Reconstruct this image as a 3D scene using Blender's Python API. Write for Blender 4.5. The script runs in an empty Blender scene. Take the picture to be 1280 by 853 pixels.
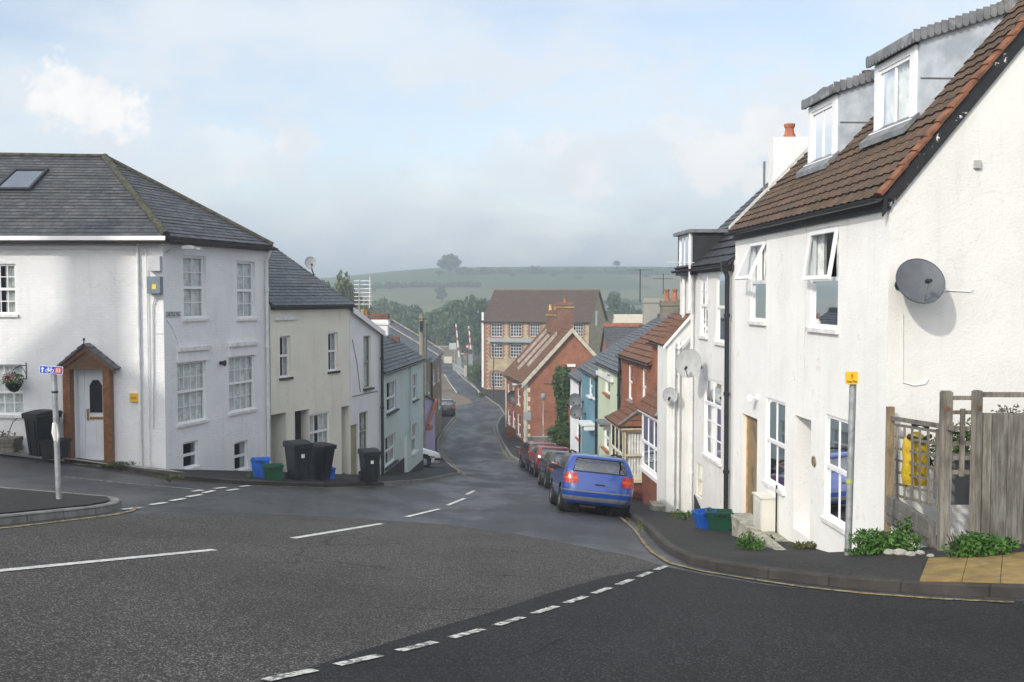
import bpy, bmesh, math, random
import numpy as np
from mathutils import Vector, Matrix
R = math.radians
C = bpy.context.scene.collection
sc = bpy.context.scene
rnd = random.Random(7)

# ------------------------------------------------------------------ camera, sky, sun, exposure
F = 1244.4                                   # focal length in pixels of a 1280 px wide picture (35 mm lens)
HORIZON = 370.0
PITCH = math.atan((426.5 - HORIZON) / F)
cam_d = bpy.data.cameras.new('camera'); cam_d.lens = 35.0; cam_d.sensor_width = 36.0
cam_d.clip_end = 6000; cam_d.clip_start = 0.1
cam = bpy.data.objects.new('camera', cam_d); C.objects.link(cam)
cam.location = (0, 0, 0); cam.rotation_euler = (math.pi/2 - PITCH, 0, 0)
sc.camera = cam

SUN_AZ, SUN_EL = R(37), R(32)                # sun behind the camera, to its left
TO_SUN = Vector((-math.sin(SUN_AZ)*math.cos(SUN_EL), -math.cos(SUN_AZ)*math.cos(SUN_EL), math.sin(SUN_EL)))
sun_d = bpy.data.lights.new('sun', 'SUN'); sun_d.energy = 1.9; sun_d.angle = R(1.6); sun_d.color = (1.0, 0.94, 0.84)
sun = bpy.data.objects.new('sun', sun_d); C.objects.link(sun)
sun.rotation_euler = TO_SUN.to_track_quat('Z', 'Y').to_euler()

world = bpy.data.worlds.new('World'); sc.world = world; world.use_nodes = True
def build_world():
    nt = world.node_tree; N = nt.nodes; L = nt.links; N.clear()
    def n(t, **k):
        o = N.new(t)
        for a, b in k.items(): setattr(o, a, b)
        return o
    def math_(op, a, b=None, c=None, clamp=False):
        o = n('ShaderNodeMath', operation=op, use_clamp=clamp)
        for i, v in enumerate((a, b, c)):
            if v is None: continue
            if isinstance(v, (int, float)): o.inputs[i].default_value = v
            else: L.new(v, o.inputs[i])
        return o.outputs[0]
    out = n('ShaderNodeOutputWorld'); bg = n('ShaderNodeBackground')
    sky = n('ShaderNodeTexSky', sky_type='NISHITA', sun_disc=False)
    sky.sun_elevation = SUN_EL; sky.sun_rotation = math.pi + SUN_AZ
    sky.air_density = 1.0; sky.dust_density = 1.2; sky.ozone_density = 1.3
    tc = n('ShaderNodeTexCoord'); sep = n('ShaderNodeSeparateXYZ'); L.new(tc.outputs['Generated'], sep.inputs[0])
    X, Y, Z = sep.outputs
    Yp = math_('MAXIMUM', Y, 0.05)
    u = math_('DIVIDE', X, Yp); v = math_('DIVIDE', Z, Yp)
    comb = n('ShaderNodeCombineXYZ'); L.new(u, comb.inputs[0]); L.new(v, comb.inputs[1])
    def noise(scale, det, rough, off=(0, 0, 0), src=None, sy=1.0):
        mp = n('ShaderNodeMapping'); mp.inputs['Location'].default_value = off; mp.inputs['Scale'].default_value = (1, sy, 1)
        L.new(src or comb.outputs[0], mp.inputs[0])
        t = n('ShaderNodeTexNoise'); t.inputs['Scale'].default_value = scale; t.inputs['Detail'].default_value = det
        t.inputs['Roughness'].default_value = rough; L.new(mp.outputs[0], t.inputs['Vector'])
        return t.outputs['Fac']
    # cumulus heads: where they stand in the sky (u, v), half sizes, strength
    edge = noise(16, 8, 0.62, (3.1, 1.7, 0))
    fine = noise(42, 6, 0.6, (1.3, 4.4, 0))
    wob = math_('ADD', math_('MULTIPLY', math_('SUBTRACT', edge, 0.5), 2.3), math_('MULTIPLY', math_('SUBTRACT', fine, 0.5), 1.7))
    total = None
    for (u0, v0, a, b, s) in [(-.452, .200, .042, .042, 1.0), (-.405, .185, .048, .036, 1.0), (-.215, .152, .026, .020, .8), (-.29, .135, .07, .04, .4),
                              (.07, .125, .05, .045, .6), (.215, .135, .055, .05, .75), (.26, .165, .06, .045, .8),
                              (-.015, .135, .045, .03, .45), (-.07, .12, .05, .03, .3), (.155, .17, .03, .02, .5)]:
        du = math_('DIVIDE', math_('SUBTRACT', u, u0), a); dv = math_('DIVIDE', math_('SUBTRACT', v, v0), b)
        d = math_('SQRT', math_('ADD', math_('MULTIPLY', du, du), math_('MULTIPLY', dv, dv)))
        m = math_('ADD', math_('SUBTRACT', 1.0, d), wob)
        mr = n('ShaderNodeMapRange', interpolation_type='SMOOTHSTEP'); L.new(m, mr.inputs[0])
        mr.inputs[1].default_value = 0.05; mr.inputs[2].default_value = 0.58; mr.inputs[3].default_value = 0; mr.inputs[4].default_value = s
        total = mr.outputs[0] if total is None else math_('MAXIMUM', total, mr.outputs[0])
    front = math_('GREATER_THAN', Y, 0.06)
    cum = math_('MULTIPLY', total, front)
    # high thin veil over the whole sky
    dz = math_('ADD', math_('MAXIMUM', Z, 0.0), 0.22)
    comb2 = n('ShaderNodeCombineXYZ'); L.new(math_('DIVIDE', X, dz), comb2.inputs[0]); L.new(math_('DIVIDE', Y, dz), comb2.inputs[1])
    veil = noise(1.15, 6, 0.55, (0.35, 2.1, 0), comb2.outputs[0])
    mr = n('ShaderNodeMapRange', interpolation_type='SMOOTHSTEP'); L.new(veil, mr.inputs[0])
    mr.inputs[1].default_value = 0.36; mr.inputs[2].default_value = 0.62; mr.inputs[3].default_value = 0.14; mr.inputs[4].default_value = 0.82
    # low stratus tone: soft grey-blue murk between the heads and the horizon
    low = n('ShaderNodeMapRange', interpolation_type='SMOOTHSTEP'); L.new(v, low.inputs[0])
    low.inputs[1].default_value = 0.0; low.inputs[2].default_value = 0.17; low.inputs[3].default_value = 0.9; low.inputs[4].default_value = 0.0
    murk_n = noise(7, 5, 0.55, (0.2, 0.9, 0), None, 1.6)
    mr2 = n('ShaderNodeMapRange'); L.new(murk_n, mr2.inputs[0])
    mr2.inputs[1].default_value = 0.40; mr2.inputs[2].default_value = 0.60; mr2.inputs[3].default_value = 0.25; mr2.inputs[4].default_value = 1.3
    murk = math_('MULTIPLY', low.outputs[0], mr2.outputs[0], clamp=True)
    def mix(fac, a, b, mode='MIX'):
        o = n('ShaderNodeMix', data_type='RGBA', blend_type=mode)
        (L.new(fac, o.inputs['Factor']) if not isinstance(fac, float) else setattr(o.inputs['Factor'], 'default_value', fac))
        for s_, v_ in ((o.inputs['A'], a), (o.inputs['B'], b)):
            if isinstance(v_, tuple): s_.default_value = v_ + (1,)
            else: L.new(v_, s_)
        return o.outputs['Result']
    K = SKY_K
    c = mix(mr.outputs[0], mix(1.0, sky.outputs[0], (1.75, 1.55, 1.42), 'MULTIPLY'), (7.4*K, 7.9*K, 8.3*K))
    c = mix(murk, c, (5.2*K, 6.0*K, 6.9*K))
    brk = noise(9, 7, .62, (5.2, .4, 0), None, 1.9); band = n('ShaderNodeMapRange', interpolation_type='SMOOTHSTEP'); L.new(v, band.inputs[0])
    band.inputs[1].default_value = .03; band.inputs[2].default_value = .12; band.inputs[3].default_value = 0; band.inputs[4].default_value = .6
    bk = n('ShaderNodeMapRange', interpolation_type='SMOOTHSTEP'); L.new(brk, bk.inputs[0]); bk.inputs[1].default_value = .46; bk.inputs[2].default_value = .64
    hi = n('ShaderNodeMapRange', interpolation_type='SMOOTHSTEP'); L.new(v, hi.inputs[0]); hi.inputs[1].default_value = .20; hi.inputs[2].default_value = .34; hi.inputs[3].default_value = 1; hi.inputs[4].default_value = .25
    c = mix(math_('MULTIPLY', math_('MULTIPLY', bk.outputs[0], band.outputs[0]), hi.outputs[0]), c, (7.3*K, 7.5*K, 7.75*K))
    cs = n('ShaderNodeMapRange', interpolation_type='SMOOTHSTEP'); L.new(noise(11, 5, .55, (.7, 2.2, 0)), cs.inputs[0]); cs.inputs[1].default_value = .38; cs.inputs[2].default_value = .58
    c = mix(cum, c, mix(cs.outputs[0], (7.4*K, 7.6*K, 7.9*K), (9.2*K, 9.0*K, 8.8*K)))
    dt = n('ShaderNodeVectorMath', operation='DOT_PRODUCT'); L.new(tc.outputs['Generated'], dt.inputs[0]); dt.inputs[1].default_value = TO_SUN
    au = math_('POWER', math_('MAXIMUM', dt.outputs['Value'], 0.0), 2.0)       # broad glow added to the sky round the unseen sun, fills shaded walls
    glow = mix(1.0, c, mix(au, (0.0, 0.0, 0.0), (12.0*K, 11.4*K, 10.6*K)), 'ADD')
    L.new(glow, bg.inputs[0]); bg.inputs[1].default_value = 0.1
    L.new(bg.outputs[0], out.inputs[0])
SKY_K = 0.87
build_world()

sc.view_settings.view_transform = 'Standard'; sc.view_settings.look = 'None'
sc.view_settings.exposure = 0.52; sc.view_settings.gamma = 1.0; sc.view_settings.use_curve_mapping = False
sc.cycles.use_denoising = True
sc.cycles.max_bounces = 6; sc.cycles.diffuse_bounces = 3; sc.cycles.glossy_bounces = 3
sc.cycles.transparent_max_bounces = 12; sc.cycles.volume_bounces = 0

# ------------------------------------------------------------------ sight lines and the lie of the land
def ray(px, py):
    a = (px - 640) / F; b = (426.5 - py) / F
    c_, s_ = math.cos(PITCH), math.sin(PITCH)
    return Vector((a, c_ + b*s_, -s_ + b*c_))
def at(px, py, Y):
    d = ray(px, py); return d * (Y / d.y)

_Y = [-80, -20, 0, 10, 23.5, 40, 53, 65, 75, 88, 100, 115, 130, 150, 180, 230, 300]
_Z = [7.0, 1.1, -1.6, -3.1, -5.16, -7.66, -9.4, -10.5, -11.2, -11.85, -12.3, -12.6, -12.8, -13.0, -13.2, -13.3, -13.3]
_t = np.arange(-80, 300.1, 0.5); _z = np.interp(_t, _Y, _Z)
_k = np.hanning(15); _k /= _k.sum()
_zs = np.convolve(np.pad(_z, 7, mode='edge'), _k, mode='valid')
def sstep(a, b, x):
    t = np.clip((np.asarray(x, float) - a) / (b - a), 0, 1); return t*t*(3 - 2*t)
def Gn(X, Y):
    X = np.asarray(X, float); Y = np.asarray(Y, float)
    z = np.interp(Y, _t, _zs)
    left = np.sqrt(np.minimum(np.minimum(X, 0), 0)**2 + 4) - 2
    left = np.minimum(left, 16)
    z = z + .12*left*(1 - sstep(40, 62, Y))
    r = np.clip(X - 3, 0, 6)
    z = z + .10*(np.sqrt(r*r + .2) - .447)*(1 - sstep(11.5, 15.5, Y))
    z = z - .36*sstep(.8, 4.8, X)*sstep(12.5, 17, Y)*(1 - sstep(42, 56, Y))
    hill = sstep(270, 700, Y)*32 - sstep(700, 1600, Y)*30
    hill = hill*(0.80 + .20*sstep(-150, -40, X)) + 1.5*np.sin(X*.011 + 1.0)*sstep(300, 600, Y)
    return z + hill
def G(X, Y): return float(Gn(X, Y))
def on_ground(px, py, up=0.0):
    """where the sight line through a picture point meets the ground raised by up"""
    d = ray(px, py); d = d / d.y
    Y = 1.0; prev = 1.0
    while Y < 900:
        if d.z*Y <= G(d.x*Y, Y) + up: break
        prev = Y; Y += 0.25 + Y*.01
    for _ in range(30):
        m = (prev + Y) / 2
        if d.z*m <= G(d.x*m, m) + up: Y = m
        else: prev = m
    return Vector((d.x*Y, Y, G(d.x*Y, Y) + up))
def gp(px, py):
    p = on_ground(px, py); return (p.x, p.y)

# ------------------------------------------------------------------ materials
MATS = {}
def new_mat(name):
    m = bpy.data.materials.new(name); m.use_nodes = True
    nt = m.node_tree; nt.nodes.clear()
    out = nt.nodes.new('ShaderNodeOutputMaterial'); b = nt.nodes.new('ShaderNodeBsdfPrincipled')
    nt.links.new(b.outputs[0], out.inputs[0]); MATS[name] = m
    return m, nt, b
def _mixc(nt, fac, a, b, mode='MIX'):
    o = nt.nodes.new('ShaderNodeMix'); o.data_type = 'RGBA'; o.blend_type = mode
    if isinstance(fac, (int, float)): o.inputs['Factor'].default_value = fac
    else: nt.links.new(fac, o.inputs['Factor'])
    for s, v in ((o.inputs['A'], a), (o.inputs['B'], b)):
        if isinstance(v, tuple): s.default_value = (v + (1,))[:4]
        else: nt.links.new(v, s)
    return o.outputs['Result']
def _noise(nt, scale, det=4, rough=.55, coord='Object', stretch=(1, 1, 1)):
    tc = nt.nodes.new('ShaderNodeTexCoord'); mp = nt.nodes.new('ShaderNodeMapping'); mp.inputs['Scale'].default_value = stretch
    t = nt.nodes.new('ShaderNodeTexNoise'); t.inputs['Scale'].default_value = scale; t.inputs['Detail'].default_value = det; t.inputs['Roughness'].default_value = rough
    nt.links.new(tc.outputs[coord], mp.inputs[0]); nt.links.new(mp.outputs[0], t.inputs['Vector'])
    return t.outputs['Fac']
def _ramp(nt, src, a, b, lo=0.0, hi=1.0):
    r = nt.nodes.new('ShaderNodeMapRange'); r.interpolation_type = 'SMOOTHSTEP'; nt.links.new(src, r.inputs[0])
    r.inputs[1].default_value = a; r.inputs[2].default_value = b; r.inputs[3].default_value = lo; r.inputs[4].default_value = hi
    return r.outputs[0]
def _bump(nt, bsdf, src, strength, dist=.01, prev=None):
    bp = nt.nodes.new('ShaderNodeBump'); bp.inputs['Strength'].default_value = strength; bp.inputs['Distance'].default_value = dist
    nt.links.new(src, bp.inputs['Height'])
    if prev is not None: nt.links.new(prev, bp.inputs['Normal'])
    nt.links.new(bp.outputs[0], bsdf.inputs['Normal']); return bp.outputs[0]
def M(name, col, rough=.6, var=.12, scale=2.5, bump=0, bscale=30, bdist=.01, metal=0, spec=.4, dirt=None, streak=0, alt=None, coat=0):
    if name in MATS: return MATS[name]
    m, nt, b = new_mat(name)
    n = _noise(nt, scale)
    dark = tuple(c*(1 - var) for c in col); light = tuple(min(1, c*(1 + var*.6)) for c in col)
    c = _mixc(nt, _ramp(nt, n, .3, .7), dark, light)
    if alt: c = _mixc(nt, _ramp(nt, _noise(nt, scale*.6, 6, .7), .52, .68), c, alt)
    if streak:
        s = _noise(nt, 1.0, 5, .6, 'Object', (5, 5, .45))
        c = _mixc(nt, _ramp(nt, s, .54, .76, 0, streak), c, tuple(x*.55 for x in col[:2]) + (col[2]*.46,))
    if dirt:
        s = _noise(nt, 1.3, 7, .72)
        c = _mixc(nt, _ramp(nt, s, .57, .74, 0, dirt[1]), c, dirt[0])
    nt.links.new(c, b.inputs['Base Color']); b.inputs['Roughness'].default_value = rough; b.inputs['Metallic'].default_value = metal
    b.inputs['Specular IOR Level'].default_value = spec
    if coat: b.inputs['Coat Weight'].default_value = coat; b.inputs['Coat Roughness'].default_value = .04
    if bump: _bump(nt, b, _noise(nt, bscale, 5, .6), bump, bdist)
    return m
def render_wall(name, col, lumps=.7, stain=(.30, .27, .20), stain_amt=.5, courses=False, streak=.45):
    """painted rough render or painted masonry: lumpy coat, rain streaks, patchy grime"""
    m, nt, b = new_mat(name)
    n1 = _noise(nt, .8, 5, .6)
    c = _mixc(nt, _ramp(nt, n1, .3, .7), tuple(x*.90 for x in col), col)
    s = _noise(nt, 1.0, 6, .65, 'Object', (4.5, 4.5, .35))
    c = _mixc(nt, _ramp(nt, s, .50, .80, 0, streak), c, tuple(a*b_ for a, b_ in zip(col, (.66, .62, .52))))
    g = _noise(nt, 1.6, 9, .75)
    c = _mixc(nt, _ramp(nt, g, .58, .72, 0, stain_amt), c, stain)
    sp = _noise(nt, 11, 7, .8); c = _mixc(nt, _ramp(nt, sp, .60, .70, 0, stain_amt*.8), c, tuple(x*.75 for x in stain))
    tcc = nt.nodes.new('ShaderNodeTexCoord'); nz = nt.nodes.new('ShaderNodeTexNoise'); nz.inputs['Scale'].default_value = 2.2; nz.inputs['Detail'].default_value = 5; nt.links.new(tcc.outputs['Object'], nz.inputs['Vector'])
    ad = nt.nodes.new('ShaderNodeMixRGB'); ad.blend_type = 'ADD'; ad.inputs[0].default_value = .4; nt.links.new(tcc.outputs['Object'], ad.inputs[1]); nt.links.new(nz.outputs['Color'], ad.inputs[2])
    ve = nt.nodes.new('ShaderNodeTexVoronoi'); ve.feature = 'DISTANCE_TO_EDGE'; ve.inputs['Scale'].default_value = .55; nt.links.new(ad.outputs[0], ve.inputs['Vector'])
    lm = nt.nodes.new('ShaderNodeMath'); lm.operation = 'MULTIPLY'; nt.links.new(_ramp(nt, ve.outputs['Distance'], .0005, .004, .16, 0), lm.inputs[0]); nt.links.new(_ramp(nt, _noise(nt, .45, 3, .5), .50, .56), lm.inputs[1])
    c = _mixc(nt, lm.outputs[0], c, tuple(x*.6 for x in stain))
    nt.links.new(c, b.inputs['Base Color']); b.inputs['Roughness'].default_value = .85; b.inputs['Specular IOR Level'].default_value = .15
    prev = None
    if courses:
        tc = nt.nodes.new('ShaderNodeTexCoord'); br = nt.nodes.new('ShaderNodeTexBrick')
        nt.links.new(tc.outputs['UV'], br.inputs['Vector']); br.inputs['Scale'].default_value = 1
        br.inputs['Brick Width'].default_value = .23; br.inputs['Row Height'].default_value = .078; br.inputs['Mortar Size'].default_value = .012; br.inputs['Mortar Smooth'].default_value = .6
        inv = nt.nodes.new('ShaderNodeMath'); inv.operation = 'SUBTRACT'; inv.inputs[0].default_value = 1; nt.links.new(br.outputs['Fac'], inv.inputs[1])
        prev = _bump(nt, b, inv.outputs[0], .35, .006)
    prev = _bump(nt, b, _noise(nt, 6, 4, .55), min(1, lumps*.9), .025, prev)
    _bump(nt, b, _noise(nt, 26, 5, .7), min(1, lumps*1.6), .022, prev)
    return m
def brick(name, c1, c2, mortar, bw=.225, rh=.075, ms=.010, rough=.85, bump=.5, weather=None):
    m, nt, b = new_mat(name)
    tc = nt.nodes.new('ShaderNodeTexCoord'); br = nt.nodes.new('ShaderNodeTexBrick')
    nt.links.new(tc.outputs['UV'], br.inputs['Vector']); br.inputs['Scale'].default_value = 1
    br.inputs['Brick Width'].default_value = bw; br.inputs['Row Height'].default_value = rh; br.inputs['Mortar Size'].default_value = ms
    br.inputs['Color1'].default_value = c1 + (1,); br.inputs['Color2'].default_value = c2 + (1,); br.inputs['Mortar'].default_value = mortar + (1,)
    br.inputs['Bias'].default_value = 0
    n = _noise(nt, 1.4, 6, .65)
    c = _mixc(nt, _ramp(nt, n, .3, .7), br.outputs['Color'], _mixc(nt, 1.0, br.outputs['Color'], (.68, .66, .66), 'MULTIPLY'))
    if weather:
        c = _mixc(nt, _ramp(nt, _noise(nt, 2.2, 8, .75), .54, .70, 0, weather[1]), c, weather[0])
    nt.links.new(c, b.inputs['Base Color']); b.inputs['Roughness'].default_value = rough; b.inputs['Specular IOR Level'].default_value = .25
    inv = nt.nodes.new('ShaderNodeMath'); inv.operation = 'SUBTRACT'; inv.inputs[0].default_value = 1; nt.links.new(br.outputs['Fac'], inv.inputs[1])
    prev = _bump(nt, b, inv.outputs[0], bump, .01)
    _bump(nt, b, _noise(nt, 40, 4, .6), .25, .008, prev)
    return m
def asphalt(name, base, chip, chip_amt, scale, rough, patches=.25, wet=0, crack=.75):
    m, nt, b = new_mat(name)
    tc = nt.nodes.new('ShaderNodeTexCoord'); vo = nt.nodes.new('ShaderNodeTexVoronoi'); vo.inputs['Scale'].default_value = scale
    nt.links.new(tc.outputs['Object'], vo.inputs['Vector'])
    sepc = nt.nodes.new('ShaderNodeSeparateColor'); nt.links.new(vo.outputs['Color'], sepc.inputs[0])
    c = _mixc(nt, _ramp(nt, sepc.outputs[0], 1 - chip_amt, 1.0), base, chip)
    big = _noise(nt, .35, 6, .62)
    c = _mixc(nt, _ramp(nt, big, .35, .68, 0, patches), c, tuple(x*.45 for x in base))
    med = _noise(nt, 2.2, 6, .7)
    c = _mixc(nt, _ramp(nt, med, .55, .75, 0, patches*.8), c, tuple(min(1, x*1.9) for x in base))
    tr = _noise(nt, .9, 4, .6, 'Object', (1.3, .12, 1)); c = _mixc(nt, _ramp(nt, tr, .52, .70, 0, patches*.7), c, tuple(min(1, x*2.0) for x in base))
    mp = nt.nodes.new('ShaderNodeMixRGB'); mp.blend_type = 'ADD'; mp.inputs[0].default_value = .5
    nz = nt.nodes.new('ShaderNodeTexNoise'); nz.inputs['Scale'].default_value = 1.7; nz.inputs['Detail'].default_value = 5; nt.links.new(tc.outputs['Object'], nz.inputs['Vector'])
    nt.links.new(tc.outputs['Object'], mp.inputs[1]); nt.links.new(nz.outputs['Color'], mp.inputs[2])
    ve = nt.nodes.new('ShaderNodeTexVoronoi'); ve.feature = 'DISTANCE_TO_EDGE'; ve.inputs['Scale'].default_value = .33; nt.links.new(mp.outputs[0], ve.inputs['Vector'])
    lm = nt.nodes.new('ShaderNodeMath'); lm.operation = 'MULTIPLY'; nt.links.new(_ramp(nt, ve.outputs['Distance'], .002, .009, 1, 0), lm.inputs[0]); nt.links.new(_ramp(nt, _noise(nt, .25, 3, .5), .48, .56, 0, crack), lm.inputs[1])
    c = _mixc(nt, lm.outputs[0], c, (.008, .008, .008))
    nt.links.new(c, b.inputs['Base Color']); b.inputs['Specular IOR Level'].default_value = .35 if wet else .2
    if wet:
        nt.links.new(_ramp(nt, _noise(nt, .5, 5, .6, 'Object', (1, .35, 1)), .40, .62, rough, rough - wet), b.inputs['Roughness'])
    else: b.inputs['Roughness'].default_value = rough
    prev = _bump(nt, b, vo.outputs['Distance'], .6, .006)
    _bump(nt, b, _noise(nt, 25, 4, .6), .3, .006, prev)
    return m
def worn_paint(name, col, wear=.5):
    m, nt, b = new_mat(name)
    n = _noise(nt, 11, 7, .8)
    c = _mixc(nt, _ramp(nt, n, .47, .54, 0, wear), col, (.045, .043, .04))
    c = _mixc(nt, _ramp(nt, _noise(nt, 3, 4, .6), .4, .8, 0, .35), c, tuple(x*.55 for x in col))
    nt.links.new(c, b.inputs['Base Color']); b.inputs['Roughness'].default_value = .7; b.inputs['Specular IOR Level'].default_value = .25
    _bump(nt, b, _noise(nt, 60, 3, .6), .3, .004)
    return m
def glass(name, tint=(.55, .6, .62), refl=.16, least=.04):
    m = bpy.data.materials.new(name); m.use_nodes = True; MATS[name] = m
    nt = m.node_tree; nt.nodes.clear()
    out = nt.nodes.new('ShaderNodeOutputMaterial'); mx = nt.nodes.new('ShaderNodeMixShader')
    tr = nt.nodes.new('ShaderNodeBsdfTransparent'); tr.inputs[0].default_value = tint + (1,)
    gl = nt.nodes.new('ShaderNodeBsdfGlossy'); gl.inputs['Roughness'].default_value = .02; gl.inputs['Color'].default_value = (.95, .97, 1, 1)
    fr = nt.nodes.new('ShaderNodeLayerWeight'); fr.inputs['Blend'].default_value = refl
    mm = nt.nodes.new('ShaderNodeMath'); mm.operation = 'MAXIMUM'; mm.inputs[1].default_value = least; nt.links.new(fr.outputs['Fresnel'], mm.inputs[0]); nt.links.new(mm.outputs[0], mx.inputs[0]); nt.links.new(tr.outputs[0], mx.inputs[1]); nt.links.new(gl.outputs[0], mx.inputs[2])
    nt.links.new(mx.outputs[0], out.inputs[0])
    return m
def leaf_mat(name, c1, c2):
    m, nt, b = new_mat(name)
    n = _noise(nt, .9, 3, .6); n2 = _noise(nt, 7, 2, .5)
    c = _mixc(nt, _ramp(nt, n, .35, .65), c1, c2)
    c = _mixc(nt, _ramp(nt, n2, .4, .7, 0, .5), c, tuple(x*1.5 for x in c2))
    nt.links.new(c, b.inputs['Base Color']); b.inputs['Roughness'].default_value = .6; b.inputs['Specular IOR Level'].default_value = .25
    b.inputs['Subsurface Weight'].default_value = 0
    return m
def tile_mat(name, c1, c2, moss, bw, rh, gap=.006, rough=.7, moss_amt=.5, spec=.3, var=.5):
    """roof covering: every slate or tile its own tone, in courses of rh along the slope"""
    m, nt, b = new_mat(name)
    tc = nt.nodes.new('ShaderNodeTexCoord'); br = nt.nodes.new('ShaderNodeTexBrick')
    nt.links.new(tc.outputs['UV'], br.inputs['Vector']); br.inputs['Scale'].default_value = 1
    br.inputs['Brick Width'].default_value = bw; br.inputs['Row Height'].default_value = rh; br.inputs['Mortar Size'].default_value = gap
    br.inputs['Color1'].default_value = c1 + (1,); br.inputs['Color2'].default_value = c2 + (1,); br.inputs['Mortar'].default_value = tuple(x*.25 for x in c1) + (1,)
    c = br.outputs['Color']
    c = _mixc(nt, _ramp(nt, _noise(nt, 3.0, 5, .65), .3, .7, 0, var), c, tuple(x*.45 for x in c1))
    c = _mixc(nt, _ramp(nt, _noise(nt, 1.1, 8, .75), .50, .68, 0, moss_amt), c, moss)
    nt.links.new(c, b.inputs['Base Color']); b.inputs['Specular IOR Level'].default_value = spec
    nt.links.new(_ramp(nt, _noise(nt, 6, 4, .6), .3, .7, rough - .15, rough + .1), b.inputs['Roughness'])
    inv = nt.nodes.new('ShaderNodeMath'); inv.operation = 'SUBTRACT'; inv.inputs[0].default_value = 1; nt.links.new(br.outputs['Fac'], inv.inputs[1])
    prev = _bump(nt, b, inv.outputs[0], .6, .008)
    _bump(nt, b, _noise(nt, 18, 5, .7), .4, .012, prev)
    return m

W_NEAR = render_wall('white_rough_render', (.87, .87, .85), .30, (.42, .38, .30), .5, streak=.2)  # street front toned whiter than the gable, missing light put into the colour
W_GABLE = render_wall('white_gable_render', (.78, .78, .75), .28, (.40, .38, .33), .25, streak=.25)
W_SIDE = render_wall('white_old_render', (.78, .78, .76), .4, (.42, .36, .26), .6)
W_LEFT = render_wall('white_painted_masonry', (.85, .86, .87), .8, (.36, .33, .27), .4, courses=True, streak=.25)
W_CREAM = render_wall('cream_render', (.82, .80, .69), .5, (.36, .34, .27), .35)
W_WHITE2 = render_wall('cool_white_render', (.80, .82, .84), .35, (.40, .38, .33), .35)
W_BLUE = render_wall('pale_blue_render', (.58, .67, .66), .35, (.34, .34, .28), .5)
W_PURPLE = render_wall('lilac_render', (.42, .37, .53), .4, (.3, .28, .32), .3)
W_TEAL = render_wall('sky_blue_render', (.15, .29, .37), .3, (.12, .22, .28), .3)
W_GREEN = render_wall('mint_render', (.58, .66, .50), .3, (.36, .42, .30), .3)
W_PIER = render_wall('chalky_white_render', (.78, .79, .77), .3, (.5, .47, .38), .5, streak=.6)
W_SOOTY = render_wall('grey_cement_render', (.33, .33, .30), .5, (.20, .20, .16), .6)
BRICK = brick('red_brick', (.43, .14, .06), (.33, .10, .05), (.30, .22, .17), weather=((.22, .10, .07), .35))
BRICK2 = brick('dark_red_brick', (.30, .085, .05), (.22, .06, .04), (.22, .16, .13), weather=((.15, .07, .05), .35))
BRICK_CH = brick('sooty_chimney_brick', (.25, .10, .06), (.17, .07, .045), (.25, .2, .15), weather=((.20, .17, .05), .6))
STONE = brick('coursed_rubble_stone', (.38, .31, .20), (.30, .25, .17), (.26, .22, .17), bw=.42, rh=.17, ms=.02, weather=((.20, .18, .14), .5))
STONE_Y = brick('yellow_mill_stone', (.50, .42, .255), (.44, .365, .22), (.40, .34, .24), bw=.5, rh=.2, ms=.015, weather=((.40, .33, .20), .3))
STONE_G = brick('grey_lias_stone', (.26, .24, .19), (.20, .185, .15), (.2, .185, .15), bw=.45, rh=.16, ms=.02, weather=((.13, .13, .09), .5))
SLATE = tile_mat('blue_grey_slate', (.050, .053, .060), (.105, .106, .112), (.085, .088, .072), .30, .21, gap=.008, moss_amt=.35, rough=.55, spec=.4, var=.7)
SLATE2 = tile_mat('dark_old_slate', (.060, .066, .074), (.105, .112, .12), (.13, .135, .11), .28, .19, moss_amt=.4, rough=.5, spec=.45)
PANTILE = tile_mat('mossy_clay_tile', (.095, .066, .047), (.140, .084, .052), (.058, .052, .030), .30, .235, gap=.004, rough=.85, moss_amt=.75)
PANTILE_RED = M('bare_orange_clay', (.20, .085, .045), .85, .45, 5, .5, 30, alt=(.12, .07, .04))
TILE_BROWN = tile_mat('brown_clay_tile', (.20, .095, .055), (.145, .075, .05), (.10, .085, .05), .30, .27, gap=.006, rough=.85, moss_amt=.4)
TILE_MILL = tile_mat('dark_plain_tile', (.105, .072, .05), (.085, .06, .045), (.12, .09, .045), .17, .11, gap=.004, rough=.9, moss_amt=.5)
TILE_BLACK = tile_mat('black_interlocking_tile', (.035, .036, .04), (.048, .048, .052), (.05, .05, .05), .33, .30, gap=.008, rough=.55, moss_amt=.1)
RIDGE_M = M('mossy_ridge_mortar', (.062, .060, .042), .95, .5, 6, .8, 25, .03, alt=(.042, .044, .020))
RIDGE_R = M('red_ridge_clay', (.33, .12, .065), .85, .3, 5)
LEAD = M('weathered_lead', (.46, .52, .58), .6, .25, 2.2, .25, 14, .01, alt=(.33, .38, .43), streak=.35)
LEAD_D = M('dark_lead', (.17, .18, .19), .6, .3, 4, .3, 20, .01, alt=(.30, .31, .32))
UPVC = M('white_window_plastic', (.82, .83, .84), .35, .05, 3, spec=.5)
CREAM_W = M('cream_window_paint', (.62, .60, .44), .5, .1, 3)
OLIVE_W = M('olive_window_paint', (.34, .32, .20), .5, .12, 3)
SILL_D = M('dark_slate_sill', (.045, .05, .055), .6, .3, 6)
SILL_W = M('white_stone_sill', (.72, .72, .70), .7, .15, 5, .3, 30, dirt=((.28, .26, .18), .6))
SILL_R = M('red_tile_sill', (.36, .12, .06), .8, .25, 6)
SILL_G = M('grey_stone_sill', (.30, .30, .28), .8, .25, 6)
PIPE_W = M('white_painted_pipe', (.72, .73, .73), .5, .12, 4, dirt=((.4, .36, .28), .4))
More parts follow.
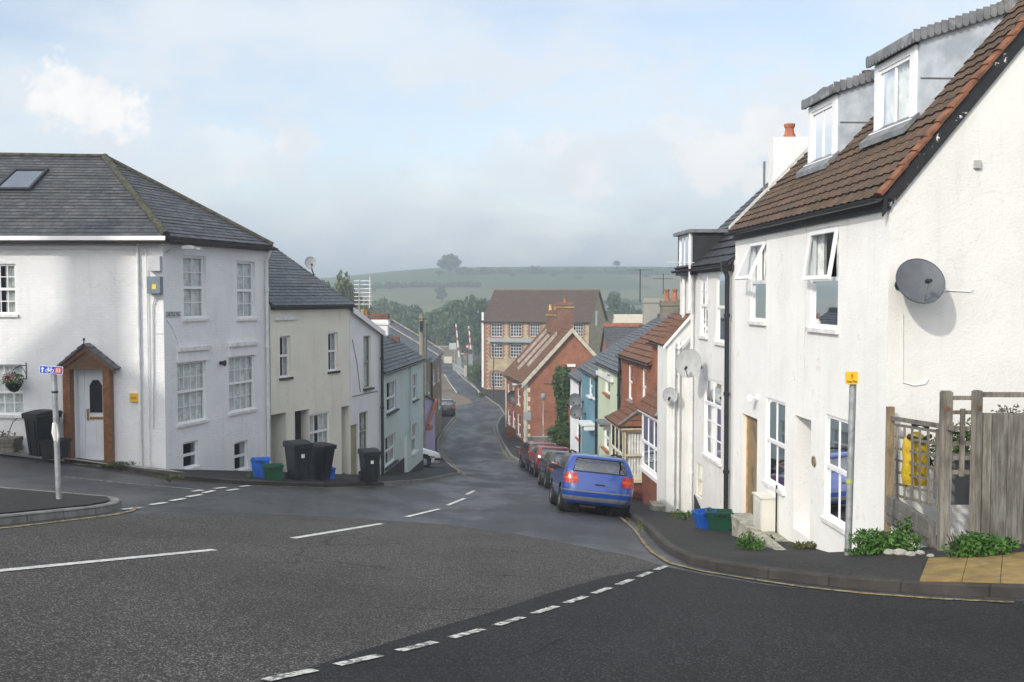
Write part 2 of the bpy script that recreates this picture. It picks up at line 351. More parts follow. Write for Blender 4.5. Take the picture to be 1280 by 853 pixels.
PIPE_B = M('black_cast_iron', (.018, .018, .02), .45, .3, 8)
GUT_BROWN = M('dark_brown_gutter', (.045, .030, .026), .5, .2, 5)
BLACK_W = M('black_painted_board', (.020, .020, .022), .6, .4, 6, .3, 25, dirt=((.62, .62, .60), .0))
BLACK_FLAKE = M('flaking_black_board', (.016, .016, .018), .6, .3, 8, .4, 30)
def _flake():
    m = MATS['flaking_black_board']; nt = m.node_tree
    b = [n for n in nt.nodes if n.type == 'BSDF_PRINCIPLED'][0]
    old = b.inputs['Base Color'].links[0].from_socket
    nt.links.new(_mixc(nt, _ramp(nt, _noise(nt, 5.5, 5, .7), .62, .645, 0, 1), old, (.68, .68, .66)), b.inputs['Base Color'])
_flake()
WOOD_BR = M('stained_brown_timber', (.19, .078, .026), .45, .35, 9, .3, 40, .004)
WOOD_DK = M('dark_stained_board', (.115, .058, .026), .5, .3, 12, .2, 40, .004)
WOOD_NEW = M('bare_pine_frame', (.56, .31, .10), .6, .25, 7, .2, 30, .004)
WOOD_GR = None
def _wood_grey(name, a, b_):
    m, nt, b = new_mat(name)
    n = _noise(nt, 3, 8, .7, 'Object', (9, 9, .8)); k = _noise(nt, 3.2, 4, .5, 'Object', (1, 1, .6))
    c = _mixc(nt, _ramp(nt, n, .35, .68), a, b_)
    c = _mixc(nt, _ramp(nt, k, .5, .68, 0, .6), c, tuple(x*.5 for x in a))
    tc = nt.nodes.new('ShaderNodeTexCoord'); vo = nt.nodes.new('ShaderNodeTexVoronoi'); vo.inputs['Scale'].default_value = 3.4
    nt.links.new(tc.outputs['Object'], vo.inputs['Vector'])
    c = _mixc(nt, _ramp(nt, vo.outputs['Distance'], .03, .07, .8, 0), c, tuple(x*.35 for x in a))
    nt.links.new(c, b.inputs['Base Color']); b.inputs['Roughness'].default_value = .85; b.inputs['Specular IOR Level'].default_value = .2
    _bump(nt, b, n, .6, .006)
    return m
WOOD_GR = _wood_grey('weathered_grey_timber', (.13, .118, .098), (.27, .25, .215))
WOOD_OLD = _wood_grey('old_door_timber', (.20, .15, .09), (.34, .27, .17))
WOOD_BLEACH = _wood_grey('dark_weathered_plank', (.10, .095, .085), (.23, .22, .20))
DOOR_W = M('white_door', (.76, .78, .82), .35, .05, 3)
DOOR_G = M('dark_green_door', (.015, .085, .045), .4, .15, 3)
GLASS = glass('window_glass', (.86, .89, .90), .08, .03); GLASS_CAR = glass('car_glass', (.82, .88, .87), .22, .20)
GLASS_SKY = glass('skylight_glass', (.15, .18, .2), .85)
CURTAIN = M('net_curtain', (.84, .85, .82), .9, .2, 6)
CURTAIN_B = M('beige_curtain', (.58, .52, .42), .9, .2, 6)
DARK_IN = M('dark_room', (.035, .033, .03), .9, .3, 2)
BINP = M('black_bin_plastic', (.008, .010, .014), .5, .2, 5, .15, 60, .003, spec=.25)
BINP2 = M('worn_dark_bin_plastic', (.017, .021, .028), .55, .3, 5, spec=.25, dirt=((.06, .06, .06), .5))
GREENP = M('green_box_plastic', (.008, .055, .030), .4, .2, 5)
BLUEP = M('blue_box_plastic', (.012, .09, .42), .4, .15, 5)
BLACKP = M('black_rubber', (.012, .012, .013), .7, .2, 8)
GALV = M('galvanised_steel', (.38, .40, .41), .5, .25, 9, .15, 40, .004, metal=.5)
DISH_G = M('grey_dish_mesh', (.10, .11, .125), .55, .12, 6, metal=.2)
DISH_L = M('pale_dish', (.33, .345, .35), .55, .12, 6)
ALU = M('aluminium', (.55, .57, .58), .35, .1, 8, metal=.7)
TERRA = M('terracotta_pot', (.36, .13, .065), .85, .3, 8)
TERRA_Y = M('buff_pot', (.60, .40, .13), .85, .25, 8)
KERB = M('granite_kerb', (.23, .225, .21), .8, .3, 3, .5, 40, .008, dirt=((.09, .09, .06), .6))
KERB_D = M('dark_kerb', (.046, .041, .036), .8, .35, 3, .5, 40, .008, dirt=((.05, .05, .035), .7))
def _joints(m, length):
    nt = m.node_tree; b = [n for n in nt.nodes if n.type == 'BSDF_PRINCIPLED'][0]; old = b.inputs['Base Color'].links[0].from_socket
    tc = nt.nodes.new('ShaderNodeTexCoord'); br = nt.nodes.new('ShaderNodeTexBrick'); nt.links.new(tc.outputs['UV'], br.inputs['Vector'])
    br.inputs['Scale'].default_value = 1; br.inputs['Brick Width'].default_value = length; br.inputs['Row Height'].default_value = 50; br.inputs['Mortar Size'].default_value = .012; br.offset = 0
    br.inputs['Color1'].default_value = (1, 1, 1, 1); br.inputs['Color2'].default_value = (.82, .82, .80, 1); br.inputs['Mortar'].default_value = (.4, .39, .38, 1); br.inputs['Bias'].default_value = 0
    nt.links.new(_mixc(nt, 1.0, old, br.outputs['Color'], 'MULTIPLY'), b.inputs['Base Color'])
_joints(KERB, .92); _joints(KERB_D, .92)
MOSSY = M('mossy_masonry', (.34, .33, .27), .95, .35, 6, .8, 18, .02, alt=(.11, .12, .05))
ROAD_CHIP = asphalt('chip_sealed_asphalt', (.040, .037, .0345), (.27, .255, .235), .30, 96, .78, .4)
ROAD_NEW = asphalt('new_dark_asphalt', (.0150, .0150, .0160), (.075, .074, .072), .26, 85, .78, .45)
ROAD_OLD = asphalt('worn_smooth_asphalt', (.036, .0375, .041), (.10, .10, .10), .30, 70, .60, .6, wet=.22)
ROAD_BEIGE = asphalt('beige_road_dressing', (.16, .125, .09), (.3, .26, .2), .4, 50, .8, .2)
PAVE = asphalt('pavement_asphalt', (.026, .025, .0245), (.085, .08, .075), .32, 75, .75, .6)
PAINT_W = worn_paint('worn_white_paint', (.58, .58, .54), .9)
PAINT_W2 = worn_paint('white_road_paint', (.66, .66, .63), .35)
PAINT_Y = worn_paint('worn_yellow_paint', (.34, .26, .11), .85)
TACT = M('buff_tactile_paving', (.25, .175, .060), .85, .35, 3.5, .5, 45, .006, alt=(.20, .14, .06))
GRASS = leaf_mat('grass_green', (.045, .075, .018), (.08, .11, .03))
LEAF1 = leaf_mat('oak_leaf', (.035, .070, .018), (.070, .115, .030))
LEAF2 = leaf_mat('dark_leaf', (.028, .058, .018), (.055, .098, .028))
LEAF3 = leaf_mat('yellow_green_leaf', (.055, .075, .018), (.09, .11, .028))
LEAF_W = leaf_mat('weed_leaf', (.030, .085, .014), (.06, .14, .022))
BARK = M('bark', (.06, .048, .036), .9, .3, 6, .8, 20, .02)
CHROME = M('chrome', (.6, .6, .6), .15, .05, metal=1)

# ------------------------------------------------------------------ mesh collector
LOC = {}
class MB:
    def __init__(s): s.v = []; s.f = []; s.uv = []
    def quad(s, pts, uv=None):
        pts = [Vector(p) for p in pts]; i = len(s.v); s.v += pts; s.f.append(list(range(i, i + len(pts))))
        if uv is None:
            n = Vector((0, 0, 0))
            for a in range(1, len(pts) - 1): n += (pts[a] - pts[0]).cross(pts[a + 1] - pts[0])
            if n.length < 1e-12: n = Vector((0, 0, 1))
            n.normalize()
            if abs(n.z) > .995: t, b = Vector((1, 0, 0)), Vector((0, 1, 0))
            else:
                t = Vector((0, 0, 1)).cross(n).normalized(); b = n.cross(t)
            uv = [(p.dot(t), p.dot(b)) for p in pts]
        s.uv.append(uv); return s
    def hexa(s, a, b):
        """a: four bottom corners, b: the four above them"""
        s.quad([a[3], a[2], a[1], a[0]]); s.quad([b[0], b[1], b[2], b[3]])
        for i in range(4):
            j = (i + 1) % 4; s.quad([a[i], a[j], b[j], b[i]])
        return s
    def box(s, x0, x1, y0, y1, z0, z1, m=None):
        P = lambda x, y, z: (m @ Vector((x, y, z))) if m else Vector((x, y, z))
        return s.hexa([P(x0, y0, z0), P(x1, y0, z0), P(x1, y1, z0), P(x0, y1, z0)], [P(x0, y0, z1), P(x1, y0, z1), P(x1, y1, z1), P(x0, y1, z1)])
    def fbox(s, fac, u0, u1, o0, o1, z0, z1):
        p = fac.pt
        return s.hexa([p(u0, o0, z0), p(u1, o0, z0), p(u1, o1, z0), p(u0, o1, z0)], [p(u0, o0, z1), p(u1, o0, z1), p(u1, o1, z1), p(u0, o1, z1)])
    def tube(s, path, r, seg=8, cap=True):
        path = [Vector(p) for p in path]; rs = r if isinstance(r, (list, tuple)) else [r]*len(path)
        rings = []; prev = None
        for i, p in enumerate(path):
            d = (path[min(i + 1, len(path) - 1)] - path[max(i - 1, 0)]).normalized()
            a = prev if prev is not None else (Vector((0, 0, 1)) if abs(d.z) < .9 else Vector((1, 0, 0)))
            x = (a - d*a.dot(d)).normalized(); prev = x; y = d.cross(x)
            rings.append([p + (x*math.cos(2*math.pi*k/seg) + y*math.sin(2*math.pi*k/seg))*rs[i] for k in range(seg)])
        for i in range(len(rings) - 1):
            for k in range(seg):
                j = (k + 1) % seg; s.quad([rings[i][k], rings[i][j], rings[i + 1][j], rings[i + 1][k]])
        if cap: s.quad(rings[0][::-1]); s.quad(rings[-1])
        return s
    def lathe(s, prof, m=None, seg=20, cap=True):
        """prof: (radius, height) pairs about the local Z axis of m"""
        P = lambda r, z, k: (m or Matrix()) @ Vector((r*math.cos(2*math.pi*k/seg), r*math.sin(2*math.pi*k/seg), z))
        for (r0, z0), (r1, z1) in zip(prof, prof[1:]):
            for k in range(seg): s.quad([P(r0, z0, k), P(r0, z0, k + 1), P(r1, z1, k + 1), P(r1, z1, k)])
        if cap:
            if prof[0][0] > 1e-5: s.quad([P(*prof[0], k) for k in range(seg)][::-1])
            if prof[-1][0] > 1e-5: s.quad([P(*prof[-1], k) for k in range(seg)])
        return s
    def prism(s, poly, off):
        """closed solid between a planar outline and the same outline moved by off"""
        a = [Vector(p) for p in poly]; b = [p + Vector(off) for p in a]
        s.quad(a[::-1]); s.quad(b)
        for i in range(len(a)):
            j = (i + 1) % len(a); s.quad([a[i], a[j], b[j], b[i]])
        return s
    def build(s, name, mat, parent=None, smooth=False, base=None, weld=False):
        me = bpy.data.meshes.new(name)
        off = LOC.get(parent.name, Vector((0, 0, 0))) if parent is not None else (Vector(base) if base is not None else Vector((0, 0, 0)))
        me.from_pydata([tuple(p - off) for p in s.v], [], s.f)
        uvl = me.uv_layers.new(name='UVMap')
        flat = [c for u in s.uv for q in u for c in q]
        uvl.data.foreach_set('uv', flat)
        if smooth or weld:
            bm = bmesh.new(); bm.from_mesh(me); bmesh.ops.remove_doubles(bm, verts=bm.verts, dist=1e-4); bm.to_mesh(me); bm.free()
        me.materials.append(mat)
        if smooth:
            me.polygons.foreach_set('use_smooth', [True]*len(me.polygons)); me.set_sharp_from_angle(angle=R(38))
        me.update()
        o = bpy.data.objects.new(name, me); C.objects.link(o)
        if parent is not None: o.parent = parent; LOC[o.name] = off
        else: o.location = off; LOC[o.name] = off
        return o
def tag(o, label=None, cat=None, group=None, kind=None):
    if label: o['label'] = label
    if cat: o['category'] = cat
    if group: o['group'] = group
    if kind: o['kind'] = kind
    return o
def empty(name, loc, label, cat, group=None, rz=0.0):
    o = bpy.data.objects.new(name, None); C.objects.link(o); o.location = loc; o.rotation_euler = (0, 0, rz)
    o.empty_display_size = .2
    LOC[o.name] = Vector(loc) if rz == 0 else Vector((0, 0, 0))
    return tag(o, label, cat, group)
def copy_tree(o, parent=None):
    c = o.copy(); C.objects.link(c)
    if parent is not None: c.parent = parent
    for ch in list(o.children): copy_tree(ch, c)
    return c
def local_root(name, label, cat, group=None):
    o = empty(name, (0, 0, 0), label, cat, group); return o
def place(o, loc, rot=(0, 0, 0), scale=None):
    o.location = loc; o.rotation_euler = rot
    if scale: o.scale = scale
    return o
def text_mesh(body, size, m, mb, extrude=.002):
    cu = bpy.data.curves.new('lettering', 'FONT'); cu.body = body; cu.size = size; cu.align_x = 'CENTER'; cu.align_y = 'CENTER'
    cu.extrude = extrude; cu.resolution_u = 2
    ob = bpy.data.objects.new('lettering', cu); C.objects.link(ob)
    dg = bpy.context.evaluated_depsgraph_get(); dg.update()
    me = bpy.data.meshes.new_from_object(ob.evaluated_get(dg))
    for p in me.polygons: mb.quad([m @ me.vertices[i].co for i in p.vertices])
    bpy.data.objects.remove(ob); bpy.data.curves.remove(cu); bpy.data.meshes.remove(me)

class Fac:
    """a vertical wall plane over the plan line a-b; n points to the open side"""
    def __init__(s, a, b, toward=(0, 0)):
        s.a = Vector((a[0], a[1], 0)); s.b = Vector((b[0], b[1], 0)); s.L = (s.b - s.a).length
        s.t = (s.b - s.a)/s.L; s.n = Vector((s.t.y, -s.t.x, 0))
        if s.n.dot(Vector((toward[0], toward[1], 0)) - s.a) < 0: s.n = -s.n
    def pt(s, u, o, z): return s.a + s.t*u + s.n*o + Vector((0, 0, z))
    def hit(s, px, py):
        d = ray(px, py); k = s.a.dot(s.n)/d.dot(s.n); p = d*k
        return (p - s.a).dot(s.t), p.z
    def rect(s, x0, x1, y0, y1):
        xc, yc = (x0 + x1)/2, (y0 + y1)/2
        u0, u1 = sorted((s.hit(x0, yc)[0], s.hit(x1, yc)[0])); return (u0, u1, s.hit(xc, y1)[1], s.hit(xc, y0)[1])
def wall_face(mb, fac, u0, u1, z0, z1, holes=(), flip=None):
    """wall with true openings; each hole is (u0, u1, z0, z1, depth)"""
    us = sorted({u0, u1} | {min(max(h[i], u0), u1) for h in holes for i in (0, 1)})
    zs = sorted({z0, z1} | {min(max(h[i], z0), z1) for h in holes for i in (2, 3)})
    P = fac.pt
    out = fac.t.cross(Vector((0, 0, 1))).dot(fac.n) > 0
    def q(pts): mb.quad(pts if out else pts[::-1])
    for a, b in zip(us, us[1:]):
        for c, d in zip(zs, zs[1:]):
            if b - a < 1e-5 or d - c < 1e-5: continue
            m, k = (a + b)/2, (c + d)/2
            if any(h[0] < m < h[1] and h[2] < k < h[3] for h in holes): continue
            q([P(a, 0, c), P(b, 0, c), P(b, 0, d), P(a, 0, d)])
    for h in holes:
        a, b, c, d, dp = h
        q([P(a, 0, c), P(a, 0, d), P(a, -dp, d), P(a, -dp, c)]); q([P(b, 0, d), P(b, 0, c), P(b, -dp, c), P(b, -dp, d)])
        q([P(a, 0, d), P(b, 0, d), P(b, -dp, d), P(a, -dp, d)]); q([P(b, 0, c), P(a, 0, c), P(a, -dp, c), P(b, -dp, c)])
def window(fac, r, root, inset=.09, cols=1, up=1, lo=1, split=.5, frame=UPVC, fw=.055, sill=SILL_W, curtain=CURTAIN, cov=.75, open_top=0, bar=.022, sill_out=.06, sash=True, label=None, room=(.3, .9)):
    u0, u1, z0, z1 = r; mb = MB(); o0, o1 = -inset - .05, -inset + .012
    zm = z0 + (z1 - z0)*split
    def rectframe(a, b, c, d, w, oa, ob):
        mb.fbox(fac, a, a + w, oa, ob, c, d); mb.fbox(fac, b - w, b, oa, ob, c, d)
        mb.fbox(fac, a + w, b - w, oa + .001, ob - .001, c, c + w); mb.fbox(fac, a + w, b - w, oa + .001, ob - .001, d - w, d)
    rectframe(u0, u1, z0, z1, fw, o0, o1)
    pane = MB()
    def glaze(a, b, c, d, nx, nz, o):
        pane.quad([fac.pt(a, o, c), fac.pt(b, o, c), fac.pt(b, o, d), fac.pt(a, o, d)])
        for i in range(1, nx):
            x = a + (b - a)*i/nx; mb.fbox(fac, x - bar/2, x + bar/2, o - .012, o + .016, c, d)
        for i in range(1, nz):
            z = c + (d - c)*i/nz; mb.fbox(fac, a, b, o - .011, o + .015, z - bar/2, z + bar/2)
    mid = -inset - .02
    if sash:
        mb.fbox(fac, u0 + fw, u1 - fw, o0 + .002, o1 + .008, zm - .035, zm + .035)
        glaze(u0 + fw, u1 - fw, z0 + fw, zm - .035, cols, lo, mid)
        if not open_top: glaze(u0 + fw, u1 - fw, zm + .035, z1 - fw, cols, up, mid + .012)
    else: glaze(u0 + fw, u1 - fw, z0 + fw, z1 - fw, cols, up, mid)
    if open_top:                                   # a top-hung sash standing open
        a, b = u0 + .02, u1 - .02; h = z1 - zm - .02
        th = R(open_top)
        def Q(u, k, e):  # k along the sash from hinge down, e across its thickness
            return fac.pt(u, o1 + .01 + math.sin(th)*k + math.cos(th)*e, z1 - .04 - math.cos(th)*k + math.sin(th)*e)
        def bx(a, b, k0, k1):
            mb.hexa([Q(a, k0, 0), Q(b, k0, 0), Q(b, k1, 0), Q(a, k1, 0)], [Q(a, k0, .05), Q(b, k0, .05), Q(b, k1, .05), Q(a, k1, .05)])
        bx(a, a + fw, 0, h); bx(b - fw, b, 0, h); bx(a + fw, b - fw, 0, fw); bx(a + fw, b - fw, h - fw, h)
        pane.quad([Q(a + fw, fw, .025), Q(b - fw, fw, .025), Q(b - fw, h - fw, .025), Q(a + fw, h - fw, .025)])
    w = mb.build('window', frame, root)
    if label: w['label'] = label
    pane.build('pane', GLASS, w)
    if sill is not None:
        s = MB(); s.fbox(fac, u0 - .06, u1 + .06, -inset - .02, sill_out, z0 - .075, z0 - .004); s.build('sill', sill, w)
    if curtain is not None and cov > 0:
        c = MB(); n = 26; oo = -inset - .09
        segs = [(u0, u0 + (u1 - u0)*cov/2), (u1 - (u1 - u0)*cov/2, u1)] if cov < .95 else [(u0, u1)]
        for a, b in segs:
            pts = [(a + (b - a)*i/n, oo + .03*math.sin(i*1.9 + a*7)) for i in range(n + 1)]
            for (xa, oa), (xb, ob) in zip(pts, pts[1:]):
                c.quad([fac.pt(xa, oa, z0), fac.pt(xb, ob, z0), fac.pt(xb, ob, z1), fac.pt(xa, oa, z1)])
        c.build('curtain', curtain, w, smooth=True)
    # a dark room behind the glass
    if room is not None:
        d = MB(); g_, e = room; P = fac.pt; q = -inset - .06; a, b, c_, t_ = u0 - g_, u1 + g_, z0 - g_, z1 + g_
        d.quad([P(a, -e, c_), P(b, -e, c_), P(b, -e, t_), P(a, -e, t_)])
        for x in (a, b): d.quad([P(x, q, c_), P(x, -e, c_), P(x, -e, t_), P(x, q, t_)])
        for z in (c_, t_): d.quad([P(a, q, z), P(b, q, z), P(b, -e, z), P(a, -e, z)])
        d.build('room', DARK_IN, w)
    return w
def slope(mb, p00, p10, p11, p01, course=.2, lip=.018, waves=0, amp=.0, under=.07, wob=.006):
    """roof covering in lapped courses over the patch eave p00-p10, top p01-p11"""
    p00, p10, p11, p01 = map(Vector, (p00, p10, p11, p01))
    n = (p10 - p00).cross(p01 - p00)
    if n.length < 1e-9: n = (p10 - p00).cross(p11 - p00)
    n.normalize(); flip = n.z < 0
    if flip: n = -n
    H = ((p01 + p11)/2 - (p00 + p10)/2).length; N = max(1, round(H/course)); L = (p10 - p00).length
    K = max(1, int(waves*L)) if waves else max(1, int(L/1.2))
    t = (p10 - p00).normalized()
    def S(a, b): return (p00*(1 - a) + p10*a)*(1 - b) + (p01*(1 - a) + p11*a)*b
    rr = random.Random(int(abs(p00.x*100 + p00.y*31)) + 5)
    sag = [rr.uniform(-wob, wob) for _ in range((N + 1))]
    for i in range(N):
        b0, b1 = i/N, (i + 1)/N
        for k in range(K):
            a0, a1 = k/K, (k + 1)/K
            def w(a, bb): return amp*(.5 + .5*math.sin(a*L*2*math.pi/.30)) if waves else 0
            lo0 = S(a0, b0) + n*(lip + w(a0, b0) + sag[i]); lo1 = S(a1, b0) + n*(lip + w(a1, b0) + sag[i])
            hi0 = S(a0, b1) + n*(w(a0, b1)); hi1 = S(a1, b1) + n*(w(a1, b1))
            q = [lo0, lo1, hi1, hi0]; lo_v = i*course; u = [(p - p00).dot(t) for p in q]
            uv = [(u[0], lo_v), (u[1], lo_v), (u[2], lo_v + course*.999), (u[3], lo_v + course*.999)]
            if flip: q = q[::-1]; uv = uv[::-1]
            mb.quad(q, uv)
            r = [S(a0, b0) - n*.004, S(a1, b0) - n*.004, lo1, lo0]
            mb.quad(r[::-1] if flip else r, [(0, 0)]*4)
    a, b, c, d = [p - n*under for p in (p00, p10, p11, p01)]
    mb.quad([a, b, c, d] if flip else [d, c, b, a])
    for x, y, xx, yy in ((p00, p10, a, b), (p10, p11, b, c), (p11, p01, c, d), (p01, p00, d, a)):
        if (x - y).length > 1e-4: mb.quad([x, y, yy, xx])
    return mb
def chimney(root, cx, cy, z0, z1, wx, wy, mat, pots=2, potmat=TERRA, rz=0.0, cap=True, pot_h=.45, band=None, along='x'):
    m = Matrix.Translation((cx, cy, 0)) @ Matrix.Rotation(rz, 4, 'Z')
    mb = MB(); mb.box(-wx/2, wx/2, -wy/2, wy/2, z0, z1 - .25, m)
    if cap:
        mb.box(-wx/2 - .05, wx/2 + .05, -wy/2 - .05, wy/2 + .05, z1 - .25, z1 - .12, m); mb.box(-wx/2 - .01, wx/2 + .01, -wy/2 - .01, wy/2 + .01, z1 - .12, z1, m)
    else: mb.box(-wx/2 - .001, wx/2 + .001, -wy/2 - .001, wy/2 + .001, z1 - .25, z1, m)
    ch = mb.build('chimney', mat, root)
    if band is not None:
        b = MB(); b.box(-wx/2 - .07, wx/2 + .07, -wy/2 - .07, wy/2 + .07, z1 - .45, z1 - .32, m); b.build('chimney_band', band, ch)
    for i in range(pots):
        k = ((i + .5)/pots - .5)*.8
        pm = m @ Matrix.Translation((wx*k if along == 'x' else 0, wy*k if along == 'y' else 0, z1))
        p = MB(); p.lathe([(.15, -.02), (.14, .08), (.115, .12), (.10, pot_h - .1), (.13, pot_h - .06), (.13, pot_h), (.09, pot_h), (.085, pot_h - .2)], pm, 14)
        p.build('chimney_pot', potmat if not isinstance(potmat, (list, tuple)) else potmat[i % len(potmat)], ch, smooth=True)
    return ch
def gutter(root, p, q, mat=PIPE_B, r=.055, name='gutter'):
    p, q = Vector(p), Vector(q); d = (q - p).normalized(); s = d.cross(Vector((0, 0, 1))).normalized(); mb = MB(); seg = 8
    A = [(math.cos(math.pi + math.pi*k/seg)*r, math.sin(math.pi + math.pi*k/seg)*r) for k in range(seg + 1)]
    B = [(x*.82, z*.82 + .004) for x, z in A[::-1]]
    ring = A + B
    P = lambda c, o: c + s*o[0] + Vector((0, 0, o[1]))
    for i in range(len(ring)):
        j = (i + 1) % len(ring); mb.quad([P(p, ring[i]), P(q, ring[i]), P(q, ring[j]), P(p, ring[j])])
    mb.quad([P(p, o) for o in ring]); mb.quad([P(q, o) for o in ring][::-1])
    return mb.build(name, mat, root, smooth=True)
def pipe(root, pts, r, mat, name='drainpipe', clips=True):
    mb = MB(); mb.tube(pts, r, 10)
    if clips:
        p, q = Vector(pts[0]), Vector(pts[-1]); n = max(1, int((p - q).length/1.7))
        for i in range(n):
            c = p.lerp(q, (i + .5)/n) if len(pts) == 2 else Vector(pts[-2]).lerp(q, (i + .5)/n)
            mb.lathe([(r*1.35, -.04), (r*1.35, .04)], Matrix.Translation(c), 10)
    return mb.build(name, mat, root, smooth=True)
def hull(root, fac_list, z0, z1, mat, name='wall'):
    """fac_list: (fac, holes) for each wall in turn, joined into one skin"""
    mb = MB()
    for fac, holes, *top in fac_list: wall_face(mb, fac, 0, fac.L, z0, top[0] if top else z1, holes)
    return mb.build(name, mat, root, weld=True)
def hole(r, d=.25): return (r[0], r[1], r[2], r[3], d)
def poly_door(fac, r, root, mat, inset, name='door', planks=0, frame=None, panels=True):
    u0, u1, z0, z1 = r; mb = MB(); f = .05
    if frame is not None:
        fb = MB(); fb.fbox(fac, u0, u0 + f, -inset - .05, -inset + .02, z0, z1); fb.fbox(fac, u1 - f, u1, -inset - .05, -inset + .02, z0, z1); fb.fbox(fac, u0 + f, u1 - f, -inset - .05, -inset + .02, z1 - f, z1)
    a, b = u0 + f, u1 - f
    if planks:
        for i in range(planks):
            x0, x1 = a + (b - a)*i/planks, a + (b - a)*(i + 1)/planks
            mb.fbox(fac, x0 + .004, x1 - .004, -inset - .045, -inset - .004, z0, z1 - f)
        mb.fbox(fac, a, b, -inset - .05, -inset - .04, z0, z1 - f)
    else:
        mb.fbox(fac, a, b, -inset - .05, -inset - .01, z0, z1 - f)
        if panels:
            for (s, e) in ((.12, .46), (.54, .88)):
                x0, x1 = a + (b - a)*s, a + (b - a)*e
                mb.fbox(fac, x0, x1, -inset - .012, -inset + .004, z0 + (z1 - z0)*.08, z0 + (z1 - z0)*.38)
    d = mb.build(name, mat, root)
    if frame is not None: fb.build('door_frame', frame, d)
    return d

# ------------------------------------------------------------------ ground, road, pavements, markings
def grid_lines(segs):
    out = []
    for a, b, st in segs: out += list(np.arange(a, b, st))
    out.append(segs[-1][1]); return np.array(sorted(set(np.round(out, 4))))
def make_ground():
    xs = grid_lines([(-1200, -200, 50), (-200, -40, 10), (-40, -14, 2), (-14, 12, .5), (12, 40, 2), (40, 200, 10), (200, 1200, 50)])
    ys = grid_lines([(-80, -10, 5), (-10, 40, .5), (40, 120, 1.5), (120, 300, 6), (300, 800, 10), (800, 2400, 60)])
    Xg, Yg = np.meshgrid(xs, ys); Zg = Gn(Xg, Yg) - .07
    v = np.stack([Xg.ravel(), Yg.ravel(), Zg.ravel()], 1); nx = len(xs); ny = len(ys)
    i, j = np.meshgrid(np.arange(nx - 1), np.arange(ny - 1)); k = (j*nx + i).ravel()
    f = np.stack([k, k + 1, k + nx + 1, k + nx], 1)
    me = bpy.data.meshes.new('ground'); me.from_pydata(v.tolist(), [], f.tolist())
    m, nt, b = new_mat('field_green')
    tc = nt.nodes.new('ShaderNodeTexCoord'); mp = nt.nodes.new('ShaderNodeMapping'); mp.inputs['Scale'].default_value = (.006, .014, 0)
    nt.links.new(tc.outputs['Object'], mp.inputs[0])
    vo = nt.nodes.new('ShaderNodeTexVoronoi'); vo.inputs['Scale'].default_value = 1; nt.links.new(mp.outputs[0], vo.inputs['Vector'])
    sp = nt.nodes.new('ShaderNodeSeparateColor'); nt.links.new(vo.outputs['Color'], sp.inputs[0])
    c = _mixc(nt, _ramp(nt, sp.outputs[0], .15, .85), (.060, .095, .028), (.145, .145, .065))
    c = _mixc(nt, _ramp(nt, _noise(nt, .05, 5, .6), .4, .7, 0, .4), c, (.07, .09, .035))
    nt.links.new(c, b.inputs['Base Color']); b.inputs['Roughness'].default_value = .95; b.inputs['Specular IOR Level'].default_value = .1
    me.materials.append(m); me.polygons.foreach_set('use_smooth', [True]*len(me.polygons))
    o = bpy.data.objects.new('ground', me); C.objects.link(o); tag(o, 'green fields rising to a low hill beyond the town', 'ground', kind='structure')
make_ground()
def drape(name, poly, off, mat, step=.5, parent=None, skirt=0, **tags):
    bm = bmesh.new(); vs = [bm.verts.new((x, y, 0)) for x, y in poly]; bm.faces.new(vs)
    bmesh.ops.triangulate(bm, faces=bm.faces[:])
    xs = [p[0] for p in poly]; ys = [p[1] for p in poly]
    def cuts(lo, hi, axis, st):
        n = math.floor(lo/st) + 1
        while n*st < hi:
            nn = (1, 0, 0) if axis == 0 else (0, 1, 0); co = (n*st, 0, 0) if axis == 0 else (0, n*st, 0)
            bmesh.ops.bisect_plane(bm, geom=bm.verts[:] + bm.edges[:] + bm.faces[:], plane_co=co, plane_no=nn); n += 1
    if step: cuts(min(xs), max(xs), 0, step); cuts(min(ys), max(ys), 1, step)
    co = np.array([v.co[:] for v in bm.verts]); z = Gn(co[:, 0], co[:, 1]) + off
    for v, zz in zip(bm.verts, z): v.co.z = zz
    bmesh.ops.recalc_face_normals(bm, faces=bm.faces)
    if sum(f.normal.z for f in bm.faces) < 0: bmesh.ops.reverse_faces(bm, faces=bm.faces)
    uvl = bm.loops.layers.uv.new('UVMap')
    for f in bm.faces:
        for l in f.loops: l[uvl].uv = l.vert.co.xy
    me = bpy.data.meshes.new(name); bm.to_mesh(me); bm.free(); me.materials.append(mat)
    o = bpy.data.objects.new(name, me); C.objects.link(o)
    if parent: o.parent = parent
    return tag(o, **tags)
drape('road', [(-45, -25), (30, -25), (30, 14), (6.5, 15.5), (6.2, 20), (5.5, 30), (5.2, 40), (4.5, 56), (2.5, 66), (1, 80), (.5, 100), (-1, 115), (-3, 131), (-9.5, 181), (-16, 215),
               (-24, 215), (-17, 181), (-11, 130), (-6.8, 100), (-6.8, 64), (-5.3, 50), (-5, 46), (-6, 37), (-8, 31), (-9.3, 26.6), (-45, 26.6)], 0, ROAD_OLD, .5,
      label='worn grey asphalt street running down the hill', cat='road', kind='structure')
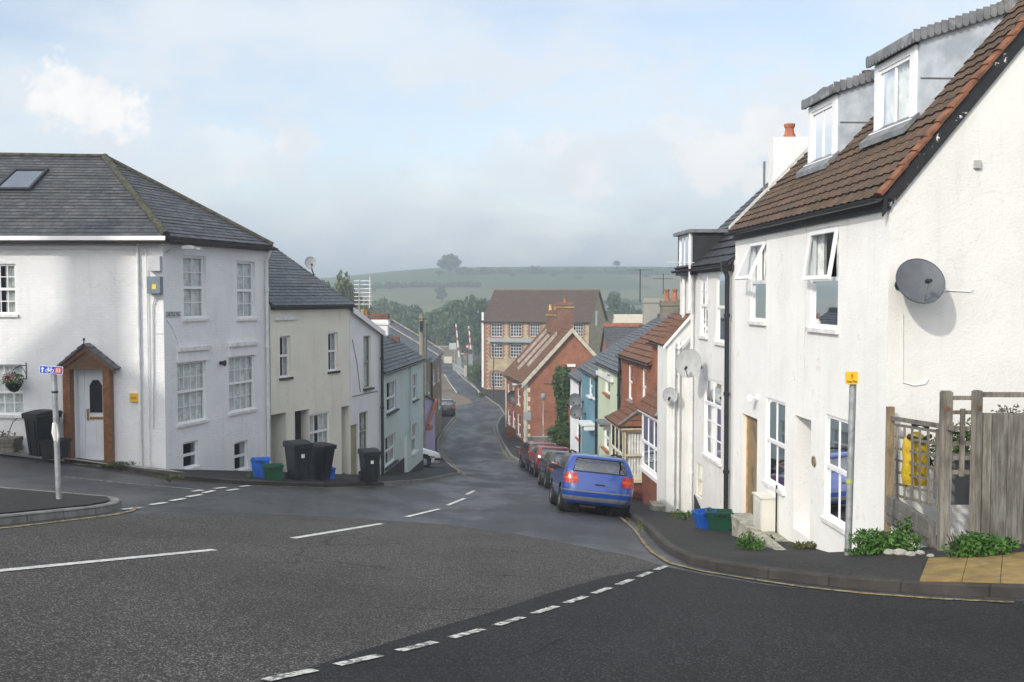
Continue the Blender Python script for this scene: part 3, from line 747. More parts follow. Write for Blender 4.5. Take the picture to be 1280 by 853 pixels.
# line of the worn give-way dashes, carried on behind the camera
GW = [gp(832, 709), gp(760, 721), gp(690, 741), gp(620, 764), gp(540, 787), gp(460, 812), gp(330, 853)]
_d = (Vector(GW[-1]) - Vector(GW[-3])).normalized()
GW_END = tuple(Vector(GW[-1]) + _d*16)
chip = [gp(-420, 690), gp(-60, 663), gp(152, 643), gp(300, 641), gp(400, 646), gp(480, 651), gp(560, 656), gp(640, 667), gp(720, 682), gp(790, 696)] + GW + [GW_END, (-30, -14)]
drape('chip_sealed_road', chip, .006, ROAD_CHIP, .5, label='brownish chip sealed asphalt across the junction mouth', cat='road', kind='structure')
newa = [gp(832, 709), gp(880, 719), gp(960, 732), gp(1060, 741), gp(1180, 748), gp(1290, 753), gp(1420, 757), (14, 7.5), (14, -16), GW_END] + GW[:0:-1]
drape('side_road', newa, .006, ROAD_NEW, .5, label='dark newer asphalt of the side road in the foreground', cat='road', kind='structure')
drape('beige_lane', [gp(556, 468), gp(571, 492), gp(571, 493), (-5.6, 124), (-4.6, 117), (-8, 112), (-10, 128), (-16.6, 181)], .006, ROAD_BEIGE, 3, label='beige dressed strip of road near the level crossing', cat='road', kind='structure')

# kerb lines (plan)
KR = [gp(1700, 758), gp(1420, 754), gp(1280, 748.5), gp(1180, 744), gp(1100, 738.5), gp(1020, 731), gp(950, 722), gp(895, 713), gp(860, 705), gp(838, 694), gp(820, 678), gp(808, 664), (2.78, 20.5),
      (2.9, 24), (2.98, 32), (2.95, 40), (2.55, 48), (2.3, 53), (2.05, 57), (1.4, 59), (.3, 60.5), (-.1, 64), (-.7, 74), (-1.2, 83), (-1.46, 91), (-1.2, 99), (-.83, 103), (-1.4, 112), (-2.8, 121), (-4.2, 131), (-7.0, 155), (-10.4, 181)]
KL = [(-45, 24.9), (-16, 24.8), gp(0, 566), gp(60, 574), gp(120, 583), gp(180, 594), gp(225, 601), gp(300, 606.5), gp(400, 609.5), gp(480, 607.5), gp(530, 603), (-2.75, 44), (-2.42, 46.5), (-2.6, 49.5), (-3.6, 57), (-5.0, 68), (-5.75, 78), (-5.9, 88), (-5.75, 100), (-6.2, 106)]
def kerb(name, line, side, mat, w=.13, h=.12, **tags):
    P = [Vector((x, y)) for x, y in line]; pts = []
    for a, b in zip(P, P[1:]):
        n = max(1, int((b - a).length/.6)); pts += [a.lerp(b, i/n) for i in range(n)]
    pts.append(P[-1]); mb = MB(); ring = []
    for i, p in enumerate(pts):
        d = (pts[min(i + 1, len(pts) - 1)] - pts[max(i - 1, 0)]).normalized(); nrm = Vector((-d.y, d.x))*side
        q = p + nrm*w; z = G(p.x, p.y); zq = z
        ring.append([Vector((p.x, p.y, z - .06)), Vector((p.x + nrm.x*.012, p.y + nrm.y*.012, z + h - .02)), Vector((p.x + nrm.x*.03, p.y + nrm.y*.03, z + h)), Vector((q.x, q.y, zq + h)), Vector((q.x, q.y, zq - .06))])
    acc = 0
    for i in range(len(ring) - 1):
        L = (ring[i + 1][0] - ring[i][0]).length
        for k in range(4):
            q = [ring[i][k], ring[i + 1][k], ring[i + 1][k + 1], ring[i][k + 1]]
            mb.quad(q if side < 0 else q[::-1], [(acc, k*.1), (acc + L, k*.1), (acc + L, k*.1 + .1), (acc, k*.1 + .1)])
        acc += L
    o = mb.build(name, mat); return tag(o, **tags)
kerb('kerb', KR[17:], -1, KERB, kind='structure', label='paler kerb of the widened pavement on the bend', cat='kerb')
kerb('kerb', KR[:18], -1, KERB_D, h=.117, kind='structure', label='dark worn kerb along the right hand pavement', cat='kerb')
kerb('kerb', KL[9:], 1, KERB, kind='structure', label='paler kerb of the left pavement on the bend', cat='kerb')
kerb('kerb', KL[:10], 1, KERB_D, kind='structure', label='dark worn kerb along the left hand pavement', cat='kerb')
def inset_line(line, side, w):
    P = [Vector(p) for p in line]; out = []
    for i, p in enumerate(P):
        d = (P[min(i + 1, len(P) - 1)] - P[max(i - 1, 0)]).normalized(); out.append((p.x - d.y*side*w, p.y + d.x*side*w))
    return out
drape('pavement', inset_line(KR, -1, .135) + [(-6, 184), (1.5, 131), (2.5, 103), (3, 85), (5, 76), (7, 66), (7, 57), (7, 40), (7.6, 28), (8, 16), (22, 16)], .118, PAVE, .5, label='asphalt pavement beside the right hand row of houses', cat='pavement', kind='structure')
drape('pavement', inset_line(KL, 1, .135) + [(-9.5, 106), (-9, 60), (-9, 48), (-7, 38), (-9, 33), (-10.5, 27.5), (-45, 27.5)], .118, PAVE, .5, label='asphalt pavement beside the left hand row of houses', cat='pavement', kind='structure')
# the near left corner of the junction
KI = [gp(-260, 681), gp(-120, 668), gp(0, 657), gp(70, 649), gp(125, 642.5), gp(147, 638), gp(153, 634), gp(146, 629.5), gp(120, 627), gp(70, 623), gp(0, 617.5), gp(-150, 607), gp(-400, 590)]
kerb('kerb', KI, 1, KERB, kind='structure', label='pale stone kerb rounding the near left corner', cat='kerb', w=.2)
drape('pavement', inset_line(KI, 1, .19), .118, PAVE, .5, label='asphalt corner pavement under the blue cycle sign', cat='pavement', kind='structure')

def marks(name, quads, mat, off=.014, **tags):
    bmv = MB()
    for poly in quads:
        # split long marks so that they follow the ground
        a, b, c, d = [Vector(p) for p in poly]; n = max(1, int(max((b - a).length, (c - d).length)/.5))
        for i in range(n):
            s, e = i/n, (i + 1)/n
            q = [a.lerp(b, s), a.lerp(b, e), d.lerp(c, e), d.lerp(c, s)]
            q = [Vector((p.x, p.y, G(p.x, p.y) + off)) for p in q]
            nn = (q[1] - q[0]).cross(q[2] - q[0]).z
            bmv.quad(q if nn > 0 else q[::-1])
    o = bmv.build(name, mat); return tag(o, **tags)
def bar(px, w):
    """a painted bar from one picture point on the road to another, w metres wide"""
    a, b = Vector(gp(*px[0])), Vector(gp(*px[1])); d = (b - a).normalized(); n = Vector((-d.y, d.x))*w/2
    return [a + n, b + n, b - n, a - n]
def line_strip(line, side, offs, w):
    P = inset_line(line, side, offs); Q = inset_line(line, side, offs + w)
    return [(P[i], P[i + 1], Q[i + 1], Q[i]) for i in range(len(P) - 1)]
marks('centre_line', [bar(b, .11) for b in [((-60, 721), (268, 688.5)), ((366, 674), (477, 655.5)), ((508, 647), (549, 637)), ((559, 632.5), (581, 623.5)), ((583, 619), (593, 614))]], PAINT_W2, label='broken white centre line bending down the hill', cat='road marking', kind='structure')
gwm = []
for i in range(11):
    a, b = Vector(gp(330, 853)), Vector(gp(832, 709))
    t0 = i/10.6; p, q = a.lerp(b, t0), a.lerp(b, t0 + .064)
    # follow the bowed line of the old paint
    for pt in (p, q):
        k = (pt - a).length/(b - a).length; pt += Vector((.10*math.sin(k*math.pi), -.20*math.sin(k*math.pi)))
    d = (q - p).normalized(); n = Vector((-d.y, d.x))*.046; gwm.append([p + n, q + n, q - n, p - n])
marks('give_way_line', gwm, PAINT_W, label='worn broken white give way line of the side road', cat='road marking', kind='structure')
marks('give_way_line', [bar(b, .10) for b in [((152, 638), (175, 635.5)), ((188, 632), (208, 629)), ((213, 627), (231, 624)), ((234, 622), (252, 619)), ((254, 617), (268, 614)), ((268, 611.5), (282, 610)), ((254, 613.6), (240, 615)), ((284, 614), (298, 612)), ((300, 609), (312, 607.8))]], PAINT_W2, label='short white give way dashes across the left side street', cat='road marking', kind='structure')
marks('edge_line', [bar(b, .10) for b in [((80, 597), (160, 605)), ((160, 605), (250, 613))]], PAINT_W, label='thin white edge line in the left side street', cat='road marking', kind='structure')
marks('yellow_line', line_strip(KR[2:15], 1, .22, .07), PAINT_Y, label='single yellow line round the right hand corner kerb', cat='road marking', kind='structure')
marks('yellow_line', line_strip(KL[1:14], -1, .12, .07), PAINT_Y, label='single yellow line along the left hand kerb', cat='road marking', kind='structure')
marks('yellow_line', line_strip(KI[:7], -1, .18, .07), PAINT_Y, label='single yellow line round the near left corner', cat='road marking', kind='structure')
marks('yellow_line', line_strip(KL[12:], -1, .16, .09), PAINT_Y, label='pale kerb line along the bend below the houses', cat='road marking', kind='structure')
marks('yellow_line', line_strip(KR[19:25], 1, .16, .10), PAINT_Y, label='yellow line along the bend beside the red brick house', cat='road marking', kind='structure')
marks('edge_line', [bar(b, .14) for b in [((567, 461), (577, 471)), ((577, 471), (589, 481)), ((589, 481), (597, 488)), ((597, 488), (599, 492)), ((555.5, 468), (562, 479)), ((562, 479), (571, 491.5))]], PAINT_W2, label='white edge lines of the road to the crossing', cat='road marking', kind='structure')
marks('slow_lettering', [bar(b, .25) for b in [((563, 471), (574, 471.5)), ((566, 474), (577, 474.6)), ((569, 477), (580, 477.6))]], PAINT_W, label='worn white lettering on the road before the crossing', cat='road marking', kind='structure')
# buff tactile slabs let into the pavement
tr = None
tact_px = [(1160, 712), (1210, 708.8), (1253, 706), (1300, 703)]; tact_lo = [(1149, 741.5), (1202, 743), (1250, 745), (1306, 747)]
slabs = []
root = empty('tactile_paving', on_ground(1210, 728), 'buff tactile paving slabs at the dropped kerb', 'paving')
for i in range(3):
    a, b, c, d = [on_ground(*p) for p in (tact_lo[i], tact_lo[i + 1], tact_px[i + 1], tact_px[i])]
    mid = (a + b + c + d)/4; mb = MB()
    q = [mid.lerp(p, .985) for p in (a, b, c, d)]; q = [Vector((p.x, p.y, G(p.x, p.y))) for p in q]
    mb.hexa([p + Vector((0, 0, .02)) for p in q], [p + Vector((0, 0, .136)) for p in q]); mb.build('slab', TACT, root)

# ------------------------------------------------------------------ buildings
def plan_facs(plan):
    c = sum((Vector(p) for p in plan), Vector((0, 0)))/len(plan); fs = []
    for i, p in enumerate(plan):
        q = plan[(i + 1) % len(plan)]; m = (Vector(p) + Vector(q))/2; fs.append(Fac(p, q, tuple(m + (m - c).normalized()*.5)))
    return fs
def building(name, label, cat, plan, fs, z0, z1, mat, holes={}, group=None):
    a = plan[0]; root = empty(name, (a[0], a[1], G(*a)), label, cat, group)
    mb = MB()
    for i, f in enumerate(fs): wall_face(mb, f, 0, f.L, z0, z1, holes.get(i, ()))
    root['_w'] = 0; del root['_w']
    return root, mb
ROW_R = 'terraced houses down the right side of the hill'
ROW_L = 'terraced houses down the left side of the hill'

# --- the near white cottage on the right
def off_line(a, b, d):
    """plan points b->, a-> moved d to the right-hand (inner) side of the row"""
    t = (Vector(b) - Vector(a)).normalized(); n = Vector((t.y, -t.x)); return tuple(Vector(b) + n*d), tuple(Vector(a) + n*d)
def near_cottage():
    a, b = (5.55, 14.7), (5.10, 22.8); c, d = off_line(a, b, 6.0); plan = [a, b, c, d]; fs = plan_facs(plan); f, g = fs[0], fs[3]
    gf = Fac(a, d)
    up_n = f.rect(1013, 1048, 285, 411); up_f = f.rect(938.5, 957.5, 302, 402)
    lo_n = f.rect(1031, 1062, 522, 655); lo_f = f.rect(957, 981, 500, 608)
    dr = f.rect(927, 946, 520, 664); rec = f.rect(992.5, 1013, 522, 668)
    H = {0: [hole(up_n), hole(up_f), hole(lo_n), hole(lo_f), hole(dr, .2), hole(rec, .9)]}
    E = 1.46
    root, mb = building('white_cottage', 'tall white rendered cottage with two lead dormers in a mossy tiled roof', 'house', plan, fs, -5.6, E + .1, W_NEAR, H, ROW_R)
    mb = MB(); gw = MB()
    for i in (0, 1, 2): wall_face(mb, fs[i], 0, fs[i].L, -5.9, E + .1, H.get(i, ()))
    wall_face(gw, fs[3], 0, fs[3].L, -5.6, E + .1)
    for F_, pk, t_ in ((fs[3], 1.2, gw), (fs[1], 1.0, mb)):
        p = [F_.pt(0, 0, E + .1), F_.pt(F_.L, 0, E + .1), F_.pt(F_.L/2, 0, E + 3.1*pk)]
        n = (p[1] - p[0]).cross(p[2] - p[0]); t_.quad(p if n.dot(F_.n) > 0 else p[::-1])
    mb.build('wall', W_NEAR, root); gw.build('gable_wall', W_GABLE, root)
    P = f.pt; L = f.L; Zr = E + 3.15*1.2; Zf = E + 3.15*1.0
    r = MB(); slope(r, P(.15, .15, E), P(L + .02, .15, E), P(L + .02, -3.0, Zf), P(.15, -3.0, Zr), .235, .02, 26, .022, wob=.014)
    slope(r, P(-.06, -6.15, E), P(L + .02, -6.15, E), P(L + .02, -3.02, Zf), P(-.06, -3.02, Zr), .29)
    fl = MB(); p0, p1 = P(L, .15, E + .06), P(L, -3.0, Zf + .06)
    fl.hexa([p0 - f.t*.02, p0 + f.t*.05, p1 + f.t*.05, p1 - f.t*.02], [p + Vector((0, 0, .07)) for p in (p0 - f.t*.02, p0 + f.t*.05, p1 + f.t*.05, p1 - f.t*.02)]); fl.build('verge_flashing', M('pale_flashing', (.6, .6, .58), .5, .2, 5), root)
    roof = r.build('roof', PANTILE, root)
    v = MB(); N = 18; H_ = Vector((0, 0, 1))
    nrm = ((P(1, .15, E) - P(0, .15, E)).cross(P(0, -3.0, Zr) - P(0, .15, E))).normalized(); nrm = nrm if nrm.z > 0 else -nrm
    for i in range(N):
        s0, s1 = i/N, (i + 1.12)/N; q = lambda u, s, k: P(u, .15 - 3.15*s, E + (Zr - E)*s) + nrm*k
        jit = rnd.uniform(-.02, .02); up = .05
        for j in range(5):
            x0, x1 = -.09 + jit + j*.05, -.09 + jit + (j + 1)*.05; h0, h1 = .03*math.sin(j/5*math.pi), .03*math.sin((j + 1)/5*math.pi)
            v.hexa([q(x0, s0, .0), q(x1, s0, .0), q(x1, s1, -.01), q(x0, s1, -.01)], [q(x0, s0, up + h0), q(x1, s0, up + h1), q(x1, s1, .022 + h1), q(x0, s1, .022 + h0)])
    v.build('verge_tiles', PANTILE_RED, roof)
    # flaking black bargeboard on the gable
    bb = MB()
    for s in range(12):
        s0, s1 = s/12, (s + 1)/12; q = lambda s_, o, k: P(o, .12 - 3.12*s_, E + (Zr - E)*s_ + k)
        bb.hexa([q(s0, -.05, -.30), q(s0, -.001, -.30), q(s1, -.001, -.30), q(s1, -.05, -.30)], [q(s0, -.05, -.02), q(s0, -.001, -.02), q(s1, -.001, -.02), q(s1, -.05, -.02)])
    bb.build('bargeboard', BLACK_FLAKE, root)
    fb = MB(); fb.fbox(f, -.05, L, .002, .06, E - .20, E - .03); fb.build('fascia', BLACK_W, root)
    gutter(root, P(-.08, .20, E - .03), P(L, .20, E - .045), PIPE_B, .065)
    window(f, up_n, root, .035, split=.49, curtain=CURTAIN, cov=.6, open_top=9, fw=.07)
    window(f, up_f, root, .035, split=.49, curtain=CURTAIN, cov=.9, open_top=24, fw=.07)
    window(f, lo_n, root, .035, cols=2, split=.5, curtain=CURTAIN, cov=.86)
    window(f, lo_f, root, .035, cols=2, split=.5, curtain=CURTAIN, cov=.9)
    poly_door(f, dr, root, WOOD_OLD, .12, planks=6, frame=WOOD_NEW)
    poly_door(f, rec, root, DOOR_W, .86)
    # dormers
    for u0, u1, o in ((1.32, 2.86, -1.0), (4.52, 6.0, -.95)):
        pk = 1.2 - .20*u0/8.1; zb = E + (.15 - o)*pk + .0; zt = zb + 1.2; sl = .34
        s = (zt + .06 - (E + (.15 - o)*pk))/(pk - sl); oe = o - s; ze = zt + .06 + sl*s
        def cheek(u, e):
            m = MB(); m.prism([P(u, o, zb), P(u, o, zt + .06), P(u, oe - .2, ze + .07), P(u, oe - .2, ze - .24)], f.t*e*2); return m
        dm = cheek(u0, -.03).build('dormer', LEAD, root); cheek(u1, .03).build('dormer_cheek', LEAD, dm)
        k = MB(); k.tube([P(u0 - .062, o - .02, zb + .66), P(u0 - .062, o - .75, zb + .66)], .014, 6); k.build('lead_seam', LEAD_D, dm)
        t = MB()
        q = lambda u, oo, zz: P(u, oo, zz)
        t.hexa([q(u0 - .12, o + .14, zt), q(u1 + .12, o + .14, zt), q(u1 + .12, oe - .3, ze + .06), q(u0 - .12, oe - .3, ze + .06)], [q(u0 - .12, o + .14, zt + .07), q(u1 + .12, o + .14, zt + .07), q(u1 + .12, oe - .3, ze + .13), q(u0 - .12, oe - .3, ze + .13)])
        t.build('dormer_roof', LEAD_D, dm)
        sc_ = MB()                                   # scalloped lead edging
        n = 14
        for i in range(n):
            c = u0 - .12 + (u1 - u0 + .24)*(i + .5)/n; w = (u1 - u0 + .24)/n*.48
            arc = [P(c - w, o + .142, zt + .17)] + [P(c - w*math.cos(a_), o + .142, zt + .05 - w*1.1*math.sin(a_)) for a_ in np.linspace(0, math.pi, 7)] + [P(c + w, o + .142, zt + .17)]
            sc_.prism(arc, f.n*.02)
        n = 17; dz = (ze + .06 - zt)/(oe - .3 - o - .14)
        for i in range(n):
            c = o + .14 + (oe - .25 - o - .14)*(i + .5)/n; w = abs(oe - .25 - o - .14)/n*.48; zc = zt + (c - o - .14)*dz
            for uu, e in ((u0 - .122, -.02), (u1 + .122, .02)):
                arc = [P(uu, c - w, zc + .19)] + [P(uu, c - w*math.cos(a_), zc + .05 - w*1.1*math.sin(a_)) for a_ in np.linspace(0, math.pi, 7)] + [P(uu, c + w, zc + .19)]
                sc_.prism(arc, f.t*e)
        sc_.build('scalloped_edging', LEAD_D, dm)
        df = Fac(tuple(P(u0, o, 0).xy), tuple(P(u1, o, 0).xy)); W = u1 - u0
        fr = MB()
        fr.fbox(df, 0, .16, .0, .05, zb, zt); fr.fbox(df, W - .16, W, .0, .05, zb, zt); fr.fbox(df, .16, W - .16, .001, .049, zt - .12, zt - .001); fr.fbox(df, -.04, W + .04, -.02, .12, zb - .05, zb + .03)
        fr.build('dormer_front', UPVC, dm)
        wn = window(df, (.16, W - .16, zb + .03, zt - .12), root, -.02, cols=2, sash=False, sill=None, fw=.06, curtain=CURTAIN, cov=.95 if u0 < 2 else .45, room=(-.02, .75), bar=.06)
        ap = MB(); ap.hexa([P(u0 - .1, o + .26, zb - .22), P(u1 + .1, o + .26, zb - .22), P(u1 + .1, o + .0, zb + .04), P(u0 - .1, o + .0, zb + .04)], [P(u0 - .1, o + .26, zb - .12), P(u1 + .1, o + .26, zb - .12), P(u1 + .1, o + .0, zb + .12), P(u0 - .1, o + .0, zb + .12)])
        ap.build('lead_apron', LEAD_D, dm)
    # steps and low walls against the foot of the facade
    zb = dr[2]; s = MB(); s.fbox(f, dr[0] - .05, dr[1] + .12, -.18, .30, zb - 1.2, zb - .02); s.build('step', MOSSY, root)
    for (x0, x1, y0, o0, o1, nm) in ((939, 990, 666, .01, .40, 'step'), (962, 1046, 682, .60, .80, 'low_wall'), (925, 938, 655, .30, .46, 'step_cheek')):
        ua, ub_ = sorted((f.hit(x0, 670)[0], f.hit(x1, 670)[0])); zz_ = f.hit((x0 + x1)/2, y0)[1] + .12*o1
        s = MB(); s.fbox(f, ua, ub_, o0, o1 - .02, zz_ - 1.5, zz_); s.fbox(f, ua - .02, ub_ + .02, o0 + .005, o1, zz_ + .001, zz_ + .05); s.build(nm, MOSSY, root)
    mb = MB(); ub = f.hit(965, 640)[0]; zt_ = f.hit(968, 622)[1]
    mb.fbox(f, ub - .28, ub + .28, .003, .30, zt_ - .72, zt_); mb.fbox(f, ub - .30, ub + .30, .003, .33, zt_ + .001, zt_ + .03); o = mb.build('meter_box', M('meter_box_plastic', (.70, .69, .62), .5, .06, 4), root)
    d_ = MB(); d_.fbox(f, ub - .23, ub + .23, .301, .312, zt_ - .60, zt_ - .08); d_.build('meter_door', M('meter_door_plastic', (.60, .60, .56), .5, .06, 4), o)
    pipe(root, [f.pt(ub - .42, .05, zt_ + .3), f.pt(ub - .42, .05, zt_ - .85)], .018, PIPE_B, 'waste_pipe', False)
    mb = MB(); u_, z_ = f.hit(1018, 577); fm = Matrix.Translation(f.pt(u_, .003, z_)) @ f.n.to_track_quat('Z', 'Y').to_matrix().to_4x4()
    mb.lathe([(.001, 0), (.09, 0), (.10, .012), (.09, .022), (.07, .016), (.001, .018)], fm, 24, False); mb.build('wall_plaque', M('bronze_plaque', (.32, .27, .17), .5, .3, 12, metal=.4), root, smooth=True)
    # small fittings on the gable
    mb = MB(); u_, z_ = gf.hit(1221, 206); mb.fbox(gf, u_ - .05, u_ + .05, .002, .045, z_ - .06, z_ + .06); mb.build('vent', M('grey_vent', (.42, .42, .40), .6), root)
    mb = MB(); pts = [gf.hit(*p) for p in ((1128, 392), (1128, 450), (1128, 478), (1142, 482), (1156, 480), (1160, 474))]; mb.tube([gf.pt(u, .012, z) for u, z in pts], .008, 6); mb.build('cable', PIPE_W, root, smooth=True)
    mb = MB(); pts = [gf.hit(*p) for p in ((1176, 363), (1195, 364), (1212, 365), (1216, 362))]; mb.tube([gf.pt(u, .012, z) for u, z in pts], .008, 6); mb.build('cable', PIPE_W, root, smooth=True)
    mb = MB(); pts = [f.hit(*p) for p in ((1008, 268), (1008, 330), (1007, 400), (1006, 440), (1006, 500), (1007, 520))]; mb.tube([f.pt(u, .01, z) for u, z in pts], .006, 5); mb.build('cable', PIPE_W, root, smooth=True)
    return f, gf
RF1, RG1 = near_cottage()

# --- second white house with the black dormer
def second_house():
    a, b = (5.095, 22.86), (4.79, 28.4); c, d = off_line(a, b, 8.4); plan = [a, b, c, d]; fs = plan_facs(plan); f = fs[0]; P = f.pt; L = f.L
    w1 = f.rect(895, 907.5, 340, 428); w2 = f.rect(875.5, 884.5, 344, 420); w3 = f.rect(880, 901.5, 475, 573); w4 = f.rect(870.5, 878, 580, 622); w5 = f.rect(856, 866, 414, 450)
    E = f.hit(900, 331)[1]
    root, mb = building('white_house', 'white house with grey slates and a small black boarded dormer', 'house', plan, fs, -7.6, E + .06, W_SIDE, {0: [hole(w) for w in (w1, w2, w3, w4, w5)]}, ROW_R)
    Zr = E + 4.36*.92
    for F_ in (fs[1], fs[3]):
        p = [F_.pt(0, 0, E + .06), F_.pt(F_.L, 0, E + .06), F_.pt(F_.L/2, 0, Zr - .1)]
        n = (p[1] - p[0]).cross(p[2] - p[0]); mb.quad(p if n.dot(F_.n) > 0 else p[::-1])
    mb.build('wall', W_SIDE, root)
    zl = E + 1.16*.92
    r = MB(); slope(r, P(.0, -1.0, zl + .01), P(L + .05, -1.0, zl + .01), P(L + .05, -4.2, Zr), P(.0, -4.2, Zr), .2)
    slope(r, P(.0, -8.5, E), P(L + .05, -8.5, E), P(L + .05, -4.22, Zr), P(.0, -4.22, Zr), .2)
    r.build('roof', SLATE, root)
    r = MB(); slope(r, P(.02, .16, E), P(L - .02, .16, E), P(L - .02, -1.02, zl), P(.02, -1.02, zl), .3, .035); r.build('lower_roof', TILE_BLACK, root)
    gutter(root, P(-.05, .21, E - .03), P(L, .21, E - .06), PIPE_B, .06)
    fb = MB(); fb.fbox(f, .0, L, .002, .06, E - .16, E - .04); fb.build('fascia', BLACK_W, root)
    window(f, w1, root, .035, cols=1, frame=UPVC); window(f, w2, root, .03, cols=2, up=2, lo=2); window(f, w3, root, .03, cols=2, up=1, lo=3, split=.68, sill=SILL_W); window(f, w4, root, .05, cols=1, frame=CREAM_W, sill=None); window(f, w5, root, .06, open_top=42, cols=2, split=.2)
    u_ = f.hit(912, 400)[0]; zt = E - .05
    p = pipe(root, [P(.16, .22, zt), P(.16, .12, zt - .25), P(.16, .10, -5.0)], .055, PIPE_B)
    h = MB(); h.box(-.11, .11, -.09, .09, -.12, .12, Matrix.Translation(P(.16, .16, zt - .02))); h.build('hopper', PIPE_B, p)
    for px in (869, 858):
        u_, z1 = f.hit(px, 345); pipe(root, [P(u_, .07, z1), P(u_, .07, -5.8)], .045, PIPE_W)
    # black painted plinth by the bins
    pl = MB(); u0, u1 = sorted((f.hit(880, 620)[0], f.hit(869, 620)[0])); zb = f.hit(874, 622)[1]; pl.prism([P(u0, .004, zb - 1.2), P(u1, .004, zb - 1.2), P(u1, .004, zb - .02), P(u0 + .15, .004, zb - .3)], f.n*.03); pl.build('plinth', BLACK_W, root)
    # dormer
    u0 = 26.3 - 22.86; u1 = u0 + 1.8; zb, zt = .72, 1.66
    m = MB(); m.fbox(f, u0, u0 + .08, -1.9, .14, zb, zt); m.fbox(f, u1 - .08, u1, -1.9, .14, zb, zt); m.fbox(f, u0, u1, .02, .20, zb - .16, zb - .002)
    dm = m.build('dormer', M('black_dormer_boards', (.025, .026, .03), .6, .3, 6, .3, 20), root)
    t = MB(); t.fbox(f, u0 - .1, u1 + .1, -2.2, .26, zt + .002, zt + .09); t.build('dormer_roof', LEAD_D, dm)
    df = Fac(tuple(P(u0, .12, 0).xy), tuple(P(u1, .12, 0).xy)); window(df, (.09, u1 - u0 - .09, zb, zt), root, .0, cols=3, sash=False, sill=None, room=(-.02, .8), cov=.5)
    chimney(root, 6.55, 23.7, 2.4, at(985, 171, 23.4).z, .85, .55, M('white_chimney_paint', (.80, .80, .80), .85, .08, 3, .3, 30), 1, TERRA, -.05, cap=False, pot_h=.34)
    chimney(root, 9.1, 30.0 - 2.0, 4.8, 5.75, 1.0, .6, STONE_G, 0, TERRA, -.05)
    chimney(root, 9.35, 26.2, 4.6, 5.35, .42, .5, BRICK_CH, 3, M('sooty_pot', (.13, .06, .045), .9, .3, 8), -.05, pot_h=.5)
    return f
RF2 = second_house()

# --- chalky white pier house beyond it
def pier_house():
    a, b = (4.22, 27.0), (4.20, 28.65); plan = [a, b, (4.95, 28.68), (4.95, 27.03)]; fs = plan_facs(plan); f = fs[0]; g = fs[3]; P = f.pt
    E = at(836, 428, 27).z
    root, mb = building('white_porch_wing', 'narrow chalky white wing jutting out past the second white house', 'house', plan, fs, -7.8, E, W_PIER, {}, ROW_R)
    Z2 = E + .85
    p = [g.pt(0, 0, E), g.pt(g.L, 0, E), g.pt(g.L, 0, Z2), g.pt(0, 0, Z2)]
    q = [Vector((4.95, 27.03, E)), Vector((4.22, 27.0, E)), Vector((4.95, 27.03, Z2))]
    n = (q[1] - q[0]).cross(q[2] - q[0]); mb.quad(q if n.y < 0 else q[::-1])
    mb.build('wall', W_PIER, root)
    r = MB(); slope(r, P(-.05, .1, E - .08), P(1.7, .1, E - .08), P(1.7, -.75, Z2 + .05), P(-.05, -.75, Z2 + .05), .22); r.build('roof', TILE_BROWN, root)
    v = MB(); v.prism([P(-.07, .12, E - .1), P(-.07, -.75, Z2 + .06), P(-.07, -.75, Z2 - .05), P(-.07, .12, E - .2)], f.t*.05); v.build('bargeboard', UPVC, root)
    for px in (842, 848):
        u_, z_ = g.hit(px, 500); pipe(root, [g.pt(u_, .06, E), g.pt(u_, .06, -6.4)], .035, PIPE_W)
    s = MB(); s.fbox(f, .1, .8, .003, .35, G(4, 27.5) - .2, G(4, 27.5) + .32); s.build('step', MOSSY, root)
    # low lean-to roof in white boards, seen edge on
pier_house()

# --- generic roof for a house of the right hand row
def row_roof(root, f, E, out, depth, pitch, mat, course, name='roof', lip=.02, waves=0, amp=0, gut=PIPE_B, ridge=RIDGE_M, u0=None, u1=None):
    P = f.pt; L = f.L; u0 = -.02 if u0 is None else u0; u1 = L + .02 if u1 is None else u1; Zr = E + (depth + out)*pitch
    r = MB(); slope(r, P(u0, out, E), P(u1, out, E), P(u1, -depth, Zr), P(u0, -depth, Zr), course, lip, waves, amp)
    slope(r, P(u0, -2*depth - out, E), P(u1, -2*depth - out, E), P(u1, -depth - .02, Zr), P(u0, -depth - .02, Zr), course, lip)
    ro = r.build(name, mat, root)
    k = MB(); k.tube([P(u0 - .01, -depth - .01, Zr + .0), P(u1 + .01, -depth - .01, Zr + .0)], .12, 8); k.build('ridge', ridge, ro, smooth=True)
    if gut is not None: gutter(root, P(u0, out + .05, E - .03), P(u1, out + .05, E - .05), gut, .06)
    return Zr
def gable_fill(mb, fs, idx, zE, Zr):
    for i in idx:
        F_ = fs[i]; p = [F_.pt(0, 0, zE), F_.pt(F_.L, 0, zE), F_.pt(F_.L/2, 0, Zr)]
        n = (p[1] - p[0]).cross(p[2] - p[0]); mb.quad(p if n.dot(F_.n) > 0 else p[::-1])
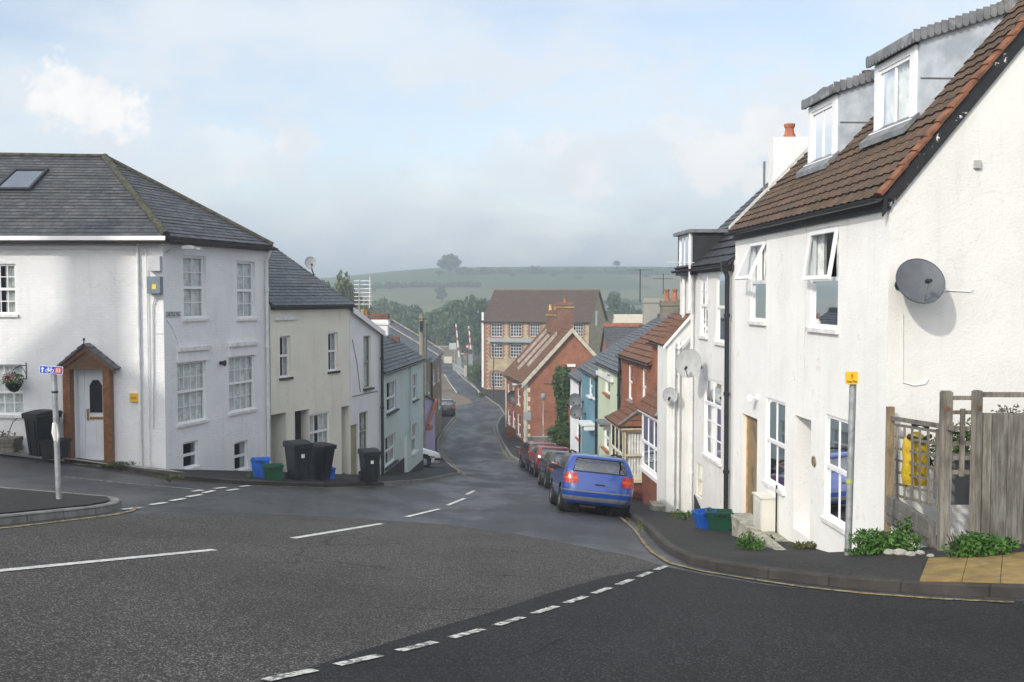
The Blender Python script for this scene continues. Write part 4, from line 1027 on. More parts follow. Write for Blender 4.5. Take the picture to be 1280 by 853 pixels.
def row_house(name, label, a, b, eave_px, mat, wins, pitch=.66, depth=4.0, roofmat=SLATE2, course=.2, z0=None, inner=1, group=ROW_R, E=None, **k):
    t = (Vector(b) - Vector(a)).normalized(); n = Vector((t.y, -t.x))*inner
    plan = [a, b, tuple(Vector(b) + n*2*depth), tuple(Vector(a) + n*2*depth)]; fs = plan_facs(plan); f = fs[0]
    if E is None: E = f.hit(*eave_px)[1]
    rects = [f.rect(*w[:4]) for w in wins]
    z0 = z0 if z0 is not None else min(G(*a), G(*b)) - 1
    root, mb = building(name, label, 'house', plan, fs, z0, E + .05, mat, {0: [hole(r, w[4] if len(w) > 4 else .25) for r, w in zip(rects, wins)]}, group)
    gable_fill(mb, fs, (1, 3), E + .05, E + (depth + .1)*pitch)
    mb.build('wall', mat, root)
    Zr = row_roof(root, f, E, .14, depth, pitch, roofmat, course, **k)
    return root, f, fs, rects, E, Zr

def bay(root, f, u0, u1, p, zb, zs, zt, za, base_mat, frame, roofmat, front_cols=3):
    """a square bay: brick base zb-zs, windows zs-zt, tiled hipped roof up to za"""
    P = f.pt; m = MB(); m.fbox(f, u0, u1, -.05, p, zb, zs - .06); bw = m.build('bay_window', base_mat, root)
    s = MB(); s.fbox(f, u0 - .08, u1 + .08, -.04, p + .08, zs - .058, zs + .06); s.build('bay_sill', frame, bw)
    ff = Fac(tuple(P(u0, p, 0).xy), tuple(P(u1, p, 0).xy)); sf = Fac(tuple(P(u0, 0, 0).xy), tuple(P(u0, p, 0).xy)); tf = Fac(tuple(P(u1, 0, 0).xy), tuple(P(u1, p, 0).xy), tuple(P(u1 + 5, 0, 0).xy))
    for g_, c in ((ff, front_cols), (sf, 1), (tf, 1)):
        window(g_, (0 if g_ is not ff else .0, g_.L, zs + .06, zt), root, .0 if g_ is ff else .012, cols=c, frame=frame, sill=None, fw=.10, cov=.95, room=None, split=.48, bar=.05)
    c = MB(); c.fbox(f, u0 - .12, u1 + .12, -.03, p + .12, zt + .002, zt + .12); c.build('bay_fascia', frame, bw)
    c = MB(); c.fbox(f, u0 + .02, u1 - .02, .006, .05, zs, zt); c.build('bay_interior', DARK_IN, bw)
    r = MB(); slope(r, P(u0 - .2, p + .2, zt + .12), P(u1 + .2, p + .2, zt + .12), P(u1 - .25, .02, za), P(u0 + .25, .02, za), .25, .03)
    slope(r, P(u0 - .2, .02, zt + .12), P(u0 - .2, p + .2, zt + .12), P(u0 + .25, .02, za), P(u0 + .25, .02, za), .25, .03)
    slope(r, P(u1 + .2, .02, zt + .12), P(u1 + .2, p + .2, zt + .12), P(u1 - .25, .02, za), P(u1 - .25, .02, za), .25, .03)
    r.build('bay_roof', TILE_BROWN, bw)
    h = MB(); h.tube([P(u0 - .2, p + .2, zt + .17), P(u0 + .25, .04, za + .05)], .06, 6); h.build('hip_flashing', LEAD_D, bw, smooth=True)

# --- brick pair with bays
root, f, fs, rc, E, Zr = row_house('brick_house', 'near brick house with brown tiled roof and white bay at its foot', (5.0, 28.7), (4.66, 33.0), (825, 428), BRICK, [(823, 829, 442, 487)], .72, 4.2, TILE_BROWN, .27, lip=.03, ridge=RIDGE_R)
window(f, rc[0], root, .07, frame=UPVC, sill=SILL_G)
ff = Fac((4.36, 28.9), (4.30, 31.5)); z = lambda px, py, Y: at(px, py, Y).z
bay(root, f, .15, 2.75, .66, -7.6, z(828, 602, 29), z(828, 526, 29), z(838, 476, 29.5), BRICK2, UPVC, TILE_BROWN)
root, f, fs, rc, E, Zr = row_house('brick_house', 'lower brick house with cream bay and two tall white upstairs windows', (4.66, 33.05), (4.24, 38.5), (795, 449), BRICK, [(784.5, 790.5, 456, 500), (801.5, 808, 461, 508)], .72, 4.2, TILE_BROWN, .27, lip=.03, ridge=RIDGE_R)
for r_ in rc: window(f, r_, root, .07, frame=UPVC, sill=SILL_G)
bay(root, f, .95, 3.35, .78, -8.2, z(790, 601, 34), z(790, 537, 34), z(796, 510, 34.5), BRICK2, CREAM_W, TILE_BROWN)
pipe(root, [f.pt(f.L - .1, .09, E), f.pt(f.L - .1, .09, -8)], .05, PIPE_B)
# --- mint, blue and white houses
root, f, fs, rc, E, Zr = row_house('mint_house', 'pale mint green rendered house with red tile sills', (4.24, 38.52), (3.89, 44.8), (763, 459), W_GREEN, [(756.5, 762.5, 462, 492), (755, 761, 534, 561)], .62, 4.0, SLATE2, .2)
for r_ in rc: window(f, r_, root, .05, frame=UPVC, sill=SILL_R, sill_out=.14)
def canopy(root, f, px, py, w, mat):
    u, z_ = f.hit(px, py); m = MB(); m.fbox(f, u - w/2, u + w/2, .003, .65, z_, z_ + .09); m.fbox(f, u - w/2 + .05, u - w/2 + .12, .004, .5, z_ - .22, z_ - .002); m.fbox(f, u + w/2 - .12, u + w/2 - .05, .004, .5, z_ - .22, z_ - .002); m.build('door_canopy', mat, root)
canopy(root, f, 767, 529, 1.3, LEAD_D)
pipe(root, [f.pt(.15, .08, E), f.pt(.15, .08, -8.4)], .05, PIPE_B)
m = MB(); u, z_ = f.hit(757, 471); m.fbox(f, u - 2.2, u + 2.2, .003, .12, z_ - .06, z_ + .1); m.build('string_course', UPVC, root)
root, f, fs, rc, E, Zr = row_house('blue_house', 'sky blue rendered house between a mint and a white one', (3.89, 44.82), (3.56, 50.8), (740, 467), W_TEAL, [(736.5, 740.5, 470, 495), (743, 746, 474, 497)], .64, 4.0, SLATE2, .2)
for r_ in rc: window(f, r_, root, .04, frame=UPVC, sill=UPVC, sill_out=.16)
canopy(root, f, 741, 530, 1.4, UPVC)
pipe(root, [f.pt(.1, .08, E), f.pt(.1, .08, -9)], .05, PIPE_B)
root, f, fs, rc, E, Zr = row_house('white_end_house', 'white end house with two dark satellite dishes on its front', (3.56, 50.82), (3.29, 56), (721, 473), W_WHITE2, [(722, 725, 486, 500), (721.5, 725, 528, 548)], .64, 4.0, SLATE2, .2)
for r_ in rc: window(f, r_, root, .04, frame=UPVC, sill=SILL_R, sill_out=.12)
pipe(root, [f.pt(.1, .08, E), f.pt(.1, .08, -10)], .05, PIPE_B)
RF7 = f
chimney(root, 7.95, 57.0 - 1.2, -3.2, at(813, 373, 56).z, 1.2, .7, W_SOOTY, 0, TERRA, -.05)
rt = [o for o in C.objects if o.name == 'blue_house'][0]
chimney(rt, 7.75, 48.6, -2.6, at(838, 376, 48.6).z, .95, 1.2, STONE_G, 2, TERRA, -.05, pot_h=.55)

# --- red brick gable house on the bend
def gable_house():
    a, b = (.96, 75.0), (-.54, 84.0); c, d = (6.6, 84.0), (8.1, 75.0); plan = [a, b, c, d]; fs = plan_facs(plan); f, g = fs[0], Fac(a, d)
    E = at(654, 479, 75).z; Zr = at(715, 409, 75).z
    wins = [f.rect(*w) for w in ((634.5, 637.5, 480, 500), (640.5, 643.5, 484, 504), (647, 650.5, 486, 506), (635, 638, 512, 530), (641, 644, 514, 534), (647, 651, 518, 544))]
    root, mb = building('red_brick_gable_house', 'red brick house with a broad gable and cream corner stones on the bend', 'house', plan, fs, -13, E, BRICK, {0: [hole(w) for w in wins]}, ROW_R)
    gable_fill(mb, fs, (1, 3), E, Zr - .1); mb.build('wall', BRICK, root)
    for w in wins: window(f, w, root, .05, frame=UPVC, cols=1)
    up = MB(); d1, d2 = Vector((4.53, 74.8, 0)), Vector((3.03, 84.2, 0)); e1, e2 = Vector((.72, 74.8, E)), Vector((-.80, 84.2, E))
    r1, r2 = d1 + Vector((0, 0, Zr)), d2 + Vector((0, 0, Zr)); g1, g2 = Vector((8.34, 74.8, E)), Vector((6.84, 84.2, E))
    slope(up, e1, e2, r2, r1, .3, .03); slope(up, g1, g2, r2 + Vector((.01, 0, 0)), r1 + Vector((.01, 0, 0)), .3, .03); ro = up.build('roof', TILE_BROWN, root)
    for k in (.27, .5, .74):
        fl = MB(); p, q = e1.lerp(e2, k), r1.lerp(r2, k); o_ = Vector((-.12, 0, .16)); s_ = (e2 - e1).normalized()*.09
        k0, k1 = (.25, .95) if k != .5 else (.15, .8)
        p, q = p.lerp(q, k0), p.lerp(q, k1)
        fl.hexa([p - s_, p + s_, q + s_, q - s_], [x + o_ for x in (p - s_, p + s_, q + s_, q - s_)]); fl.build('roof_flashing', M('pale_mortar_strip', (.42, .37, .32), .8, .3, 3), ro)
    bb = MB()
    for s0, s1 in ((e1, r1), (r1, g1)):
        bb.hexa([s0 + Vector((0, -.12, -.42)), s0 + Vector((0, -.02, -.42)), s1 + Vector((0, -.02, -.42)), s1 + Vector((0, -.12, -.42))], [s0 + Vector((0, -.12, -.02)), s0 + Vector((0, -.02, -.02)), s1 + Vector((0, -.02, -.02)), s1 + Vector((0, -.12, -.02))])
    bb.build('bargeboard', M('pale_bargeboard', (.50, .47, .38), .7, .2, 3), root)
    q = MB()
    for i in range(13):
        z_ = E - .35*(i + 1); w = .42 if i % 2 else .24; q.fbox(g, -.02, w, -.01, .025, z_ + .01, z_ + .34); q.fbox(f, .0, .66 - w, -.01, .025, z_ + .01, z_ + .34)
    q.build('quoins', M('cream_quoin', (.62, .58, .44), .8, .12, 3), root)
    q = MB(); q.fbox(f, f.L - .5, f.L, -.01, .03, E - 4.5, E - .01); q.build('corner_pilaster', M('cream_quoin', (.6, .55, .4)), root)
    u, z_ = g.hit(714, 457); q = MB(); q.fbox(g, u - .32, u + .32, .003, .12, z_ - .1, z_ + .1); q.fbox(g, u - .32, u - .22, .003, .1, z_ - .35, z_ - .101); q.build('window_hood', UPVC, root)
    fl = MB(); fl.tube([g.pt(*x) for x in ((g.hit(680, 499)[0], .02, g.hit(680, 480)[1]), (g.hit(680, 499)[0], .02, g.hit(680, 480)[1]))] + [g.pt(g.hit(703, 480)[0], .02, g.hit(703, 480)[1])], .03, 4); fl.build('cable', PIPE_B, root)
    chimney(root, 4.1, 77.2, Zr - .6, at(712, 378, 77).z, 1.25, .9, BRICK_CH, 1, TERRA, 0, pot_h=.35, band=M('mossy_band', (.30, .26, .10), .9, .4, 8))
    chimney(root, 3.3, 80.5, Zr - .6, at(695, 388, 80).z, 1.0, .8, BRICK_CH, 2, (TERRA_Y, TERRA), 0, pot_h=.45, band=M('mossy_band', (.3, .26, .1)))
    gutter(root, e1 + Vector((-.06, 0, -.06)), e2 + Vector((-.06, 0, -.06)), PIPE_B, .07)
    return f, g
RF8, RG8 = gable_house()
# --- slate roofed house behind it
def back_slate_house():
    plan = [(8.6, 87), (15, 87), (15, 96), (8.6, 96)]; fs = plan_facs(plan); E, Zr = -6.0, at(775, 408, 91).z
    root, mb = building('slate_roofed_house', 'house with a dark slate roof and red ridge behind the brick gable', 'house', plan, fs, -13, E, BRICK, {}, ROW_R)
    gable_fill(mb, fs, (1, 3), E, Zr - .08); mb.build('wall', BRICK, root)
    r = MB(); slope(r, (8.4, 86.8, E), (15.2, 86.8, E), (15.2, 91.5, Zr), (8.4, 91.5, Zr), .25); slope(r, (8.4, 96.2, E), (15.2, 96.2, E), (15.2, 91.52, Zr), (8.4, 91.52, Zr), .25); ro = r.build('roof', SLATE2, root)
    k = MB(); k.box(8.4, 15.2, 91.35, 91.65, Zr - .05, Zr + .28); k.build('ridge', RIDGE_R, ro)
back_slate_house()

# --- the old mill in yellow stone with brick dressings
def mill():
    a = (10.1, 131.0); b = (-3.8, 135.6); t = (Vector(b) - Vector(a)).normalized(); n = Vector((-t.y, t.x));
    if n.y < 0: n = -n
    c, d = tuple(Vector(b) + n*10), tuple(Vector(a) + n*10); plan = [a, b, c, d]; fs = plan_facs(plan); f, g = fs[0], fs[3]
    E = f.hit(670, 402.5)[1]; Zr = at(675, 363, 137).z
    rows = [(404.5, 421), (430, 447), (466, 484)]; cols = [(613.5, 628), (637.5, 652), (662, 675), (689, 702), (716, 729)]
    wins = [f.rect(x0, x1, y0, y1) for (y0, y1) in rows for (x0, x1) in cols]
    root, mb = building('old_mill', 'three storey yellow stone mill with red brick window surrounds', 'mill building', plan, fs, -15, E, STONE_Y, {0: [hole(w) for w in wins]})
    gable_fill(mb, fs, (1, 3), E, Zr - .15); mb.build('wall', STONE_Y, root)
    up = f.n*.25; dz = Vector((0, 0, 1)); P = f.pt; Dp = -5.0
    r = MB(); slope(r, P(-.3, .3, E - .02), P(f.L + .3, .3, E - .02), P(f.L + .3, Dp, Zr), P(-.3, Dp, Zr), .28); slope(r, P(-.3, -10.3, E), P(f.L + .3, -10.3, E), P(f.L + .3, Dp - .02, Zr), P(-.3, Dp - .02, Zr), .28)
    ro = r.build('roof', TILE_MILL, root); k = MB(); k.tube([P(-.3, Dp, Zr), P(f.L + .3, Dp, Zr)], .12, 6); k.build('ridge', M('brown_ridge_tile', (.15, .085, .05), .85, .3, 4), ro)
    gutter(root, P(-.3, .36, E - .06), P(f.L + .3, .36, E - .06), PIPE_B, .09)
    surr = M('red_brick_dressing', (.27, .115, .075), .85, .3, 6, .3, 30); rr = random.Random(3)
    for w in wins:
        m = MB(); u0, u1, z0, z1 = w; n_ = 8
        for i in range(n_):
            za, zb = z0 + (z1 - z0)*i/n_, z0 + (z1 - z0)*(i + .96)/n_; k = .36 if i % 2 else .20
            m.fbox(f, u0 - k, u0 - .005, -.01, .03, za, zb); m.fbox(f, u1 + .005, u1 + k, -.01, .03, za, zb)
        for i in range(9):                          # a flat brick arch, risen in the middle
            a0, a1 = u0 - .12 + (u1 - u0 + .24)*i/9, u0 - .12 + (u1 - u0 + .24)*(i + .97)/9; r_ = .14*math.sin(math.pi*(i + .5)/9)
            m.fbox(f, a0, a1, -.01, .03, z1 - .02 + r_*.6, z1 + .2 + r_)
        m.fbox(f, u0 - .1, u1 + .1, -.01, .08, z0 - .12, z0 - .01)
        m.build('brick_surround', surr, root)
        window(f, w, root, .12, cols=4, up=2, lo=2, frame=M('pale_mill_frame', (.58, .60, .62), .5), bar=.07, fw=.09, curtain=None, sill=None)
    q = MB()
    for i in range(34):
        z_ = E - .28*(i + 1); k = .55 if i % 2 else .3; q.fbox(f, f.L - k, f.L + .02, -.01, .03, z_, z_ + .27)
    q.build('brick_quoins', surr, root)
    q = MB(); u1_, u0_ = f.hit(612, 425)[0], f.hit(690, 425)[0]; zc = f.hit(640, 425.5)[1]; q.fbox(f, u0_, u1_, .12, .62, zc - .26, zc + .28); q.build('duct', M('grey_duct', (.30, .32, .34), .5, .15, 2), root)
    q = MB(); q.fbox(f, f.L + .03, f.L + .32, -.1, .1, -12.5, Zr - 3.0); q.build('downpipe', PIPE_W, root)
    q = MB(); q.fbox(f, -.03, f.L + .03, .003, .10, -15, f.hit(620, 487)[1]); q.build('plinth', STONE_G, root)
    q = MB(); gg = fs[3]; u, z_ = gg.hit(745, 398); q.fbox(gg, u - .5, u + .5, .003, .06, z_ - 1.0, z_ + 1.0); q.build('loading_door', UPVC, root)
    return f
MF = mill()

# --- left corner house
def corner_house():
    a, b = (-9.06, 25.9), (-7.5, 30.5); l = (-17.0, 25.9); plan = [a, b, (-14.0, 33.6), (-17.0, 33.6), l]; fs = plan_facs(plan); s = fs[0]; f = Fac(a, l)
    fs[4] = f
    E = at(207, 299, 25.9).z
    W = dict(fu=f.rect(-22, 20, 330, 393), fl=f.rect(-22, 29, 456, 519), fd=f.rect(95, 133, 462, 575))
    S = [s.rect(229.5, 257.5, 320, 398), s.rect(296.5, 319, 327, 398), s.rect(222, 257.5, 452, 528), s.rect(286, 318.5, 445, 514), s.rect(229, 248, 552, 585), s.rect(293, 310, 552, 588)]
    root, mb = building('corner_house', 'white painted corner house with hipped slate roof and timber porch', 'house', plan, fs, -6.6, E, W_LEFT, {0: [hole(x) for x in S], 4: [hole(W['fu']), hole(W['fl']), hole(W['fd'], .3)]}, ROW_L)
    mb.build('wall', W_LEFT, root)
    Pk = at(131, 197, 30.1); A = at(208, 297, 25.55); B = at(341, 306, 30.45); A.z = B.z = E + .06; Lf = Vector((-18, 25.55, E + .06)); Pl = Vector((-18, 30.1, Pk.z + .08))
    r = MB(); slope(r, Lf, A, Pk, Pl, .21, .012); slope(r, A, B, Pk, Pk + Vector((0, 0, .001)), .21, .012)
    Bk = Vector((-14, 34, E)); slope(r, Vector((-18, 34, E)), Bk, Pk, Pl, .3); slope(r, Bk, B, Pk, Pk + Vector((0, 0, .001)), .3)
    ro = r.build('roof', SLATE, root)
    for p, q in ((A, Pk), (Pl, Pk), (B, Pk)):
        k = MB(); k.tube([p + Vector((0, 0, .03)), p.lerp(q, .5) + Vector((0, 0, .035)), q + Vector((0, 0, .03))], .10 if q is Pk and p is A else .07, 8); k.build('ridge', RIDGE_M, ro, smooth=True)
    sk = MB(); fr = MB()                              # roof light
    n = ((A - Lf).cross(Pk - Lf)).normalized(); n = n if n.z > 0 else -n
    def on_roof(px, py):
        d = ray(px, py); k = A.dot(n)/d.dot(n); return d*k
    q = [on_roof(*p) for p in ((-8, 240), (38, 240), (62, 214), (20, 214))]
    c_ = sum(q, Vector())/4
    fr_o = [c_ + (p - c_)*1.0 for p in q]; fr_i = [c_ + (p - c_)*.86 for p in q]
    for i in range(4):
        j = (i + 1) % 4; fr.hexa([fr_o[i], fr_o[j], fr_i[j], fr_i[i]], [x + n*.1 for x in (fr_o[i], fr_o[j], fr_i[j], fr_i[i])])
    w = fr.build('roof_window', PIPE_B, root); sk.quad([x + n*.07 for x in fr_i]); sk.build('pane', GLASS_SKY, w)
    # eaves: white fascia then brown gutter
    P = f.pt
    fb = MB(); fb.fbox(f, -.12, f.L, .0, .26, E - .10, E - .001); fb.fbox(s, -.1, s.L + .05, .0, .2, E - .11, E - .002); fb.build('soffit', BLACK_W, root)
    fb = MB(); fb.fbox(f, -.2, f.L, .36, .385, E - .05, E + .06); fb.build('fascia', UPVC, root)
    fb = MB(); fb.fbox(f, .6, f.L, .002, .06, E - .26, E - .14); fb.build('cornice_band', UPVC, root)
    gutter(root, P(-.22, .36, E - .07), P(f.L, .36, E - .05), GUT_BROWN, .07); gutter(root, s.pt(-.15, .28, E - .02), s.pt(s.L + .1, .28, E - .02), GUT_BROWN, .07)
    window(f, W['fu'], root, .07, cols=4, up=2, lo=2, split=.5); window(f, W['fl'], root, .10, cols=4, up=2, lo=2, split=.45, cov=.95)
    for i in (0, 1): window(s, S[i], root, .10, cols=2, up=2, lo=2, split=.49, curtain=CURTAIN, cov=.95, open_top=0, fw=.065)
    for i in (2, 3): window(s, S[i], root, .06, cols=4, up=2, lo=2, split=.52, curtain=CURTAIN, cov=1, bar=.018)
    window(s, S[4], root, .08, cols=1, split=.5, curtain=None); window(s, S[5], root, .08, cols=1, split=.5, cov=.5)
    for i in (2, 3):
        h = MB(); u0, u1, z0, z1 = S[i]; h.fbox(s, u0 - .05, u1 + .1, .002, .14, z1 + .30, z1 + .40); o = h.build('window_hood', SILL_W, root)
        h = MB(); h.fbox(s, u0 - .02, u1 + .06, .002, .05, z1 + .004, z1 + .298); h.build('hood_board', UPVC, o)
    # porch
    dz = W['fd'][2]; u0, u1 = W['fd'][0] - .02, W['fd'][1] + .1
    ul = f.hit(89, 520)[0]; ur = f.hit(138.5, 520)[0]; pz = f.hit(110, 461)[1]; ap = f.hit(118, 431)[1]
    ul, ur = max(ul, ur), min(ul, ur); uc = (ul + ur)/2
    po = MB()
    for uu, zf in ((ul, W['fd'][2] - .25), (ur, W['fd'][2] - .4)): po.fbox(f, uu - .09, uu + .09, .003, .26, zf - .3, pz)
    pp = po.build('porch', WOOD_BR, root)
    g = MB(); g.prism([f.pt(ul + .18, .20, pz), f.pt(ur - .18, .20, pz), f.pt(uc, .20, ap - .08)], f.n*.05); g.build('porch_gable', WOOD_DK, pp)
    g = MB()
    for e in (ul + .26, ur - .26):
        g.hexa([f.pt(e, .271, pz - .12), f.pt(e, .30, pz - .12), f.pt(uc, .30, ap - .16), f.pt(uc, .271, ap - .16)], [f.pt(e, .271, pz + .04), f.pt(e, .30, pz + .04), f.pt(uc, .30, ap), f.pt(uc, .271, ap)])
    g.build('porch_bargeboard', WOOD_BR, pp)
    g = MB()
    for e, sgn in ((ul + .28, 1), (ur - .28, -1)):
        slope(g, f.pt(e, -.05, pz + .02), f.pt(e, .38, pz + .02), f.pt(uc, .38, ap + .05), f.pt(uc, -.05, ap + .05), .22, .02, under=.05)
    g.build('porch_roof', SLATE2, pp)
    sp = MB(); sp.tube([f.pt(uc, .34, ap), f.pt(uc, .34, ap + .16)], .015, 6); sp.tube([f.pt(uc, .34, ap + .12), f.pt(uc, .34, ap + .18)], .03, 8); sp.build('finial', PIPE_B, pp)
    dr = W['fd']; m = MB(); m.fbox(f, dr[0] + .0, dr[1] - .0, -.25, -.2, dr[2], dr[3])
    d = m.build('front_door', DOOR_W, root)
    m = MB()
    uw = dr[1] - dr[0]; x0, x1 = dr[0] + uw*.06, dr[0] + uw*.80   # door leaf on the right of the frame in view
    m.fbox(f, x1 + .0, x1 + .04, -.198, -.17, dr[2], dr[3]); m.fbox(f, dr[0], dr[0] + .05, -.198, -.17, dr[2], dr[3])
    for a_, b_ in ((.14, .42), (.5, .78)):
        xa, xb = x0 + (x1 - x0)*a_, x0 + (x1 - x0)*b_; m.fbox(f, xa, xb, -.198, -.186, dr[2] + .25, dr[2] + .95)
    m.build('door_panels', DOOR_W, d)
    m = MB(); zc = dr[2] + 1.22; xm = (x0 + x1)/2; w_ = (x1 - x0)*.28
    m.prism([f.pt(xm - w_, -.196, zc), f.pt(xm + w_, -.196, zc), f.pt(xm + w_, -.196, zc + .72), f.pt(xm + w_*.45, -.196, zc + .86), f.pt(xm - w_*.45, -.196, zc + .86), f.pt(xm - w_, -.196, zc + .72)], f.n*.012); m.build('door_glass', M('dark_door_glass', (.02, .02, .025), .1, .2, 4), d)
    m = MB(); m.fbox(f, xm - .17, xm + .17, -.197, -.18, zc - .18, zc - .11); m.build('letterbox', M('brass', (.5, .36, .13), .3, .1, metal=.8), d)
    m = MB(); m.fbox(f, x1 - .10, x1 - .06, -.197, -.14, zc - .2, zc + .1); m.build('handle', M('brass', (.5, .36, .13)), d)
    st = MB(); st.fbox(f, dr[0] - .1, dr[1] + .1, -.25, .55, dr[2] - .9, dr[2] - .004); st.build('doorstep', MOSSY, root)
    # pipes on the front and corner
    for px, r_, zt in ((175, .04, 305), (186, .018, 310), (146, 0, 0)):
        if r_: u_ = f.hit(px, 450)[0]; pipe(root, [f.pt(u_, .06, f.hit(px, zt)[1]), f.pt(u_, .06, -4.75)], r_, PIPE_W)
    u_ = s.L - .12; pipe(root, [s.pt(u_ + .02, .22, E - .05), s.pt(u_, .08, E - .4), s.pt(u_, .08, -6.0)], .05, PIPE_W)
    # painted string course, moss at the foot
    for (x0, y0, x1, y1) in ((207, 404, 229, 403),):
        pass
    m = MB(); pts = [f.hit(205, 417), f.hit(190, 417)]; m.tube([f.pt(u, .01, z) for u, z in pts] , .01, 5); m.build('cable', PIPE_W, root)
    m = MB(); pts = [s.hit(*p) for p in ((208, 400), (214, 408), (221, 425), (223, 440))]; m.tube([s.pt(u, .012, z) for u, z in pts], .01, 5); m.build('cable', PIPE_W, root, smooth=True)
    m = MB(); u_, z_ = s.hit(275, 454); m.lathe([(.001, 0), (.05, .0), (.06, .1), (.09, .16), (.001, .18)], Matrix.Translation(s.pt(u_, .003, z_)) @ s.n.to_track_quat('Z', 'Y').to_matrix().to_4x4(), 10); m.build('outside_light', PIPE_B, root)
    return f, s
LF1, LS1 = corner_house()

def shade_house():
    plan = [(-22.7, 14.2), (-17.8, 14.2), (-17.8, 7.0), (-22.7, 7.0)]; fs = plan_facs(plan); E, Zr = 6.4, 8.6
    root, mb = building('gabled_house', 'tall narrow gabled house across the side street from the corner house', 'house', plan, fs, -3.5, E, W_CREAM, {}, ROW_L)
    gable_fill(mb, fs, (0, 2), E, Zr - .05); mb.build('wall', W_CREAM, root)
    r = MB()
    for x in (-23.0, -17.5): slope(r, (x, 6.8, E - .1), (x, 14.4, E - .1), (-20.25, 14.4, Zr), (-20.25, 6.8, Zr), .3)
    r.build('roof', SLATE, root); chimney(root, -20.4, 13.2, 7.3, 11.8, 1.15, .7, BRICK_CH, 2, TERRA)
    for u in (1.4, 3.5):
        window(Fac((-22.7, 14.2), (-17.8, 14.2), (-20, 20)), (u - .5, u + .5, 2.6, 4.0), root, -.02, cols=2, room=None, cov=.9)
shade_house()
drape('verge', [(-15, 25.84), (-8.95, 25.84), (-8.3, 25.2), (-9.6, 24.95), (-12, 25.2), (-15, 25.3)], .124, MOSSY, .5, label='mossy dirt strip between the white corner house and the kerb', cat='verge', kind='structure')
def recess_house():
    """cream house with deep door recesses"""
    a, b = (-7.44, 30.62), (-5.65, 34.6); t = (Vector(b) - Vector(a)).normalized(); n = Vector((-t.y, t.x)); plan = [a, b, tuple(Vector(b) + n*7), tuple(Vector(a) + n*7)]; fs = plan_facs(plan); f = fs[0]; P = f.pt
    E = f.hit(388, 381.5)[1]
    w1, w2, w3 = f.rect(350, 363.5, 420, 472), f.rect(410.5, 422.5, 416, 464), f.rect(387, 412, 517, 562)
    r1, r2, r3 = f.rect(336.5, 358, 517.5, 606), f.rect(369, 387, 513, 606), f.rect(427, 437, 508, 604)
    root, mb = building('cream_house', 'cream rendered house with deep doorway recesses and a slate roof', 'house', plan, fs, -8, E, W_CREAM, {0: [hole(w1), hole(w2), hole(w3)] + [hole(r, .75) for r in (r1, r2, r3)]}, ROW_L)
    Zr = E + 3.6*.62; gable_fill(mb, fs, (1, 3), E, Zr); mb.build('wall', W_CREAM, root)
    r = MB(); slope(r, P(.0, .18, E), P(f.L + .06, .18, E), P(f.L + .06, -3.5, Zr), P(.0, -3.5, Zr), .2, .014); slope(r, P(.0, -7.2, E), P(f.L + .06, -7.2, E), P(f.L + .06, -3.52, Zr), P(.0, -3.52, Zr), .2, .014); ro = r.build('roof', SLATE2, root)
    k = MB(); k.tube([P(0, -3.5, Zr), P(f.L + .06, -3.5, Zr)], .1, 6); k.build('ridge', RIDGE_M, ro)
    gutter(root, P(.0, .22, E - .04), P(f.L + .04, .22, E - .04), PIPE_B, .06); fb = MB(); fb.fbox(f, .02, f.L, .003, .1, E - .14, E - .02); fb.build('fascia', BLACK_W, root)
    for w in (w1, w2): window(f, w, root, .10, cols=2, split=.52, up=1, lo=1, sill=SILL_D, cov=.5)
    window(f, w3, root, .06, cols=4, up=1, lo=1, split=.5, cov=.8)
    poly_door(f, r1, root, DOOR_G, .70); poly_door(f, r2, root, DOOR_W, .70); poly_door(f, r3, root, DOOR_W, .70)
    s = MB(); s.fbox(f, r3[0], r3[1], -.7, -.2, r3[2] - .3, r3[2] + .3); s.fbox(f, r3[0], r3[1], -.3, .1, r3[2] - .3, r3[2] + .1); s.build('doorstep', MOSSY, root)
    m = MB(); u_, z_ = f.hit(358, 398); m.fbox(f, u_ - .6, u_ + .5, .003, .08, z_ - .05, z_ + .05); m.build('wall_bracket', PIPE_W, root)
    return f
LF2 = recess_house()
